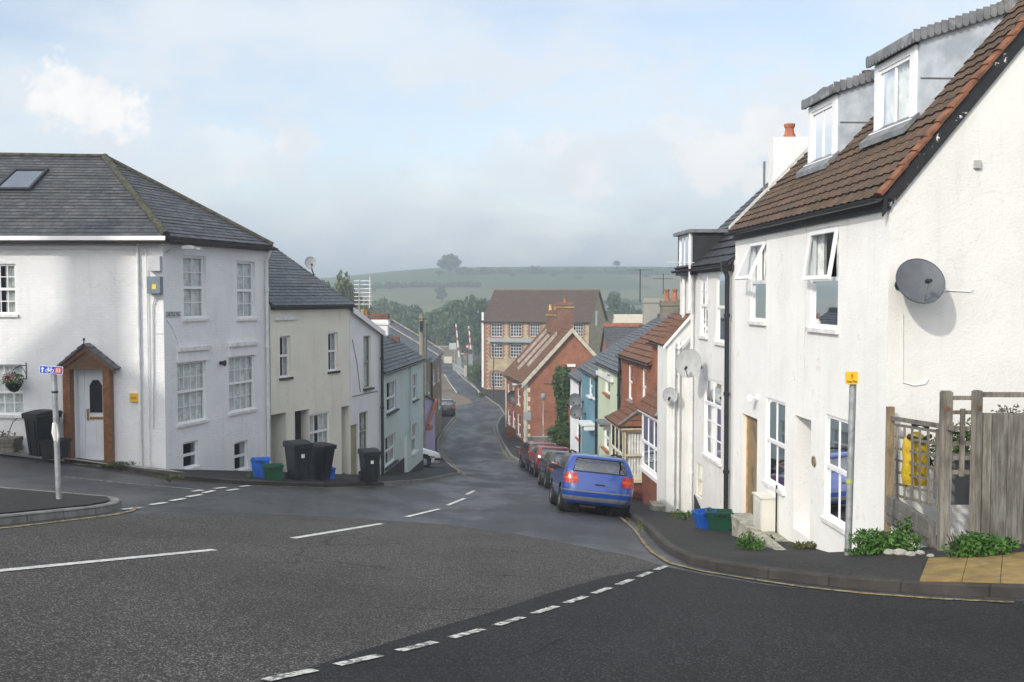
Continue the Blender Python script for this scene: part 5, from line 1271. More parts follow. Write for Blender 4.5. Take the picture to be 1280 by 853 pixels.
def white_slope_house():
    a, b = (-5.64, 34.63), (-4.88, 36.95); t = (Vector(b) - Vector(a)).normalized(); n = Vector((-t.y, t.x)); plan = [a, b, tuple(Vector(b) + n*6), tuple(Vector(a) + n*6)]; fs = plan_facs(plan); f = fs[0]; P = f.pt; L = f.L
    z0_, z1_ = f.hit(438, 386)[1], f.hit(474, 414)[1]
    w1, w2, d = f.rect(454.5, 463.5, 420, 485), f.rect(449.5, 460, 515, 563), f.rect(438.5, 447, 531, 600)
    root, mb = building('narrow_white_house', 'narrow white house with a sloping top edge and olive window frames', 'house', plan, fs, -8.2, z1_, W_WHITE2, {0: [hole(w1), hole(w2), hole(d, .15)]}, ROW_L)
    p = [P(0, 0, z1_), P(L, 0, z1_), P(0, 0, z0_)]; mb.quad(p if (p[1] - p[0]).cross(p[2] - p[0]).dot(f.n) > 0 else p[::-1])
    q = fs[3]; wall_face(mb, q, 0, q.L, z1_, z0_)
    mb.build('wall', W_WHITE2, root)
    r = MB(); slope(r, P(L + .08, .12, z1_ - .03), P(L + .08, -6, z1_ - .03), P(-.02, -6, z0_ + .05), P(-.02, .12, z0_ + .05), .22, .014); r.build('roof', SLATE2, root)
    bb = MB(); bb.hexa([P(0, .125, z0_ - .14), P(0, .15, z0_ - .14), P(L + .1, .15, z1_ - .22), P(L + .1, .125, z1_ - .22)], [P(0, .125, z0_ + .06), P(0, .15, z0_ + .06), P(L + .1, .15, z1_ - .02), P(L + .1, .125, z1_ - .02)]); bb.build('bargeboard', UPVC, root)
    window(f, w1, root, .08, cols=1, split=.5, frame=OLIVE_W, sill=SILL_D, sill_out=.12, cov=.9); window(f, w2, root, .08, cols=1, split=.5, frame=OLIVE_W, sill=SILL_D, sill_out=.12)
    poly_door(f, d, root, OLIVE_W, .06, frame=OLIVE_W)
    pipe(root, [P(L - .1, .1, z1_ - .1), P(L - .1, .1, -6.9)], .055, PIPE_B)
    m = MB(); m.fbox(f, d[1] + .05, L - .2, .003, .03, -7.4, G(-4.6, 36) + .45); m.build('plinth', BLACK_W, root)
    m = MB(); ua, za = f.hit(440, 496); ub, zb = f.hit(472, 489); m.tube([P(ua, .012, za), P(ub, .012, zb)], .012, 5); m.tube([P(*x) for x in ((f.hit(440, 420)[0], .012, f.hit(440, 425)[1]), (f.hit(446, 455)[0], .012, f.hit(446, 455)[1]), (f.hit(450, 490)[0], .012, f.hit(450, 490)[1]))], .01, 5); m.build('cable', PIPE_B, root)
    return f
LF3 = white_slope_house()
root, f, fs, rc, E, Zr = row_house('pale_blue_house', 'pale blue rendered house with a bowed slate roof', (-4.83, 37.0), (-4.08, 45.3), None, W_BLUE,
    [(483.5, 495.5, 476, 514), (481, 494.5, 544, 580), (516, 521.5, 467, 500), (514.5, 521, 530, 565), (505, 509.5, 543, 598, .15)], .66, 3.2, SLATE, .2, inner=-1, group=ROW_L, E=-2.86)
window(f, rc[0], root, .07, cols=2, sill=SILL_D, sill_out=.12, open_top=0, split=.45); window(f, rc[1], root, .07, cols=2, split=.5, sill=SILL_D, sill_out=.12)
window(f, rc[2], root, .06, cols=1, sill=SILL_D, sill_out=.1); window(f, rc[3], root, .06, cols=1, sill=SILL_W, sill_out=.1)
poly_door(f, rc[4], root, DOOR_W, .05, frame=UPVC)
m = MB(); m.fbox(f, 0, rc[4][0] - .05, .003, .03, -8.6, G(-4.2, 39) + .5); m.fbox(f, rc[4][1] + .05, f.L, .003, .03, -9, G(-4, 44) + .45); m.build('plinth', BLACK_W, root)
u_ = f.hit(511, 470)[0]; pipe(root, [f.pt(u_, .08, E - .02), f.pt(u_, .08, E - 3.2)], .04, M('pale_blue_pipe', (.45, .58, .58), .5))
chimney(root, -5.95, 45.0, -2.4, at(484, 399, 45).z, .72, .6, M('white_chimney_paint', (.8, .8, .8)), 0, TERRA, 0)
ch = [o for o in root.children if o.name.startswith('chimney')][0]
mb = MB(); mb.box(-6.33, -5.57, 44.66, 45.34, at(484, 399, 45).z + .002, at(484, 392, 45).z); mb.build('brick_crown', BRICK_CH, ch)
mb = MB(); mb.box(-5.55, -5.1, 44.75, 45.2, -2.4, at(490, 421, 45).z); mb.build('chimney', BRICK_CH, root)
# purple house set back behind the parking gap
def lilac_house():
    a, b = (-5.25, 55.5), (-4.82, 62); plan = [a, b, (-9, 62.5), (-9, 56)]; fs = plan_facs(plan); f = fs[0]; z0_, z1_ = f.hit(527, 489)[1], f.hit(543, 501)[1]
    root, mb = building('lilac_house', 'low lilac rendered wall of a house set back behind the white car', 'house', plan, fs, -11.5, z1_, W_PURPLE, {}, ROW_L)
    P = f.pt; p = [P(0, 0, z1_), P(f.L, 0, z1_), P(0, 0, z0_)]; mb.quad(p if (p[1] - p[0]).cross(p[2] - p[0]).dot(f.n) > 0 else p[::-1]); wall_face(mb, fs[3], 0, fs[3].L, z1_, z0_); mb.build('wall', W_PURPLE, root)
    r = MB(); slope(r, P(f.L + .1, .1, z1_), P(f.L + .1, -4, z1_), P(-.02, -4, z0_ + .05), P(-.02, .1, z0_ + .05), .25); r.build('roof', TILE_BROWN, root)
    m = MB(); u0, za = f.hit(531, 532); u1, zb = f.hit(541, 500); m.tube([P(u0, .2, za), P(u1, .2, zb)], .10, 6); m.build('red_handrail', M('rusty_red_paint', (.38, .10, .05), .7, .3, 6), root)
    m = MB(); m.fbox(f, u0 - .3, u0 + .5, .003, .4, za - .25, za - .05); m.build('porch_roof', TERRA, root)
lilac_house()
root, f, fs, rc, E, Zr = row_house('stone_house', 'stone house under a dark slate roof above the lilac wall', (-5.85, 63), (-5.93, 72), None, STONE, [(533, 536, 478, 492)], .64, 4.0, SLATE2, .22, inner=-1, group=ROW_L, E=-4.35)
window(f, rc[0], root, .05)
pipe(root, [f.pt(.3, .1, E), f.pt(.3, .1, -10.5)], .06, PIPE_B)
chimney(root, -9.6, 64.0, -3.4, at(506, 402, 64).z, 1.0, .8, BRICK_CH, 3, (TERRA_Y, TERRA_Y, TERRA), 0, pot_h=.75)
chimney(root, -9.2, 63.2, -3.4, at(496, 406, 63).z, .6, .7, STONE_G, 0, TERRA, 0, cap=False)
root, f, fs, rc, E, Zr = row_house('stone_end_house', 'farthest stone house of the left row with white verge lines', (-5.93, 72.05), (-6.1, 86), None, STONE, [(541, 543.5, 462, 480), (547, 549, 458, 476), (541, 543.5, 498, 516), (548, 550, 494, 510)], .60, 4.2, SLATE2, .22, inner=-1, group=ROW_L, E=-4.85)
for r_ in rc: window(f, r_, root, .05)
for u_ in (.02, f.L*.5, f.L - .1):
    m = MB(); P = f.pt; p, q = P(u_, .16, E + .12), P(u_, -4.2, Zr + .12); s_ = f.t*.09; m.hexa([p - s_, p + s_, q + s_, q - s_], [x + Vector((0, 0, .1)) for x in (p - s_, p + s_, q + s_, q - s_)]); m.build('verge_strip', M('pale_mortar_strip', (.42, .37, .32)), root)
pipe(root, [f.pt(.2, .1, E), f.pt(.2, .1, -11.4)], .07, PIPE_B)

# --- far buildings beyond the rooftops
def far_house(name, label, x, y, w, d, E, Zr, wall_m, roof_m):
    plan = [(x, y), (x + w, y), (x + w, y + d), (x, y + d)]; fs = plan_facs(plan); root, mb = building(name, label, 'house', plan, fs, -15, E, wall_m, {}, 'far houses beyond the rooftops')
    r = MB(); gable_fill(mb, fs, (1, 3), E, Zr - .05); mb.build('wall', wall_m, root)
    slope(r, (x - .2, y - .2, E), (x + w + .2, y - .2, E), (x + w + .2, y + d/2, Zr), (x - .2, y + d/2, Zr), .5); slope(r, (x - .2, y + d + .2, E), (x + w + .2, y + d + .2, E), (x + w + .2, y + d/2 + .02, Zr), (x - .2, y + d/2 + .02, Zr), .5); r.build('roof', roof_m, root)
    return fs[0], root
p = at(765, 400, 190)
f, root = far_house('far_house', 'distant dark roofed house with white gable trim beside the mill', p.x - 2, 190, 7, 8, p.z - 1.8, p.z + .9, BRICK2, TILE_MILL)
m = MB(); m.fbox(f, .2, 6.6, .003, .15, p.z - 2.2, p.z - 1.85); m.build('white_trim', UPVC, root)
p = at(790, 398, 170)
far_house('cream_roofed_house', 'distant building with a pale cream roof right of the mill', p.x - 2.5, 170, 8, 9, p.z - 1.4, p.z + .6, W_CREAM, M('pale_cream_sheet', (.55, .50, .38), .7, .1, 2))

# ------------------------------------------------------------------ satellite dishes, aerials, lamps, signs
def frame_z(n):
    """matrix whose Z is n and whose Y is close to up"""
    z = Vector(n).normalized(); x = Vector((0, 0, 1)).cross(z).normalized(); y = z.cross(x)
    return Matrix((x, y, z)).transposed().to_4x4()
def dish(pos, face, rad, anchor, label, mat, arm_mat=ALU, squash=1.1):
    """an offset dish at pos looking along face, its bracket fixed at anchor"""
    pos = Vector(pos); anchor = Vector(anchor)
    root = empty('satellite_dish', anchor, label, 'satellite dish', 'satellite dishes on the houses')
    m = Matrix.Translation(pos) @ frame_z(face) @ Matrix.Diagonal((1, squash, 1, 1))
    p = MB(); d = rad*.18; prof = [(rad*k, d*k*k) for k in (0.001, .2, .4, .6, .8, .95, 1.0)]
    p.lathe(prof + [(rad*1.02, d + .012), (rad*1.015, d - .015)] + [(rad*k, d*k*k - .02) for k in (.95, .7, .4, .001)], m, 32, False)
    p.build('dish', mat, root, smooth=True)
    b = MB(); back = m @ Vector((0, 0, -.02)); b.tube([back, back + (anchor - back)*.5 + Vector((0, 0, -.03)), anchor], .022, 8)
    b.lathe([(.07, 0), (.07, .02)], Matrix.Translation(anchor) @ frame_z(back - anchor), 8); b.build('bracket', PIPE_B, root, smooth=True)
    a = MB(); foot = m @ Vector((0, -rad*.92, d*.85)); tip = m @ Vector((0, -rad*.55, rad*1.15)); a.tube([foot, tip], .016, 6); a.build('feed_arm', arm_mat, root, smooth=True)
    l = MB(); l.tube([tip + (tip - (m @ Vector((0, 0, 0)))).normalized()*.05, tip - (tip - (m @ Vector((0, 0, 0)))).normalized()*.08], [.028, .04], 8); l.build('feed_horn', PIPE_B, root, smooth=True)
    return root
def fdish(f, px, py, out, rad, face, label, mat, anchor_px=None, **k):
    d = ray(px, py); kk = (f.a + f.n*out).dot(f.n)/d.dot(f.n); pos = d*kk
    if anchor_px: u, z = f.hit(*anchor_px); an = f.pt(u, .003, z)
    else: u = (pos - f.a).dot(f.t); an = f.pt(u, .003, pos.z - .1)
    return dish(pos, face, rad, an, label, mat, **k)
u_, z_ = RG1.hit(1121, 357)
fdish(RG1, 1149, 354, .36, .335, (-.08, -1, .60), 'dark grey satellite dish on the near white gable wall', DISH_G, (1122, 357))
fdish(RF2, 861, 455, .50, .33, (-.38, -1, .30), 'pale grey dish under the open window of the white house', DISH_L, (877, 458))
dish(at(838, 495, 26.8), (-.30, -1, .25), .20, at(842, 500, 26.98), 'small pale dish on the corner of the chalky white wing', DISH_L)
fdish(RF7, 719, 500.5, .42, .31, (-.30, -1, .25), 'upper dark dish of the two on the white end house', DISH_G)
fdish(RF7, 720.5, 515.5, .46, .31, (-.30, -1, .25), 'lower dark dish of the two on the white end house', DISH_G)
dish(at(641, 497, 79.5), (-.30, -1, .25), .48, at(645, 500, 79.5), 'black dish on the street front of the brick gable house', PIPE_B)
pos = at(388, 329, 35.2)
dish(pos, (.45, -1, .22), .20, pos + Vector((.10, .08, -.42)), 'small dish on the roof edge of the cream house', DISH_L)

def aerial(base, h, label, boom=(1, 0, 0), n=8, span=.9, L=1.2, cat='aerial', z_boom=None, mat=ALU, r=.018):
    base = Vector(base); root = empty('television_aerial', base, label, cat, 'television aerials on the roofs')
    m = MB(); m.tube([base, base + Vector((0, 0, h))], r, 6); m.build('mast', mat, root, smooth=True)
    b = Vector(boom).normalized(); c = base + Vector((0, 0, h*.9 if z_boom is None else z_boom)); s = b.cross(Vector((0, 0, 1))).normalized()
    e = MB(); e.tube([c - b*L*.5, c + b*L*.5], .012, 5); bo = e.build('boom', mat, root)
    e = MB()
    for i in range(n):
        p = c + b*L*(-.5 + (i + .5)/n); w = span*(.5 - .12*i/n); e.tube([p - s*w, p + s*w], .008, 4)
    bo2 = e.build('rods', mat, root); return root
# the grid aerial on the narrow white house stands with its rods edge on
b0 = at(449, 389, 36.0); root = empty('television_aerial', b0, 'white grid aerial above the narrow white house', 'aerial', 'television aerials on the roofs')
m = MB(); m.tube([b0, b0 + Vector((0, 0, 1.15))], .022, 8); m.build('mast', ALU, root, smooth=True)
m = MB(); c = at(453, 366, 36.0)
for i in range(7):
    z_ = c.z + .42 - i*.14; m.tube([Vector((c.x - .30, c.y, z_)), Vector((c.x + .30, c.y + .15, z_))], .016, 5)
m.tube([Vector((c.x + .24, c.y + .12, c.z - .55)), Vector((c.x + .26, c.y + .13, c.z + .58))], .014, 5); m.build('grid', UPVC, root)
aerial(at(862, 388, 26.4), 2.1, 'white aerial cluster in front of the black dormer', (-1, -.2, .02), 9, .7, 1.3, z_boom=1.25, mat=UPVC, r=.035)
aerial(at(800, 378, 57.3), 1.9, 'tall thin aerial on the big grey chimney', (1, .1, 0), 6, .5, 1.5, z_boom=1.85, mat=PIPE_B, r=.03)
aerial(at(829, 368, 48.3), 1.0, 'low aerial on the stone chimney with red pots', (1, .3, 0), 6, .5, 1.0, z_boom=.75, mat=PIPE_B)
m = MB(); p = at(955, 236, 24.5); m.tube([p - Vector((0, 0, .4)), p + Vector((0, 0, .66))], .03, 6); o = m.build('vent_pipe', M('grey_pipe', (.2, .2, .2), .5), None, base=p); tag(o, 'thin grey vent pipe rising from the slates by the white chimney', 'vent pipe')

# street lamp bracketed on the corner house
p = LS1.pt(.10, .003, LS1.hit(206, 316)[1]); root = empty('wall_lamp', p, 'street lamp bracketed high on the corner house', 'street lamp')
m = MB(); q = LS1.pt(.42, .30, p.z + .12); m.tube([p, LS1.pt(.12, .16, p.z + .10), q], .022, 8); m.build('bracket', GALV, root, smooth=True)
m = MB(); d = (LS1.t*.75 + LS1.n*.45).normalized(); M_ = Matrix.Translation(q + d*.16) @ frame_z(Vector((0, 0, 1)) - d*.05) 
s = d.cross(Vector((0, 0, 1)))
for k in range(6):
    a0, a1 = k/6, (k + 1)/6; w0, w1 = .035 + .075*math.sin(math.pi*min(a0 + .12, .95)), .035 + .075*math.sin(math.pi*min(a1 + .12, .95))
    h0, h1 = .03 + .06*math.sin(math.pi*min(a0 + .1, .95)), .03 + .06*math.sin(math.pi*min(a1 + .1, .95)); p0, p1 = q + d*(.50*a0 - .05), q + d*(.50*a1 - .05); Z = Vector((0, 0, 1))
    m.hexa([p0 - s*w0 - Z*.02, p0 + s*w0 - Z*.02, p1 + s*w1 - Z*.02, p1 - s*w1 - Z*.02], [p0 - s*w0*.7 + Z*h0, p0 + s*w0*.7 + Z*h0, p1 + s*w1*.7 + Z*h1, p1 - s*w1*.7 + Z*h1])
m.build('lamp_head', M('lamp_grey', (.45, .46, .45), .5, .15, 8), root)
def wall_box(f, x0, x1, y0, y1, dep, mat, name, label, cat, lid=None):
    r = f.rect(x0, x1, y0, y1); root = empty(name, f.pt((r[0] + r[1])/2, .003, r[2]), label, cat)
    m = MB(); m.fbox(f, r[0], r[1], .003, dep, r[2], r[3]); m.build('case', mat, root)
    if lid:
        m = MB(); w, h = r[1] - r[0], r[3] - r[2]; m.fbox(f, r[0] + w*lid[0], r[0] + w*lid[1], dep + .001, dep + .006, r[2] + h*lid[2], r[2] + h*lid[3]); m.build('sticker', lid[4], root)
    return root, r
wall_box(LF1, 188.5, 203, 320.5, 339, .20, M('pale_grey_case', (.48, .50, .52), .5, .1, 5), 'junction_box', 'pale grey junction box on the corner of the white house', 'junction box')
r_, q_ = wall_box(LF1, 187.5, 204, 346, 367, .24, M('blue_grey_case', (.16, .20, .24), .5, .15, 5), 'junction_box', 'dark blue grey junction box below the pale one', 'junction box', (.3, .6, .25, .55, M('yellow_sticker', (.7, .55, .08), .5)))
m = MB(); m.tube([LF1.pt((q_[0] + q_[1])/2, .06, q_[2]), LF1.pt((q_[0] + q_[1])/2 + .1, .05, q_[2] - .3), LF1.pt((q_[0] + q_[1])/2 + .14, .05, q_[2] - 3.5)], .022, 6); m.build('cable', PIPE_W, r_, smooth=True)
wall_box(LF1, 163.5, 174.5, 491.5, 502, .09, M('yellow_box_paint', (.72, .46, .02), .5, .1, 8), 'gas_box', 'small yellow box fixed to the white wall right of the porch', 'yellow box', (.15, .85, .3, .6, M('orange_print', (.55, .22, .02), .5)))
# street name plate
r = LS1.rect(206.5, 225.5, 389.5, 396.5); root = empty('street_name_sign', LS1.pt((r[0] + r[1])/2, .003, r[2]), 'white street name plate reading CASTLE HILL on the corner house', 'street sign')
m = MB(); m.fbox(LS1, r[0], r[1], .003, .018, r[2], r[3]); m.build('plate', M('name_plate_white', (.55, .55, .55), .5, .1, 5), root)
m = MB(); tm = Matrix.Translation(LS1.pt((r[0] + r[1])/2, .021, (r[2] + r[3])/2)) @ frame_z(LS1.n) @ Matrix.Diagonal((.82, 1.25, 1, 1)); text_mesh('CASTLE HILL', .125, tm, m); m.build('lettering', PIPE_B, root)

def sign_post(px_base, py_base, h, r, label, tilt=(0, 0)):
    b = on_ground(px_base, py_base, .118); root = empty('sign_post', b, label, 'sign post')
    m = MB(); m.tube([b - Vector((0, 0, .3)), b + Vector((tilt[0], tilt[1], h))], r, 14); m.build('post', GALV, root, smooth=True)
    c = MB(); c.lathe([(r*1.08, -.02), (r*1.08, .012), (.001, .03)], Matrix.Translation(b + Vector((tilt[0], tilt[1], h))), 14); c.build('post_cap', BLACKP, root, smooth=True)
    return b, root
b, root = sign_post(74, 624, 2.02, .042, 'grey post with a blue cycle route sign on the left corner', (-.04, 0))
BLUE = M('sign_blue', (.015, .07, .50), .35, .05, 4); WHITE = M('sign_white', (.80, .80, .80), .4, .04, 4); RED = M('sign_red', (.62, .10, .04), .4, .05, 4)
top = b + Vector((-.04, 0, 2.02)); m = MB(); w, h = .175, .062; T = top + Vector((-.015, -.055, .0))
def rrect(w, h, r, n=4):
    pts = []
    for cx, cy, a0 in ((w - r, h - r, 0), (-w + r, h - r, 90), (-w + r, -h + r, 180), (w - r, -h + r, 270)): pts += [(cx + r*math.cos(R(a0 + 90*k/n)), cy + r*math.sin(R(a0 + 90*k/n))) for k in range(n + 1)]
    return pts
SM = Matrix.Translation(T) @ Matrix.Rotation(R(4), 4, 'Y') @ frame_z((.08, -1, 0)); L3 = lambda x, y, z: SM @ Vector((x, y, z))
nz = SM.to_3x3() @ Vector((0, 0, 1))
m.prism([L3(x, y, 0) for x, y in rrect(w, h, .018)], nz*.006); sg = m.build('sign_plate', WHITE, root)
m = MB(); m.prism([L3(x, y, .007) for x, y in rrect(w - .008, h - .008, .013)], nz*.002); m.build('sign_face', BLUE, sg)
m = MB(); m.prism([L3(x, y, .0095) for x, y in ((-.128, .045), (-.155, .012), (-.138, .012), (-.138, -.042), (-.118, -.042), (-.118, .012), (-.101, .012))], nz*.002)
for cx in (-.058, .012):
    for k in range(14):
        a0, a1 = 2*math.pi*k/14, 2*math.pi*(k + 1)/14
        m.prism([L3(cx + .029*math.cos(a0), -.012 + .029*math.sin(a0), .0095), L3(cx + .029*math.cos(a1), -.012 + .029*math.sin(a1), .0095), L3(cx + .021*math.cos(a1), -.012 + .021*math.sin(a1), .0095), L3(cx + .021*math.cos(a0), -.012 + .021*math.sin(a0), .0095)], nz*.002)
def stroke(m, a, b, w, k):
    a, b = Vector(a), Vector(b); d = (b - a).normalized(); n = Vector((-d.y, d.x))*w/2; m.prism([L3(*(a + n), k), L3(*(b + n), k), L3(*(b - n), k), L3(*(a - n), k)], nz*.0025)
for a_, b_ in (((-.058, -.012), (-.042, .028)), ((-.042, .028), (-.002, .028)), ((-.002, .028), (.012, -.012)), ((-.042, .022), (-.020, -.012)), ((-.020, -.012), (0, .022)), ((-.058, -.012), (-.020, -.012)), ((-.054, .038), (-.036, .038)), ((-.008, .042), (.012, .042))): stroke(m, a_, b_, .008, .0115)
m.build('cycle_symbol', WHITE, sg)
m = MB(); m.prism([L3(x + .105, y - .002, .0095) for x, y in rrect(.050, .040, .006)], nz*.002); m.build('route_panel', RED, sg)
m = MB(); text_mesh('33', .082, SM @ Matrix.Translation((.105, -.002, .013)) @ Matrix.Diagonal((.95, 1, 1, 1)), m); m.build('route_number', WHITE, sg)
m = MB(); DG = M('sign_back_green', (.03, .06, .05), .5)
T2 = Matrix.Translation(T + Vector((-.03, .11, -.012))) @ Matrix.Rotation(R(2), 4, 'Y') @ frame_z((-.3, -1, 0))
m.prism([T2 @ Vector((x, y, 0)) for x, y in rrect(.17, .06, .015)], (T2.to_3x3() @ Vector((0, 0, 1)))*-.006); m.build('rear_sign', DG, root)
m = MB(); m.tube([b + Vector((-.03, -.045, 1.20)), b + Vector((-.028, -.052, 1.05)), b + Vector((-.02, -.05, .92))], [.03, .045, .02], 8); m.tube([b + Vector((.0, -.04, 1.18)), b + Vector((.03, -.055, 1.0)), b + Vector((.01, -.05, .9))], [.012, .022, .01], 6); m.build('tied_tape', M('white_tape', (.72, .72, .70), .6), root, smooth=True)
m = MB(); m.lathe([(.05, 0), (.05, .03)], Matrix.Translation(b + Vector((-.032, 0, 1.66))), 12); m.lathe([(.05, 0), (.05, .03)], Matrix.Translation(b + Vector((-.036, 0, 1.95))), 12); m.build('post_clip', PIPE_B, root, smooth=True)
b, root = sign_post(1059.5, 694, 2.26, .043, 'grey post with a small yellow warning plate by the white cottage', (.035, 0))
YEL = M('sign_yellow', (.78, .48, .015), .45, .1, 8); top = b + Vector((.035, 0, 2.26)); SM = Matrix.Translation(top + Vector((-.035, -.052, .0))) @ Matrix.Rotation(R(-1), 4, 'Y') @ frame_z((-.12, -1, 0)); nz = SM.to_3x3() @ Vector((0, 0, 1))
m = MB(); m.prism([SM @ Vector((x, y, -.02)) for x, y in rrect(.073, .078, .01)], nz*.04); sg = m.build('sign_plate', YEL, root)
m = MB(); m.prism([SM @ Vector((x, y, .022)) for x, y in ((-.014, .052), (.014, .052), (.010, .012), (-.010, .012))], nz*.003); m.prism([SM @ Vector((x, y + .0, .022)) for x, y in ((-.010, .004), (.010, .004), (.008, -.008), (-.008, -.008))], nz*.003); m.build('warning_mark', RED, sg)
m = MB(); text_mesh('Keep Clear', .034, SM @ Matrix.Translation((0, -.042, .023)) @ Matrix.Diagonal((.78, 1.3, 1, 1)), m); m.build('lettering', PIPE_B, sg)
m = MB(); m.lathe([(.046, 0), (.046, .05)], Matrix.Translation(b + Vector((.01, 0, .92))), 12); m.build('band', M('green_band', (.35, .42, .10), .6), root, smooth=True)
# outside light on the cottage front
u_, z_ = RF1.hit(947, 498); p = RF1.pt(u_, .003, z_); root = empty('outside_light', p, 'white outside lamp above the wooden cottage door', 'outside lamp')
m = MB(); m.lathe([(.06, 0), (.06, .03)], Matrix.Translation(p) @ frame_z(RF1.n), 12); m.tube([p, p + RF1.n*.12 + Vector((0, 0, .02))], .018, 8); m.build('wall_plate', UPVC, root, smooth=True)
m = MB(); m.lathe([(.02, .07), (.07, .03), (.08, -.04), (.055, -.09), (.001, -.10)], Matrix.Translation(p + RF1.n*.16), 14); m.build('lamp_shade', UPVC, root, smooth=True)

# ------------------------------------------------------------------ bins, boxes, planters
def wheelie(label, mat=BINP, group='wheelie bins along the left pavement', sticker=True):
    root = local_root('wheelie_bin', label, 'wheelie bin', group)
    m = MB(); w0, d0, w1, d1, h = .22, .24, .285, .34, .95
    m.hexa([Vector(p) for p in ((-w0, -d0, .03), (w0, -d0, .03), (w0, d0, .03), (-w0, d0, .03))], [Vector(p) for p in ((-w1, -d1, h), (w1, -d1, h), (w1, d1, h), (-w1, d1, h))])
    for x in (-.14, .14): m.hexa([Vector(p) for p in ((x - .02, -d0 - .015, .06), (x + .02, -d0 - .015, .06), (x + .02, -d0, .06), (x - .02, -d0, .06))], [Vector(p) for p in ((x - .02, -d1 - .008, h - .1), (x + .02, -d1 - .008, h - .1), (x + .02, -d1, h - .1), (x - .02, -d1, h - .1))])
    m.box(-w1 - .03, w1 + .03, -d1 - .03, d1 + .03, h - .07, h); m.build('body', mat, root)
    l = MB(); N = 6
    for i in range(N):
        y0, y1 = -d1 - .05 + (2*d1 + .1)*i/N, -d1 - .05 + (2*d1 + .1)*(i + 1)/N; z = lambda y: h + .045 + .05*math.sin(max(0, min(1, (y + d1 + .05)/(2*d1 + .1)))*math.pi*.8)
        l.hexa([Vector((-w1 - .035, y0, h + .004)), Vector((w1 + .035, y0, h + .004)), Vector((w1 + .035, y1, h + .004)), Vector((-w1 - .035, y1, h + .004))], [Vector((-w1 + .0, y0, z(y0))), Vector((w1 - .0, y0, z(y0))), Vector((w1 - .0, y1, z(y1))), Vector((-w1 + .0, y1, z(y1)))])
    l.build('lid', mat, root)
    k = MB(); k.tube([(-.24, d1 + .09, h + .03), (.24, d1 + .09, h + .03)], .016, 8); k.box(-.24, -.20, d1, d1 + .10, h - .01, h + .045); k.box(.20, .24, d1, d1 + .10, h - .01, h + .045); k.build('handle', mat, root)
    for x in (-.24, .24):
        m_ = MB(); m_.lathe([(.03, -.025), (.10, -.025), (.10, .025), (.03, .025)], Matrix.Translation((x, d0 + .05, .10)) @ Matrix.Rotation(R(90), 4, 'Y'), 16); m_.build('wheel', BLACKP, root, smooth=True)
    if sticker: s = MB(); s.box(-.05, .05, -.328, -.318, .62, .72); s.build('sticker', M('bin_sticker', (.55, .6, .65), .5), root)
    return root
def put(o, px, py, rz, up=.12, tilt=(0, 0), scale=None):
    p = on_ground(px, py, up)
    return place(o, p, (tilt[0], tilt[1], rz), scale)
place(wheelie('black wheelie bin beside the porch of the corner house', BINP, sticker=False), (-12.0, 25.30, G(-12.0, 25.3) + .12), (0, 0, R(-32)), (1.0, .95, 1.12))
put(wheelie('dark wheelie bin with a pale sticker before the cream house', BINP2), 373, 600, R(38), scale=(.95, .95, 1.06))
put(wheelie('black wheelie bin leaning beside the stickered bin', BINP, sticker=False), 399, 600, R(62), tilt=(0, R(5)), scale=(.95, .95, 1.04))
put(wheelie('lone dark wheelie bin by the narrow white house', BINP2), 462, 603, R(25), scale=(.9, .9, 1.0))
def crate(label, mat, w=.29, d=.22, h=.38, lid=None, name='recycling_box', group=None):
    root = local_root(name, label, 'recycling box', group or 'recycling boxes on the pavements'); m = MB(); k = .80; t = .012
    o0 = [(-w*k, -d*k), (w*k, -d*k), (w*k, d*k), (-w*k, d*k)]; o1 = [(-w, -d), (w, -d), (w, d), (-w, d)]
    V = lambda pts, z, s=1: [Vector((x*s, y*s, z)) for x, y in pts]
    A, B, Ci, D = V(o0, 0), V(o1, h), V(o1, h, .94), V(o0, .02, .92)
    m.quad(A[::-1])
    for i in range(4):
        j = (i + 1) % 4; m.quad([A[i], A[j], B[j], B[i]]); m.quad([B[i], B[j], Ci[j], Ci[i]]); m.quad([Ci[i], Ci[j], D[j], D[i]])
    m.quad(D); m.build('body', mat, root)
    r = MB()
    for i in range(4):
        j = (i + 1) % 4; a, b_ = V(o1, h - .04, 1.0)[i], V(o1, h - .04, 1.0)[j]; a2, b2 = V(o1, h - .04, 1.07)[i], V(o1, h - .04, 1.07)[j]; u = Vector((0, 0, .045)); r.hexa([a, b_, b2, a2], [a + u, b_ + u, b2 + u, a2 + u])
    r.build('rim', mat, root)
    if lid: l = MB(); l.box(-w*1.02, w*1.02, -d*1.02, d*1.02, h + .008, h + .03); l.build('lid', lid, root)
    for s in (-1, 1): hd = MB(); hd.tube([(s*w*.4, -d*1.09, h - .02), (s*w*.38, -d*1.2, h - .07), (s*w*.1, -d*1.2, h - .07), (s*w*.08, -d*1.09, h - .02)], .01, 6); hd.build('handle', BLACKP, root, smooth=True)
    return root
put(crate('bright blue plastic box beside a green one by the corner house', BLUEP, .24, .20, .52), 326, 597, R(10))
put(crate('dark green box beside the blue one by the cream house', GREENP, .26, .2, .40), 341, 600, R(20))
place(crate('low black box tucked between the black bin and porch', BLACKP, .30, .22, .46, BINP), (-11.55, 25.02, G(-11.55, 25.02) + .12), (0, 0, R(-4)))
put(crate('small blue caddy at the foot of the black bin pair', BLUEP, .16, .16, .34), 411, 599, R(30))
put(crate('dark green recycling box with handles by the downpipe', GREENP, .27, .20, .42), 898.5, 663, R(-8))
put(crate('bright blue recycling tub left of the green box', BLUEP, .21, .18, .40, name='recycling_box'), 882.5, 661, R(12), tilt=(0, R(-7)))
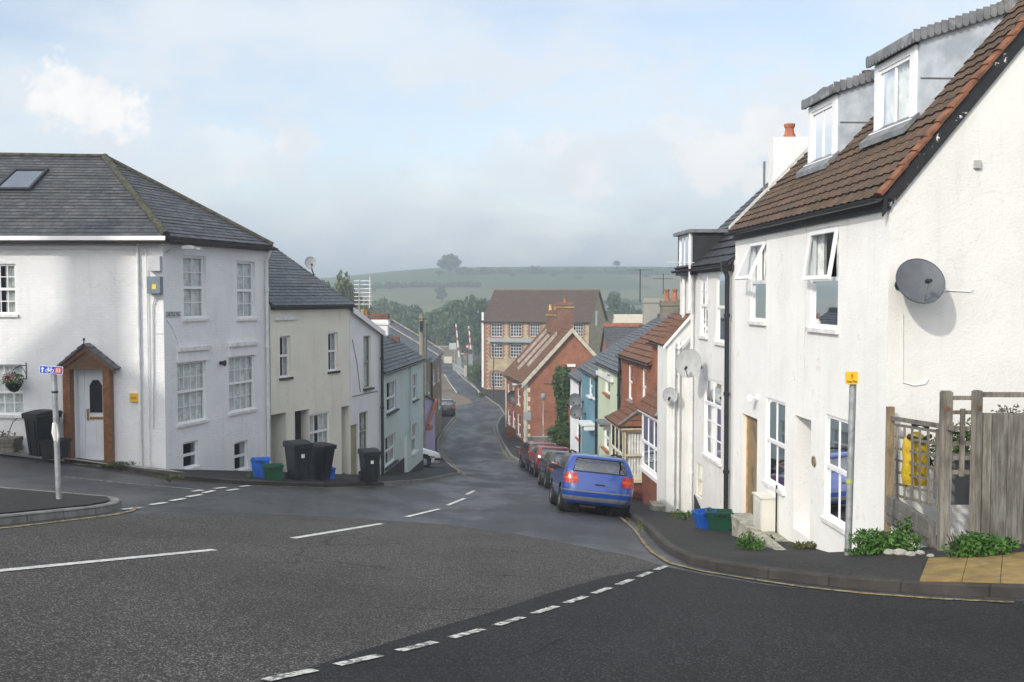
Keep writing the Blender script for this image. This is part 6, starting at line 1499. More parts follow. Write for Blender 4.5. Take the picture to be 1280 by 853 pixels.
# hanging basket on the corner house
def blob_leaves(mb, c, rad, n, size, rr, up=.2):
    for _ in range(n):
        d = Vector((rr.gauss(0, 1), rr.gauss(0, 1), rr.gauss(0, 1))).normalized(); p = Vector(c) + Vector((d.x*rad[0], d.y*rad[1], d.z*rad[2]))*(rr.random()**.4)
        a = Vector((rr.gauss(0, 1), rr.gauss(0, 1), rr.gauss(0, 1) + up)).normalized(); t = a.orthogonal().normalized(); b = a.cross(t); s = size*rr.uniform(.6, 1.3); th = rr.uniform(0, 6.28)
        x = t*math.cos(th) + b*math.sin(th); y = a.cross(x)
        mb.quad([p - x*s*.9, p - y*s*.38, p + x*s*.9, p + y*s*.38])
rr = random.Random(11)
u_, z_ = LF1.hit(25, 478); p = LF1.pt(u_, .32, z_); root = empty('hanging_basket', p, 'hanging basket of pink and white flowers by the window', 'hanging basket')
m = MB(); m.lathe([(.001, -.24), (.10, -.20), (.18, -.08), (.20, .0), (.17, .0)], Matrix.Translation(p), 16, False); m.build('basket', BLACKP, root, smooth=True)
m = MB(); blob_leaves(m, p + Vector((0, 0, .08)), (.29, .26, .20), 340, .05, rr); m.build('foliage', LEAF_W, root)
m = MB(); blob_leaves(m, p + Vector((-.05, -.08, .16)), (.24, .22, .13), 70, .045, rr); m.build('pink_flowers', M('pink_petal', (.50, .09, .20), .6, .3, 20), root)
m = MB(); blob_leaves(m, p + Vector((.12, -.06, .10)), (.18, .2, .12), 45, .04, rr); m.build('white_flowers', M('white_petal', (.75, .70, .70), .6, .1, 20), root)
m = MB(); wz = LF1.hit(34, 462)[1]; uw = LF1.hit(33, 462)[0]; m.tube([LF1.pt(uw, .012, wz - .25), LF1.pt(uw, .012, wz + .18)], .012, 6); m.tube([LF1.pt(uw, .02, wz + .10), LF1.pt(uw + .02, .32, wz + .12), LF1.pt(u_, .34, wz + .02)], .010, 6); m.tube([LF1.pt(uw, .02, wz - .12), LF1.pt(uw + .01, .2, wz + .08)], .008, 6)
for k in range(3): m.tube([LF1.pt(u_, .34, wz + .02), p + Vector((.19*math.cos(k*2.1), .19*math.sin(k*2.1), 0))], .004, 4)
m.build('iron_bracket', PIPE_B, root)
# wooden planter
p = on_ground(5, 556); p.z = G(p.x, p.y) + .10; p = Vector((-13.1, 25.45, G(-13.1, 25.45) + .12)); root = empty('wooden_planter', p, 'low timber planter against the white wall under the window', 'planter')
m = MB()
for k in range(3): m.box(p.x - .42 + .02*(k % 2), p.x + .42 - .02*(k % 2), p.y - .24, p.y + .24, p.z + .12*k + .004, p.z + .12*k + .112)
m.build('box', WOOD_GR, root); m = MB(); blob_leaves(m, p + Vector((0, 0, .42)), (.36, .2, .10), 60, .05, rr); m.tube([p + Vector((.1, 0, .3)), p + Vector((.3, -.05, .75)), p + Vector((.42, -.05, .85))], .012, 5); m.build('plant', M('dry_leaf', (.12, .11, .05), .8, .3, 10), root)

# ------------------------------------------------------------------ trellis, gate posts and board fence on the right
P1 = Vector((5.545, 14.55)); P2 = Vector((5.33, 12.15)); P3 = Vector((5.62, 12.05))
TF = Fac(tuple(P1), tuple(P2)); 
def zpt(px, py): return TF.hit(px, py)
gz = G(5.5, 13.2)
root = empty('low_wall', (5.5, 13.4, G(5.5, 13.4)), 'low white rendered wall sloping under the trellis', 'garden wall')
m = MB(); zl1, zl2 = TF.hit(1113, 650)[1], TF.hit(1172, 690)[1]
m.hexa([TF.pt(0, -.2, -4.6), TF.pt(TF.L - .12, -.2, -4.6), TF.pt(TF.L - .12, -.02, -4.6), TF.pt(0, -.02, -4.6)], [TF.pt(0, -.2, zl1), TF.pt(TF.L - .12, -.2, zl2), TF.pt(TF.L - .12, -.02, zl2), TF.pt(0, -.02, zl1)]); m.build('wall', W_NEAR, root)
m = MB(); m.hexa([TF.pt(0, -.24, zl1 + .002), TF.pt(TF.L - .12, -.24, zl2 + .002), TF.pt(TF.L - .12, .02, zl2 + .002), TF.pt(0, .02, zl1 + .002)], [TF.pt(0, -.24, zl1 + .05), TF.pt(TF.L - .12, -.24, zl2 + .05), TF.pt(TF.L - .12, .02, zl2 + .05), TF.pt(0, .02, zl1 + .05)]); m.build('coping', WOOD_BLEACH, root)
root = empty('trellis_fence', (P1.x, P1.y, gz), 'weathered trellis panel between the cottage corner and thick post', 'trellis')
m = MB(); zt = TF.hit(1111, 508)[1]; m.fbox(TF, -.02, .075, -.05, .05, -3.9, zt); m.build('slim_post', WOOD_OLD, root)
def rail(mb, pa, pb, w=.035, o0=-.02, o1=.02):
    (ua, za), (ub, zb) = TF.hit(*pa), TF.hit(*pb); P = TF.pt
    if abs(ub - ua) > abs(zb - za): mb.hexa([P(ua, o0, za - w/2), P(ub, o0, zb - w/2), P(ub, o1, zb - w/2), P(ua, o1, za - w/2)], [P(ua, o0, za + w/2), P(ub, o0, zb + w/2), P(ub, o1, zb + w/2), P(ua, o1, za + w/2)])
    else: mb.hexa([P(ua - w/2, o0, za), P(ua + w/2, o0, za), P(ua + w/2, o1, za), P(ua - w/2, o1, za)], [P(ub - w/2, o0, zb), P(ub + w/2, o0, zb), P(ub + w/2, o1, zb), P(ub - w/2, o1, zb)])
m = MB(); rail(m, (1115, 523), (1196, 536), .06); m.build('top_rail', WOOD_GR, root)
m = MB()
for k in range(7):
    t = k/6; rail(m, (1117, 531 + t*88), (1178, 541 + t*94), .036, -.034, -.016)
for px, a, b_ in ((1121, 533, 622), (1130.5, 534, 625), (1140, 536, 627), (1149.5, 537, 629), (1160, 539, 631), (1171, 541, 634)): rail(m, (px, b_), (px, a), .034, -.015, .010)
m.build('lattice', WOOD_GR, root)
m = MB()
for k in range(5):
    t = k/4; (ua, za), (ub, zb) = TF.hit(1113, 624 + t*24), TF.hit(1167, 658 + t*22); P = TF.pt; o = .05 + rnd.uniform(-.01, .02)
    m.hexa([P(ua, -.03, za - .05), P(ub, -.03, zb - .05), P(ub, o, zb - .05), P(ua, o, za - .05)], [P(ua, -.03, za + .052), P(ub, -.03, zb + .052), P(ub, o, zb + .052), P(ua, o, za + .052)])
m.build('lower_boards', WOOD_BLEACH, root)
# two thick posts with rails, then the plank fence
def square_post(name, x, y, zt, w, label, rz=0, mat=WOOD_GR):
    z = G(x, y); root = empty(name, (x, y, z), label, 'fence post', 'grey timber posts of the garden fence'); M_ = Matrix.Translation((x, y, 0)) @ Matrix.Rotation(rz, 4, 'Z')
    m = MB(); m.box(-w/2, w/2, -w/2, w/2, z - .3, zt, M_); m.box(-w/2 + .012, w/2 - .012, -w/2 + .012, w/2 - .012, zt + .0005, zt + .012, M_); m.build('post', mat, root)
    b_ = MB(); b_.lathe([(.03, 0), (.03, .006), (.001, .008)], M_ @ Matrix.Translation((0, -w/2 - .001, zt - .2)) @ Matrix.Rotation(R(90), 4, 'X'), 12); b_.build('bolt', M('rusty_bolt', (.15, .06, .03), .8), root); return root
square_post('fence_post', P2.x - .01, P2.y, at(1183, 490, 12.15).z, .125, 'thick grey timber post at the open end of the trellis', R(-8))
square_post('fence_post', P3.x + .03, P3.y, at(1216, 489, 12.05).z, .09, 'slimmer grey post where the board fence begins', R(20))
root = empty('board_fence', (6.6, 12.0, G(6.6, 12)), 'weathered grey upright board fence with an open rail on top', 'fence')
FF = Fac((5.33, 12.12), (9.5, 11.95)); zt, zb = at(1240, 517, 12).z, at(1240, 680, 12).z
m = MB()
for py in (498, 515, 535, 553.5, 573, 591): pass
u_a, u_b = FF.hit(1189, 520)[0], FF.hit(1217, 520)[0]
for py, th in ((498, .05), (516, .045), (536, .045), (555, .05), (573, .045), (591, .05)):
    z_ = at(1203, py, 12.08).z; m.fbox(FF, u_a - .04, u_b, -.02, .02, z_ - th/2, z_ + th/2)
z_ = at(1250, 494.5, 12.0).z; m.fbox(FF, u_b, FF.L, -.03, .03, z_ - .03, z_ + .03); m.build('rail', WOOD_GR, root)
m = MB(); uc = FF.hit(1201, 560)[0]; m.fbox(FF, uc - .028, uc + .028, .022, .05, at(1201, 597, 12).z, at(1201, 512, 12).z); m.build('batten', WOOD_GR, root)
x = FF.hit(1216, 600)[0]; i = 0
while x < FF.L:
    w = (.205, .19, .21, .185)[i % 4]; m = MB(); j = rnd.uniform(-.015, .015); m.fbox(FF, x + .004, x + w - .004, .002 + .006*(i % 2), .028 + .006*(i % 2), zb - .05 + j, zt + j*.5); o = m.build('board', WOOD_GR if i % 3 == 0 else WOOD_BLEACH, root); x += w; i += 1
m = MB(); m.fbox(FF, u_b - .02, FF.L, -.06, -.001, zt - .25, zt - .17); m.fbox(FF, u_b - .02, FF.L, -.06, -.001, zb + .2, zb + .28); m.build('back_rail', WOOD_GR, root)
# behind the trellis: a yellow sack, bushes, grey bin
def lump(name, c, rad, mat, label, cat, seed=1, squash=None):
    bm = bmesh.new(); bmesh.ops.create_icosphere(bm, subdivisions=4, radius=1); r_ = random.Random(seed); from mathutils import noise as nz_
    for v in bm.verts:
        k = 1 + .22*nz_.noise(v.co*2.2 + Vector((seed, 0, 0))) + .08*nz_.noise(v.co*6)
        v.co = Vector((v.co.x*rad[0]*k, v.co.y*rad[1]*k, (v.co.z*k + .9)*rad[2]))
    me = bpy.data.meshes.new(name); bm.to_mesh(me); bm.free(); me.polygons.foreach_set('use_smooth', [True]*len(me.polygons)); me.materials.append(mat)
    o = bpy.data.objects.new(name, me); C.objects.link(o); o.location = c; return tag(o, label, cat)
Yb = 13.75; bz = at(1144, 603, Yb).z
root = empty('yellow_sack', (at(1144, 600, Yb).x, Yb, bz), 'bright yellow sack standing behind the grey trellis', 'sack')
m = MB(); YS = M('yellow_plastic_sack', (.50, .34, .01), .5, .25, 10, .6, 12, .03); c = at(1144, 603, Yb)
m.lathe([(.001, -.05), (.20, -.03), (.23, .12), (.205, .35), (.225, .5), (.19, .68), (.12, .74), (.05, .78)], Matrix.Translation(c) @ Matrix.Diagonal((.82, .75, .9, 1)), 18); m.build('sack_body', YS, root, smooth=True)
m = MB(); m.tube([c + Vector((-.16, -.1, .66)), c + Vector((0, -.2, .60)), c + Vector((.16, -.08, .66))], .035, 8); m.tube([c + Vector((-.1, -.1, .8)), c + Vector((0, -.15, .84)), c + Vector((.12, -.1, .78))], .03, 8); m.build('dark_strap', BLACKP, root, smooth=True)
def bush(name, c, rad, n, size, mat, label, cat='bush', group=None, seed=1):
    r_ = random.Random(seed); m = MB(); c = Vector(c)
    for k in range(7):
        o_ = Vector((r_.uniform(-.55, .55)*rad[0], r_.uniform(-.5, .5)*rad[1], r_.uniform(-.1, .75)*rad[2])); blob_leaves(m, c + o_, (rad[0]*.55, rad[1]*.55, rad[2]*.5), n//7, size, r_, .6)
    root = empty(name, c, label, cat, group); m.build('leaves', mat, root); s = MB()
    for k in range(5): s.tube([c - Vector((0, 0, rad[2]*.2 + .1)), c + Vector((r_.uniform(-.5, .5)*rad[0], r_.uniform(-.5, .5)*rad[1], rad[2]*.8))], [.012, .005], 5)
    s.build('stems', BARK, root); return root
bush('garden_bush', at(1202, 600, 13.4) + Vector((.1, 0, .1)), (.45, .3, .62), 1100, .05, LEAF1, 'dark green bush showing between the two fence posts', seed=4)
bush('garden_bush', at(1172, 580, 14.0), (.35, .25, .35), 420, .04, LEAF2, 'thin dark shrub behind the right end of the trellis', seed=6)
bush('lavender', at(1262, 508, 13.2) - Vector((0, 0, .12)), (.22, .15, .12), 120, .035, M('lavender_leaf', (.12, .12, .10), .8), 'sprig of mauve flowers above the board fence', 'flower', seed=9)
p = at(1210, 598, 12.9); root = empty('garden_box', p, 'grey box standing behind the open fence rails', 'box'); m = MB(); m.box(p.x - .28, p.x + .3, 12.9, 13.3, p.z - .35, p.z + .22); m.box(p.x - .3, p.x + .32, 12.88, 13.32, p.z + .2205, p.z + .26); m.build('box_body', M('grey_plastic_box', (.16, .17, .18), .5, .2, 5), root)
# weeds and rubble along the foot of the walls
def weed(px, py, rad, n, size, label, seed, mat=LEAF_W, up=.1):
    p = on_ground(px, py, .118); return bush('weed_clump', p + Vector((0, 0, rad[2]*.35)), rad, n, size, mat, label, 'weeds', 'weeds along the foot of the walls', seed)
weed(1103, 692, (.48, .2, .24), 1500, .038, 'low weeds spreading right of the yellow sign post', 21)
weed(1078, 694, (.22, .12, .09), 260, .03, 'small weeds at the foot of the yellow sign post', 22)
weed(1128, 689, (.16, .12, .30), 380, .04, 'taller weed tuft against the low white wall', 23)
weed(1202, 698, (.36, .2, .24), 1400, .04, 'thick green weeds at the foot of the two fence posts', 24)
weed(1242, 696, (.30, .16, .17), 800, .04, 'green weeds under the board fence', 25)
weed(940, 687, (.30, .16, .20), 700, .035, 'weeds growing below the wooden cottage door', 26)
weed(958, 680, (.18, .1, .12), 160, .035, 'dry grass tuft between the cottage steps', 27, LEAF3)
weed(1008, 686, (.42, .14, .10), 500, .03, 'grass growing on the long low step', 28, LEAF3)
weed(856, 650, (.25, .15, .16), 200, .04, 'weeds by the black plinth of the white house', 29)
weed(846, 646, (.2, .15, .1), 120, .04, 'low weeds at the corner of the chalky wing', 30, LEAF3)
weed(800, 659, (.08, .25, .06), 90, .03, 'tiny weeds in the kerb joint behind the blue car', 31, LEAF3)
weed(150, 583, (.5, .15, .08), 240, .04, 'mossy weeds along the wall foot right of the porch', 32, LEAF3)
weed(212, 598, (.4, .15, .06), 160, .04, 'grass strip round the foot of the corner house', 33, LEAF3)
weed(312, 598, (.2, .1, .08), 80, .04, 'weeds below the small white cellar window', 34)
STN = M('pale_rubble', (.36, .345, .31), .9, .25, 8, .6, 25, .02)
for i, (px, py, r_) in enumerate(((1112, 694, .10), (1125, 695, .12), (1138, 696, .09), (1098, 693, .07), (1150, 694, .08), (1120, 691, .08), (1163, 697, .06))):
    p = on_ground(px, py, .11); tag(lump('rubble_stone', p, (r_*.75, r_*.5, r_*.38), STN, 'pale loose stone among the weeds right of the sign post', 'stone', 40 + i), group='loose stones among the weeds')

# ------------------------------------------------------------------ cars
def car(label, paint, L=4.1, W=1.73, H=1.44, rails=False, light=None, glass_m=None, boxy=1.0, bumper=None, group='cars parked along the right kerb', detail=True, name='parked_car'):
    root = local_root(name, label, 'car', group)
    sx, sz = L/4.15, H/1.44
    zt = np.array([.24, .30, .40, .52, .62, .72, .82, .90, .96, 1.02, 1.12, 1.22, 1.31, 1.37, 1.41, 1.435, 1.448])
    yr = np.array([1.90, 1.98, 2.05, 2.075, 2.07, 2.055, 2.04, 2.02, 2.00, 1.98, 1.92, 1.85, 1.77, 1.70, 1.58, 1.36, .95])
    yf = np.array([1.96, 2.03, 2.06, 2.075, 2.06, 2.03, 1.93, 1.62, 1.30, 1.12, .92, .74, .56, .43, .26, .02, -.25])
    hw = np.array([.76, .80, .835, .855, .865, .866, .862, .855, .845, .832, .795, .758, .718, .685, .64, .57, .44])
    rc = np.array([.26, .26, .26, .26, .26, .25, .24, .22, .20, .18, .16, .15, .15, .15, .16, .18, .2])
    zz = np.unique(np.concatenate([np.linspace(.24, .96, 25), np.linspace(.96, 1.36, 15), np.linspace(1.36, 1.448, 9), [.52, .60, .72, .90, 1.02, 1.33]])); zz = zz[np.concatenate([[True], np.diff(zz) > .006])]
    YR, YF, HW, RC = (np.interp(zz, zt, a) for a in (yr, yf, hw, rc))
    nb, nc, ns = 14, 6, 44
    def ring(i):
        r = RC[i]; w = HW[i]*W/1.73; a, b = -YR[i]*sx, YF[i]*sx; r = min(r, w*.75, (b - a)*.3); z = zz[i]*sz; pts = []
        bow = lambda x: .05*(1 - (x/w)**2)
        for k in range(nb): x = -(w - r) + 2*(w - r)*k/nb; pts.append((x, a - bow(x) + .0))
        def arc(cx, cy, a0):
            for k in range(nc): t = R(a0 + 90*k/nc); pts.append((cx + r*math.cos(t), cy + r*math.sin(t)))
        arc(w - r, a + r, -90)
        for k in range(ns): pts.append((w + .0, (a + r) + (b - a - 2*r)*k/ns))
        arc(w - r, b - r, 0)
        for k in range(nb): x = (w - r) - 2*(w - r)*k/nb; pts.append((x, b + .05*(1 - (x/w)**2)))
        arc(-(w - r), b - r, 90)
        for k in range(ns): pts.append((-w, (b - r) - (b - a - 2*r)*k/ns))
        arc(-(w - r), a + r, 180)
        return [Vector((x, y, z)) for x, y in pts]
    rings = [ring(i) for i in range(len(zz))]; NP = len(rings[0])
    s_rear = range(0, nb); s_c1 = range(nb, nb + nc); s_r = range(nb + nc, nb + nc + ns); s_c2 = range(nb + nc + ns, nb + 2*nc + ns); s_f = range(nb + 2*nc + ns, 2*nb + 2*nc + ns)
    s_c3 = range(2*nb + 2*nc + ns, 2*nb + 3*nc + ns); s_l = range(2*nb + 3*nc + ns, 2*nb + 3*nc + 2*ns); s_c4 = range(2*nb + 3*nc + 2*ns, NP)
    wy = (-1.28*sx, 1.25*sx); wr = .335
    def cls(i, k):
        zc = (zz[i] + zz[i + 1])/2; c = (rings[i][k] + rings[i + 1][(k + 1) % NP])/2; out = set()
        yf_ = c.y/sx
        if 1.02 < zc < 1.335:
            if k in s_rear and 0 < k < nb - 1 or (k in (0, nb - 1)): out.add('rear_window')
            elif k in s_f: out.add('windscreen')
            elif k in s_l or k in s_r:
                lim0 = -1.42 + (zc - 1.02)*.7; lim1 = .95 - (zc - 1.02)*1.35
                if lim0 < yf_ < -.30: out.add('side_window')
                elif -.22 < yf_ < lim1: out.add('side_window')
        if not out and abs(c.x) > .55*W/1.73 and zc < .72:
            for y0 in wy:
                if (c.y - y0)**2 + (c.z - wr)**2 < (.375)**2: out.add('arch')
        return out
    body = MB(); panes = {}; 
    for i in range(len(zz) - 1):
        for k in range(NP):
            j = (k + 1) % NP; q = [rings[i][k], rings[i][j], rings[i + 1][j], rings[i + 1][k]]; c = cls(i, k)
            if 'arch' in c: continue
            key = next((x for x in ('rear_window', 'windscreen', 'side_window') if x in c), None)
            if key:
                if key == 'side_window': key = ('side_window', k in s_l, (q[0].y/sx) > -.26)
                panes.setdefault(key, []).append(q)
            else: body.quad(q)
    body.quad(rings[-1]); body.quad(rings[0][::-1])
    b = body.build('body', paint, root, smooth=True)
    for key, qs in panes.items():
        m = MB()
        for q in qs: m.quad(q)
        m.build(key if isinstance(key, str) else 'side_window', glass_m or GLASS_CAR, root, smooth=True)
    def patch(name, mat, z0, z1, ks, off=.012, parent=None, cond=None):
        m = MB()
        for i in range(len(zz) - 1):
            zc = (zz[i] + zz[i + 1])/2
            if not (z0 < zc < z1): continue
            for k in ks:
                j = (k + 1) % NP; q = [rings[i][k], rings[i][j], rings[i + 1][j], rings[i + 1][k]]; c = (q[0] + q[2])/2
                if cond and not cond(c): continue
                n = (q[1] - q[0]).cross(q[3] - q[0]).normalized()
                if 'arch' in cls(i, k): continue
                m.quad([p + n*off for p in q]); m.quad([q[0], q[1], q[1] + n*off, q[0] + n*off]); m.quad([q[3] + n*off, q[2] + n*off, q[2], q[3]])
        if m.v: return m.build(name, mat, parent or root, smooth=True)
    GREYT = M('grey_bumper_strip', (.14, .145, .15), .55, .15, 6); BLK = BLACKP
    bm_ = bumper or GREYT
    patch('bumper', bm_, .53, .585, list(s_c4) + list(s_rear) + list(s_c1), .014); patch('rear_valance', bm_, .33, .42, list(s_c4) + list(s_rear) + list(s_c1), .012)
    patch('front_bumper', bm_, .42, .54, list(s_c2) + list(s_f) + list(s_c3), .014)
    patch('side_strip', bm_, .54, .59, list(s_l), .010); patch('side_strip', bm_, .54, .59, list(s_r), .010)
    RL = M('red_lens', (.36, .016, .010), .15, .2, 20, coat=.6); AM = M('amber_lens', (.46, .07, .010), .15, .15, 20, coat=.6)
    l1 = list(s_c4)[2:] + [0]; r1 = [nb - 1] + list(s_c1)[:4]
    for ks in (l1, r1):
        t = patch('tail_light', RL, .72, .95, ks, .016)
        patch('indicator', AM if detail else light or AM, .80, .87, ks, .020, t)
    HLm = M('headlight_glass', (.75, .77, .78), .1, .05, 5)
    patch('headlight', HLm, .66, .80, list(s_c2)[1:5] + [s_f[0], s_f[1]], .012); patch('headlight', HLm, .66, .80, list(s_c3)[1:5] + [s_f[-1], s_f[-2]], .012)
    for x in (-1, 1):                                # window frames: a dark gasket round the rear glass
        pass
    rs = []
    i0 = int(np.argmin(abs(zz - 1.02))); i1 = int(np.argmin(abs(zz - 1.335)))
    loop = [rings[i0][k] for k in range(nb + 1)] + [rings[i1][k] for k in range(nb, -1, -1)]
    m = MB(); m.tube([p + Vector((0, -.004, 0)) for p in loop + loop[:1]], .014, 6, cap=False); m.build('window_seal', BLK, root, smooth=True)
    m = MB(); zb = 1.045*sz; m.tube([(.05, -1.97*sx - .03, zb), (-.22, -1.93*sx - .03, zb + .02), (-.42, -1.90*sx - .02, zb + .05)], .010, 6); m.build('wiper', BLK, root)
    if detail:
        m = MB()
        for sgn in (-1, 1): m.tube([(sgn*.70, -2.035*sx - .012, .62*sz), (sgn*.70, -2.02*sx - .012, .80*sz), (sgn*.715, -1.985*sx - .012, .98*sz)], .008, 5)
        m.tube([(-.70, -2.035*sx - .012, .62*sz), (-.35, -2.07*sx - .03, .62*sz), (.35, -2.07*sx - .03, .62*sz), (.70, -2.035*sx - .012, .62*sz)], .008, 5); m.build('tailgate_seam', BLK, root)
        m = MB(); y = -2.055*sx - .055; m.box(-.11, .13, y - .012, y + .03, .715*sz, .745*sz); m.build('boot_handle', BLK, root)
        m = MB(); m.tube([(0, -1.30*sx, 1.42*sz), (0, -1.52*sx, 1.42*sz + .30)], [.007, .003], 5); m.build('aerial', BLK, root)
    # floor pan, seats
    m = MB(); m.box(-.74*W/1.73, .74*W/1.73, -1.8*sx, 1.75*sx, .20, .30); m.box(-.70*W/1.73, .70*W/1.73, -1.85*sx, -.95*sx, .301, .86); m.box(-.70*W/1.73, .70*W/1.73, .62*sx, 1.7*sx, .302, .90); m.build('floor', M('dark_underside', (.012, .012, .012), .9), root)
    SEAT = M('grey_seat_cloth', (.24, .25, .25), .9, .2, 8)
    for x, y in ((-.36, -.86), (.36, -.86), (-.38, .12), (.38, .12)):
        st = MB(); st.hexa([Vector((x - .25, y*sx - .02, .5)), Vector((x + .25, y*sx - .02, .5)), Vector((x + .25, y*sx + .14, .5)), Vector((x - .25, y*sx + .14, .5))], [Vector((x - .21, y*sx - .20, 1.02)), Vector((x + .21, y*sx - .20, 1.02)), Vector((x + .21, y*sx - .10, 1.02)), Vector((x - .21, y*sx - .10, 1.02))])
        se = st.build('seat', SEAT, root)
        hb = MB()
        hb.lathe([(.001, -.10), (.08, -.09), (.125, -.03), (.125, .05), (.08, .10), (.001, .11)], Matrix.Translation((x, y*sx - .19, 1.14)) @ Matrix.Diagonal((1.1, .45, 1, 1)), 14); hb.build('headrest', SEAT, se, smooth=True)
    for x in (-1, 1):
        w_ = .80*W/1.73
        for y0 in wy:
            t = MB(); Mx = Matrix.Translation((x*(w_ - .03), y0, wr - .03)) @ Matrix.Rotation(R(90), 4, 'Y'); t.lathe([(.17, -.09), (.27, -.10), (.305, -.07), (.31, 0), (.305, .07), (.27, .10), (.17, .09)], Mx, 26, False); w = t.build('wheel', BLK, root, smooth=True)
            rm = MB(); rm.lathe([(.02, .055*x), (.06, .075*x), (.15, .05*x), (.185, .085*x), (.17, .088*x)], Mx, 20, False); rm.build('rim', M('alloy_grey', (.30, .31, .32), .35, .15, 8, metal=.6), w, smooth=True)
            a = MB()
            Ms = Matrix.Translation((x*(w_ - .22), y0, wr)) @ Matrix.Rotation(R(90), 4, 'Y'); a.lathe([(.385, -.16*1), (.385, .2)], Ms, 20, False); a.lathe([(.385, -.16*x), (.01, -.16*x)], Ms, 20, False); a.build('wheel_arch', M('dark_underside', (.012, .012, .012), .9), root)
        m = MB(); c = Vector((x*(HW[int(np.argmin(abs(zz - 1.0)))]*W/1.73 + .09), .70*sx, 1.03*sz)); m.lathe([(.001, -.07), (.07, -.055), (.095, 0), (.085, .045), (.001, .055)], Matrix.Translation(c) @ Matrix.Rotation(R(90), 4, 'X') @ Matrix.Diagonal((1.25, .8, 1, 1)), 14); m.tube([c, c - Vector((x*.14, -.02, .05))], .025, 6); m.build('wing_mirror', BLK if detail else paint, root, smooth=True)
        if rails:
            m = MB(); xr = x*.555*W/1.73; m.tube([(xr, -1.35*sx, 1.385*sz), (xr, -1.25*sx, 1.455*sz), (xr, -.2*sx, 1.495*sz), (xr, .25*sx, 1.46*sz), (xr, .33*sx, 1.39*sz)], .024, 8); m.build('roof_rail', BLK, root, smooth=True)
    return root
def park(o, X, Y, rz, dz=0.0):
    e = .6; gx = (G(X + e, Y) - G(X - e, Y))/(2*e); gy = (G(X, Y + e) - G(X, Y - e))/(2*e); n = Vector((-gx, -gy, 1)).normalized()
    y = Vector((-math.sin(rz), math.cos(rz), 0)); y = (y - n*y.dot(n)).normalized(); x = y.cross(n); m = Matrix((x, y, n)).transposed()
    o.location = (X, Y, G(X, Y) + dz); o.rotation_euler = m.to_euler(); return o
def paint(name, col): return M(name, col, .28, .04, 3, spec=.5, coat=1.0)
DARKT = M('dark_bumper_plastic', (.02, .02, .022), .5, .2, 6)
park(car('bright blue hatchback parked nearest on the right kerb', paint('blue_car_paint', (.006, .045, .26)), rails=True), 1.93, 25.55, R(1.5))
park(car('red hatchback mostly hidden in front of the blue car', paint('red_car_paint', (.30, .022, .015)), L=3.7, H=1.36, bumper=DARKT, detail=False), 2.28, 31.6, R(2))
park(car('dark grey hatchback with bright red tail lights', paint('dark_grey_car_paint', (.022, .027, .027)), L=4.0, H=1.46, bumper=DARKT, detail=False, light=M('red_lens', (.36, .016, .010))), 1.98, 38.6, R(3))
park(car('crimson hatchback parked just beyond the dark grey one', paint('crimson_car_paint', (.22, .015, .02)), L=3.9, H=1.5, bumper=DARKT, detail=False, light=M('red_lens', (.36, .016, .010))), 1.80, 48.2, R(4))
park(car('dark maroon estate farthest along the parked row', paint('maroon_car_paint', (.10, .014, .016)), L=4.3, H=1.55, bumper=DARKT, detail=False, light=M('red_lens', (.36, .016, .010))), 1.48, 54.3, R(6))
park(car('white car nosing out of the gap beside the lilac wall', paint('white_car_paint', (.70, .71, .72)), L=4.0, H=1.44, bumper=DARKT, detail=False, group='cars on the left side'), -5.75, 51.0, R(-86), .1)
park(car('dark off road car on the far left pavement by the stone houses', paint('black_car_paint', (.014, .015, .018)), L=4.2, W=1.75, H=1.75, bumper=DARKT, detail=False, group='cars on the left side'), -6.75, 101.5, R(6), .1)
# red motorcycle at the end of the row
root = local_root('motorcycle', 'red motorcycle with a black top box beyond the parked cars', 'motorcycle')
for y in (-.68, .72):
    m = MB(); m.lathe([(.19, -.05), (.29, -.06), (.315, 0), (.29, .06), (.19, .05)], Matrix.Translation((0, y, .315)) @ Matrix.Rotation(R(90), 4, 'Y'), 22, False); w = m.build('wheel', BLACKP, root, smooth=True)
    m = MB(); m.lathe([(.02, -.03), (.20, -.03), (.20, .03), (.02, .03)], Matrix.Translation((0, y, .315)) @ Matrix.Rotation(R(90), 4, 'Y'), 16); m.build('rim', ALU, w, smooth=True)
RB = paint('red_car_paint', (.3, .022, .015))
m = MB(); m.tube([(0, -.15, .55), (0, .05, .80), (0, .35, .86), (0, .62, .78)], [.10, .17, .17, .07], 10); m.build('tank', RB, root, smooth=True)
m = MB(); m.tube([(0, -.85, .84), (0, -.5, .80), (0, -.05, .78)], [.09, .13, .10], 8); m.build('seat', BLACKP, root, smooth=True)
m = MB(); m.box(-.15, .15, -.25, .35, .28, .62); m.build('engine', M('engine_grey', (.12, .12, .12), .4, metal=.5), root)
m = MB(); m.tube([(-.07, .72, .32), (-.09, .55, .95)], .03, 8); m.tube([(.07, .72, .32), (.09, .55, .95)], .03, 8); m.tube([(-.36, .42, 1.05), (-.1, .55, 1.0), (.1, .55, 1.0), (.36, .42, 1.05)], .018, 8); m.build('fork', ALU, root, smooth=True)
m = MB(); m.box(-.22, .22, -1.12, -.74, .88, 1.20); m.build('top_box', BLACKP, root); m = MB(); m.box(-.08, .08, -1.15, -1.121, .80, .87); m.build('tail_light', M('red_lens', (.36, .016, .010)), root)
m = MB(); m.tube([(.16, .2, .32), (.19, -.4, .30), (.20, -.95, .42)], [.04, .05, .06], 8); m.build('exhaust', CHROME, root, smooth=True)
m = MB(); m.tube([(-.1, -.1, .35), (-.28, -.16, .03)], .015, 6); m.build('side_stand', BLACKP, root); m = MB(); m.lathe([(.001, 0), (.10, 0), (.09, .1), (.001, .14)], Matrix.Translation((0, .66, .92)) @ Matrix.Rotation(R(-90), 4, 'X'), 12); m.build('headlight', CHROME, root, smooth=True)
park(root, .62, 57.2, R(8))

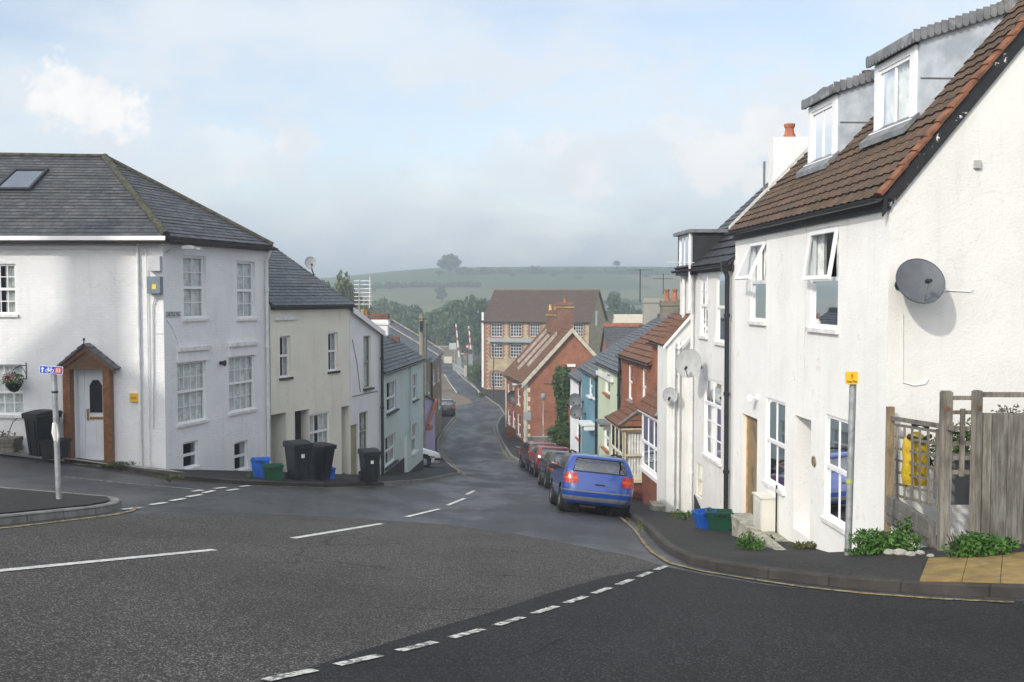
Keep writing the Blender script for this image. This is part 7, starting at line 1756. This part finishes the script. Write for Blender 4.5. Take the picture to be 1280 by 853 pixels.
# ------------------------------------------------------------------ poles and street lamps down the street
POLE = M('old_pole_timber', (.24, .225, .18), .9, .25, 4, .3, 20)
def wood_pole(px, Y, py_top, r, label, mat=POLE, arms=True):
    p = at(px, py_top, Y); z = G(p.x, Y); root = empty('telegraph_pole', (p.x, Y, z), label, 'telegraph pole', 'poles beyond the pale blue house')
    m = MB(); m.tube([(p.x, Y, z - .3), (p.x, Y, p.z)], [r*1.2, r*.8], 10); m.build('pole', mat, root, smooth=True)
    if arms:
        a = MB(); a.box(p.x - .08, p.x + .08, Y - .30, Y - .1, p.z - .9, p.z - .35); a.tube([(p.x - .3, Y - .12, p.z - .25), (p.x + .3, Y - .12, p.z - .25)], .02, 5); a.build('fittings', PIPE_B, root)
wood_pole(527, 52.5, 393, .16, 'thick pale timber pole standing beyond the pale blue roof'); wood_pole(532.5, 60, 404, .09, 'thinner dark pole beside the thick one', M('dark_pole', (.10, .11, .10), .8), False)
def lamp_post(px, py_base, h, label, Y=None, arm=None, r=.055, mat=None):
    if Y is None: b = on_ground(px, py_base)
    else: b = at(px, py_base, Y); b.z = G(b.x, b.y)
    root = empty('street_lamp', b, label, 'street lamp', 'street lamps down the hill'); mat = mat or GALV
    m = MB(); m.tube([b - Vector((0, 0, .3)), b + Vector((0, 0, h*.35)), b + Vector((0, 0, h*.36)), b + Vector((0, 0, h))], [r*1.5, r*1.5, r, r*.8], 10); m.build('post', mat, root, smooth=True)
    t = b + Vector((0, 0, h))
    if arm is None:
        m = MB(); m.lathe([(.05, -.05), (.20, .10), (.23, .34), (.16, .46), (.001, .50)], Matrix.Translation(t), 14); m.build('lantern', M('lantern_grey', (.25, .26, .27), .4, .2, 5), root, smooth=True)
    else:
        a = Vector(arm); m = MB(); m.tube([t - Vector((0, 0, .1)), t + a*.5 + Vector((0, 0, .15)), t + a + Vector((0, 0, .12))], .035, 8); m.build('arm', mat, root, smooth=True)
        m = MB(); m.tube([t + a*.95 + Vector((0, 0, .12)), t + a*1.35 + Vector((0, 0, .10))], [.07, .11], 8); m.build('lantern', M('lantern_pale', (.55, .57, .57), .4, .1, 5), root, smooth=True)
    return root
b = on_ground(679, 558); lamp_post(679, 558, at(679, 500, 73.5).z - G(at(679, 500, 73.5).x, 73.5), 'old lantern post in front of the red brick gable', Y=73.5)
lamp_post(658, 560, at(657, 483, 72).z - G(.9, 72), 'street lamp with a pale arm reaching left of the brick gable', Y=72, arm=(-.75, 0, 0), r=.04)
lamp_post(617, 497, at(617, 432, 121).z - G(at(617, 497, 121).x, 121), 'slim dark lamp post in front of the old mill', Y=121, arm=(.1, -.6, 0), r=.06, mat=PIPE_B)
lamp_post(589, 470, at(589, 455, 160).z - G(-6.5, 160) + 1.5, 'distant lamp with a short white head by the mill corner', Y=160, arm=(-1.2, 0, 0), r=.05)
p = at(659, 520, 72); root = empty('speed_sign', (p.x, 72, G(p.x, 72)), 'grey back of a sign plate on a thin post by the brick gable', 'road sign'); m = MB(); m.tube([(p.x, 72, G(p.x, 72)), (p.x, 72, p.z + .3)], .035, 8); m.build('post', GALV, root, smooth=True); m = MB(); m.box(p.x - .27, p.x + .27, 71.88, 71.93, p.z - .3, p.z + .3); m.build('sign_plate', M('sign_back_grey', (.30, .33, .35), .5, .1, 5), root)
# boundary wall and greenery before the gable
root = empty('block_wall', (3, 72.6, G(3, 72.6)), 'low grey block wall at the foot of the brick gable', 'garden wall'); m = MB(); m.box(1.0, 3.9, 72.5, 72.75, -12.5, at(680, 547, 72.6).z); m.build('wall', brick('grey_block', (.22, .23, .22), (.18, .19, .185), (.15, .15, .14), bw=.45, rh=.22), root); m = MB(); m.box(.96, 3.94, 72.45, 72.8, at(680, 547, 72.6).z + .001, at(680, 547, 72.6).z + .08); m.build('coping', SILL_G, root)
def leaf_cloud(name, centre, clumps, n, size, rr):
    pass

# ------------------------------------------------------------------ the level crossing
def barrier(px_b, py_b, px_t, py_t, Y, label):
    b = at(px_b, py_b, Y); t = at(px_t, py_t, Y); z = G(b.x, Y); root = empty('crossing_barrier', (b.x, Y, z), label, 'crossing barrier', 'raised level crossing barriers')
    m = MB(); m.box(b.x - .45, b.x + .45, Y - .4, Y + .4, z - .1, b.z + .1); m.build('pedestal', M('grey_pedestal', (.25, .27, .3), .5), root)
    W_, R_ = MB(), MB(); n = 10
    for i in range(n):
        p, q = b.lerp(t, i/n), b.lerp(t, (i + 1)/n); (R_ if i % 3 == 2 else W_).tube([p, q], .16 - .004*i, 6)
    W_.build('arm', M('barrier_white', (.72, .72, .70), .5), root); R_.build('red_bands', M('barrier_red', (.5, .03, .03), .5), root)
barrier(574, 447, 570, 405, 186, 'left raised white barrier arm at the level crossing'); barrier(588.5, 437, 586, 408, 190, 'right raised red and white barrier arm at the level crossing')
p = at(584.5, 440, 184); z = G(p.x, 184); root = empty('crossing_signal', (p.x, 184, z), 'black crossing signal with lamps below the right barrier arm', 'crossing signal'); m = MB(); m.tube([(p.x, 184, z), (p.x, 184, p.z + .6)], .08, 8); m.build('post', PIPE_B, root); m = MB(); m.box(p.x - .9, p.x + .9, 183.7, 183.85, p.z - .4, p.z + .4); m.build('backboard', PIPE_B, root)
m = MB()
for dx in (-.5, .5): m.lathe([(.2, 0), (.22, .1), (.001, .1)], Matrix.Translation((p.x + dx, 183.69, p.z)) @ Matrix.Rotation(R(90), 4, 'X'), 12)
m.build('lenses', M('dark_red_lens', (.25, .02, .02), .3), root); m = MB(); m.lathe([(.35, 0), (.35, .06)], Matrix.Translation((p.x, 183.6, p.z + 1.0)) @ Matrix.Rotation(R(90), 4, 'X'), 14); m.build('round_sign', M('barrier_red', (.5, .03, .03)), root); m = MB(); m.lathe([(.2, 0), (.2, .07)], Matrix.Translation((p.x, 183.58, p.z + 1.0)) @ Matrix.Rotation(R(90), 4, 'X'), 14); m.build('round_sign_face', M('barrier_white', (.72, .72, .7)), root)
p = at(566, 433, 172); z = G(p.x, 172); root = empty('crossing_sign', (p.x, 172, z), 'white sign board on a tall post left of the barriers', 'road sign'); m = MB(); m.tube([(p.x + .3, 172, z), (p.x + .3, 172, p.z)], .08, 8); m.build('post', GALV, root); m = MB(); m.box(p.x - .6, p.x + .62, 171.85, 171.91, p.z - .55, p.z + .55); m.build('sign_plate', M('pale_sign', (.45, .48, .5), .5), root)
p = at(560, 451, 196); root = empty('crossing_gate', (p.x, 196, G(p.x, 196)), 'cream panel gate at the left of the level crossing', 'gate'); m = MB(); m.box(p.x - .8, p.x + .75, 195.9, 196.05, G(p.x, 196) - .3, p.z + .8); m.build('panel', M('cream_panel', (.55, .53, .44), .7, .1, 3), root); m = MB(); m.box(p.x - .9, p.x - .801, 195.85, 196.1, G(p.x, 196) - .3, p.z + 1.0); m.box(p.x + .751, p.x + .85, 195.85, 196.1, G(p.x, 196) - .3, p.z + 1.0); m.build('gate_posts', GALV, root)
pa, pb = at(566, 455, 178), at(582, 466, 160); root = empty('railway_fence', ((pa.x + pb.x)/2, 169, G(pa.x, 169)), 'grey paling fence beside the road at the crossing', 'fence'); f = Fac((pa.x, 178), (pb.x, 160)); m = MB()
for i in range(60): u = f.L*i/60; z = G(*f.pt(u, 0, 0).xy); m.fbox(f, u, u + .16, -.02, .02, z, z + 1.25)
m.fbox(f, 0, f.L, .021, .06, G(pa.x, 178) + .9, G(pa.x, 178) + 1.0); m.build('palings', M('pale_grey_paling', (.34, .36, .36), .8, .2, 3), root); m = MB(); z = G(pb.x, 160); m.box(pb.x - .2, pb.x + .2, 159.5, 159.8, z, z + 1.9); m.build('end_post', M('concrete_post', (.45, .43, .36), .9), root)
pa, pb = at(548, 440, 205), at(572, 440, 205); root = empty('stone_wall', (pa.x, 205, G(pa.x, 205)), 'mossy stone bank wall behind the level crossing', 'wall'); m = MB(); m.box(pa.x - 10, pb.x + 4, 205, 205.6, -14, at(560, 434, 205).z); m.build('wall', STONE_G, root); m = MB(); m.box(pa.x - 10.1, pb.x + 4.1, 204.9, 205.7, at(560, 434, 205).z + .002, at(560, 434, 205).z + .25); m.build('coping', MOSSY, root)

# ------------------------------------------------------------------ trees and hedges
def leaf_mesh(name, mat, blobs, n, size, seed, zsq=.8):
    rg = np.random.default_rng(seed); w = np.array([b[3]**2.2 for b in blobs]); w /= w.sum(); idx = rg.choice(len(blobs), n, p=w); B = np.array(blobs)[idx]
    d = rg.normal(size=(n, 3)); d /= np.linalg.norm(d, axis=1)[:, None]; r = rg.random(n)**.38
    c = B[:, :3] + d*(r*B[:, 3])[:, None]*np.array([1, 1, zsq])
    nn = d + rg.normal(size=(n, 3))*.75; nn /= np.linalg.norm(nn, axis=1)[:, None]
    t = np.cross(nn, rg.normal(size=(n, 3))); t /= np.linalg.norm(t, axis=1)[:, None]; b = np.cross(nn, t); s = (size*rg.uniform(.6, 1.35, n))[:, None]
    v = np.stack([c - t*s, c - b*s*.6, c + t*s, c + b*s*.6], 1).reshape(-1, 3); f = np.arange(4*n).reshape(-1, 4)
    me = bpy.data.meshes.new(name); me.from_pydata(v.tolist(), [], f.tolist()); me.materials.append(mat); return me
def tree_proto(seed, mat, h=10, n=2600, size=.34, spread=.36, style='round', nb=15):
    rr = random.Random(seed); root = local_root('broadleaf_tree', 'tree', 'tree'); m = MB(); th = h*.32
    m.tube([(0, 0, -.6), (rr.uniform(-.1, .1), rr.uniform(-.1, .1), th*.5), (rr.uniform(-.25, .25), rr.uniform(-.2, .2), th), (rr.uniform(-.4, .4), 0, h*.62)], [h*.035, h*.026, h*.02, h*.008], 8); m.build('trunk', BARK, root, smooth=True)
    blobs = []; lb = MB()
    for k in range(nb):
        a = rr.uniform(0, 6.28) if style == 'round' else k*2.4; zz_ = rr.uniform(.30, .94) if style == 'round' else .24 + .68*((k*.618) % 1); env = math.sin(min(1, max(.05, (zz_ - .16)/.84))*math.pi)**.6
        rad = spread*h*env*rr.uniform(.35, .98); p = (rad*math.cos(a), rad*math.sin(a), zz_*h); br = h*rr.uniform(.09, .17); blobs.append((*p, br))
        lb.tube([(0, 0, h*.22 + zz_*h*.18), (p[0]*.5, p[1]*.5, p[2]*.75), (p[0]*.9, p[1]*.9, p[2])], [h*.012, h*.008, h*.003], 5)
    if style == 'open': blobs = [(x*1.0, rr.uniform(-2, 2), z_, r_) for x, z_, r_ in ((-2.8, 4.2, 1.7), (-.4, 3.8, 1.9), (2.6, 4.4, 1.8), (-3.6, 5.9, 1.6), (-.8, 6.6, 2.2), (2.4, 6.5, 2.0), (.6, 8.4, 1.6), (-2.0, 7.9, 1.5), (4.1, 5.9, 1.2), (1.2, 5.4, 1.9), (-4.6, 4.8, 1.1), (2.4, 8.1, 1.2))]
    blobs.append((0, 0, h*.62, h*.22)); blobs.append((rr.uniform(-.5, .5), 0, h*.85, h*.13))
    lb.build('limbs', BARK, root)
    me = leaf_mesh('crown', mat, blobs, n, size, seed); o = bpy.data.objects.new('crown', me); C.objects.link(o); o.parent = root; return root
protos = [tree_proto(1, LEAF1), tree_proto(2, LEAF2, spread=.32), tree_proto(3, LEAF1, n=2200, spread=.42), tree_proto(5, LEAF2, n=3000, spread=.30), tree_proto(8, LEAF3, n=2000, spread=.34), tree_proto(13, LEAF2, n=3600, size=.36, spread=.52, style='open', nb=22)]
used = set()
def tree(px, py_top, Y, wpx, k, label, group=None, zbase=None):
    p = at(px, py_top, Y); z = G(p.x, Y) if zbase is None else zbase; h = max(p.z - z, 1.5); o = protos[k] if k not in used else copy_tree(protos[k]); used.add(k)
    wpx = wpx*(.66 if Y > 400 else 1.0); o.location = (p.x, Y, z); s = h/10.2; w = wpx/F*Y/(2*.36*10.2 + 1.5); o.scale = (w, w, s); o.rotation_euler = (0, 0, rnd.uniform(0, 6.28) if k != 5 else 0); o['label'] = label; o['category'] = 'tree'
    if group: o['group'] = group
GT = 'trees behind the level crossing'
for a in [(588, 363, 206, 62, 1, 'tallest dark tree beside the left edge of the mill', GT), (563, 375, 214, 62, 0, 'full green tree above the raised barriers', GT), (543, 388, 224, 42, 2, 'broad green tree left of the raised barriers', GT),
          (520, 382, 236, 46, 3, 'dark tree rising above the timber poles', GT), (497, 376, 250, 44, 0, 'mid green tree above the yellow chimney pots', GT), (473, 374, 262, 44, 2, 'hazy tree just right of the grid aerial', GT), (452, 378, 268, 40, 1, 'hazy dark tree behind the grid aerial', GT),
          (577, 398, 200, 36, 3, 'lower dark tree right behind the barrier arms', GT), (598, 405, 176, 22, 1, 'narrow dark shrubby tree against the mill downpipe', GT), (553, 404, 208, 40, 0, 'rounded tree behind the crossing sign board', GT), (530, 410, 216, 40, 2, 'low spreading tree behind the thick timber pole', GT), (508, 404, 226, 40, 3, 'dark bushy tree behind the brick chimney with yellow pots', GT), (485, 396, 240, 36, 1, 'dark low tree behind the white chimney', GT),
          (766, 366, 232, 46, 3, 'dark hazy tree right of the mill gable', 'trees right of the mill'), (790, 378, 224, 36, 1, 'smaller dark tree left of the big grey chimney', 'trees right of the mill'), (744, 380, 246, 30, 0, 'tree half hidden by the mill gable', 'trees right of the mill'),
          (427, 343, 132, 62, 4, 'yellow green tree above the cream house roof', 'trees over the left roofs'), (413, 350, 118, 50, 0, 'dark green tree at the right end of the cream house roof', 'trees over the left roofs'), (440, 356, 142, 50, 4, 'smaller yellow green tree left of the grid aerial', 'trees over the left roofs'), (402, 357, 112, 40, 1, 'narrow dark treetop beside the roof dish', 'trees over the left roofs'),
          (562, 316, 560, 39, 5, 'lone oak standing on the skyline of the hill', 'trees on the hill'), (586, 335, 560, 32, 0, 'low round tree right of the lone skyline oak', 'trees on the hill'), (771, 326, 640, 22, 0, 'small lone tree far right on the skyline', 'trees on the hill'),
          (549, 338, 555, 26, 1, 'bushy tree at the foot of the lone oak', 'trees on the hill'), (603, 345, 560, 18, 3, 'hedgerow tree above the mill roof', 'trees on the hill'), (640, 346, 545, 16, 2, 'small hedgerow tree over the middle of the mill roof', 'trees on the hill'), (692, 348, 545, 16, 0, 'round hedgerow tree right of the hill middle', 'trees on the hill'), (724, 350, 530, 20, 1, 'dark hedgerow tree above the mill gable', 'trees on the hill'), (806, 348, 540, 22, 2, 'wide hedgerow tree near the tall aerial', 'trees on the hill'),
          (487, 352, 480, 26, 0, 'wide hedge tree on the left of the hill', 'trees on the hill'), (552, 357, 430, 34, 3, 'dark tree group on the lower hill slope', 'trees on the hill'), (465, 356, 470, 20, 2, 'small hedge tree on the left lower slope', 'trees on the hill'), (425, 341, 560, 14, 1, 'tree on the left shoulder of the hill', 'trees on the hill')]: tree(*a)
for k, o in enumerate(protos):
    if k not in used:
        for c in list(o.children): bpy.data.objects.remove(c)
        bpy.data.objects.remove(o)
def hedge(Y, x0, x1, h, label, seed, gap=0):
    a, b = at(x0, 350, Y).x, at(x1, 350, Y).x; rr = random.Random(seed); bl = []; x = a
    while x < b:
        hh = h*rr.uniform(.6, 1.3); yy = Y + 6*math.sin(x*.02 + seed); bl.append((x, yy, G(x, yy) + hh*.45, hh*.75)); x += h*.8
    me = leaf_mesh('hedge', LEAF2, bl, len(bl)*120, .5, seed); o = bpy.data.objects.new('hedge', me); C.objects.link(o); tag(o, label, 'hedge', 'field hedges on the hill')
hedge(560, 575, 860, 3.4, 'thick bushy hedge across the right half of the hill', 2); hedge(490, 435, 600, 2.4, 'hedge along the left lower field', 3); hedge(425, 560, 860, 2.4, 'lowest hedge seen above the mill roof', 4)
# ivy-clad conifer and shrubs by the brick gable, scrub by the mill
bl = [(0, 0, z_, .55 + .15*math.sin(z_*2)) for z_ in np.arange(.5, 4.6, .35)]
p = at(703, 555, 63.5); z = G(p.x, 63.5); root = empty('columnar_conifer', (p.x, 63.5, z), 'tall dark columnar evergreen between the brick gable and white house', 'tree'); root_s = (at(703, 458, 63.5).z - z)/4.8
me = leaf_mesh('crown', LEAF2, [(x, y, zz_*root_s, r_) for x, y, zz_, r_ in bl], 5200, .11, 5, 1.0); o = bpy.data.objects.new('crown', me); C.objects.link(o); o.parent = root
m = MB(); m.tube([(p.x, 63.5, z - .2), (p.x, 63.5, z + 3)], [.12, .06], 8); m.build('trunk', BARK, root)
bush('garden_bush', at(694, 548, 62.5), (.75, .6, .7), 900, .10, LEAF1, 'rounded green shrub behind the parked cars', seed=51); bush('garden_bush', at(706, 556, 60), (.7, .4, .35), 420, .08, LEAF3, 'low orange tinged shrub by the white end house', seed=52)
bush('garden_bush', at(600, 478, 138), (1.4, 2, 2.6), 900, .22, LEAF1, 'scrubby bush at the left foot of the mill', seed=53); bush('garden_bush', at(595, 470, 150), (1.6, 2, 2.0), 700, .22, LEAF2, 'dark bramble bush beyond the left foot of the mill', seed=54); bush('garden_bush', at(603, 496, 126), (.9, 1.2, .6), 300, .16, LEAF3, 'low grass tussock on the verge below the mill', seed=55)
bush('flower_tub', at(641, 548, 76.5) + Vector((-.3, 0, .2)), (.3, .3, .4), 160, .09, M('orange_flower', (.35, .12, .04), .7), 'orange flowers at the door of the brick gable house', 'flowers', seed=56)

# ------------------------------------------------------------------ damp morning air
hz = MB(); hz.box(-1215, 1215, -95, 2415, -45, 37); o = hz.build('haze', bpy.data.materials.new('haze_air'), None); tag(o, 'pale damp haze lying over the valley', 'haze', kind='stuff')
hm = o.data.materials[0]; hm.use_nodes = True; nt = hm.node_tree; nt.nodes.clear(); out = nt.nodes.new('ShaderNodeOutputMaterial'); pv = nt.nodes.new('ShaderNodeVolumePrincipled')
pv.inputs['Color'].default_value = (.74, .84, .94, 1); pv.inputs['Density'].default_value = .0016; pv.inputs['Anisotropy'].default_value = .2
nt.links.new(pv.outputs[0], out.inputs['Volume'])
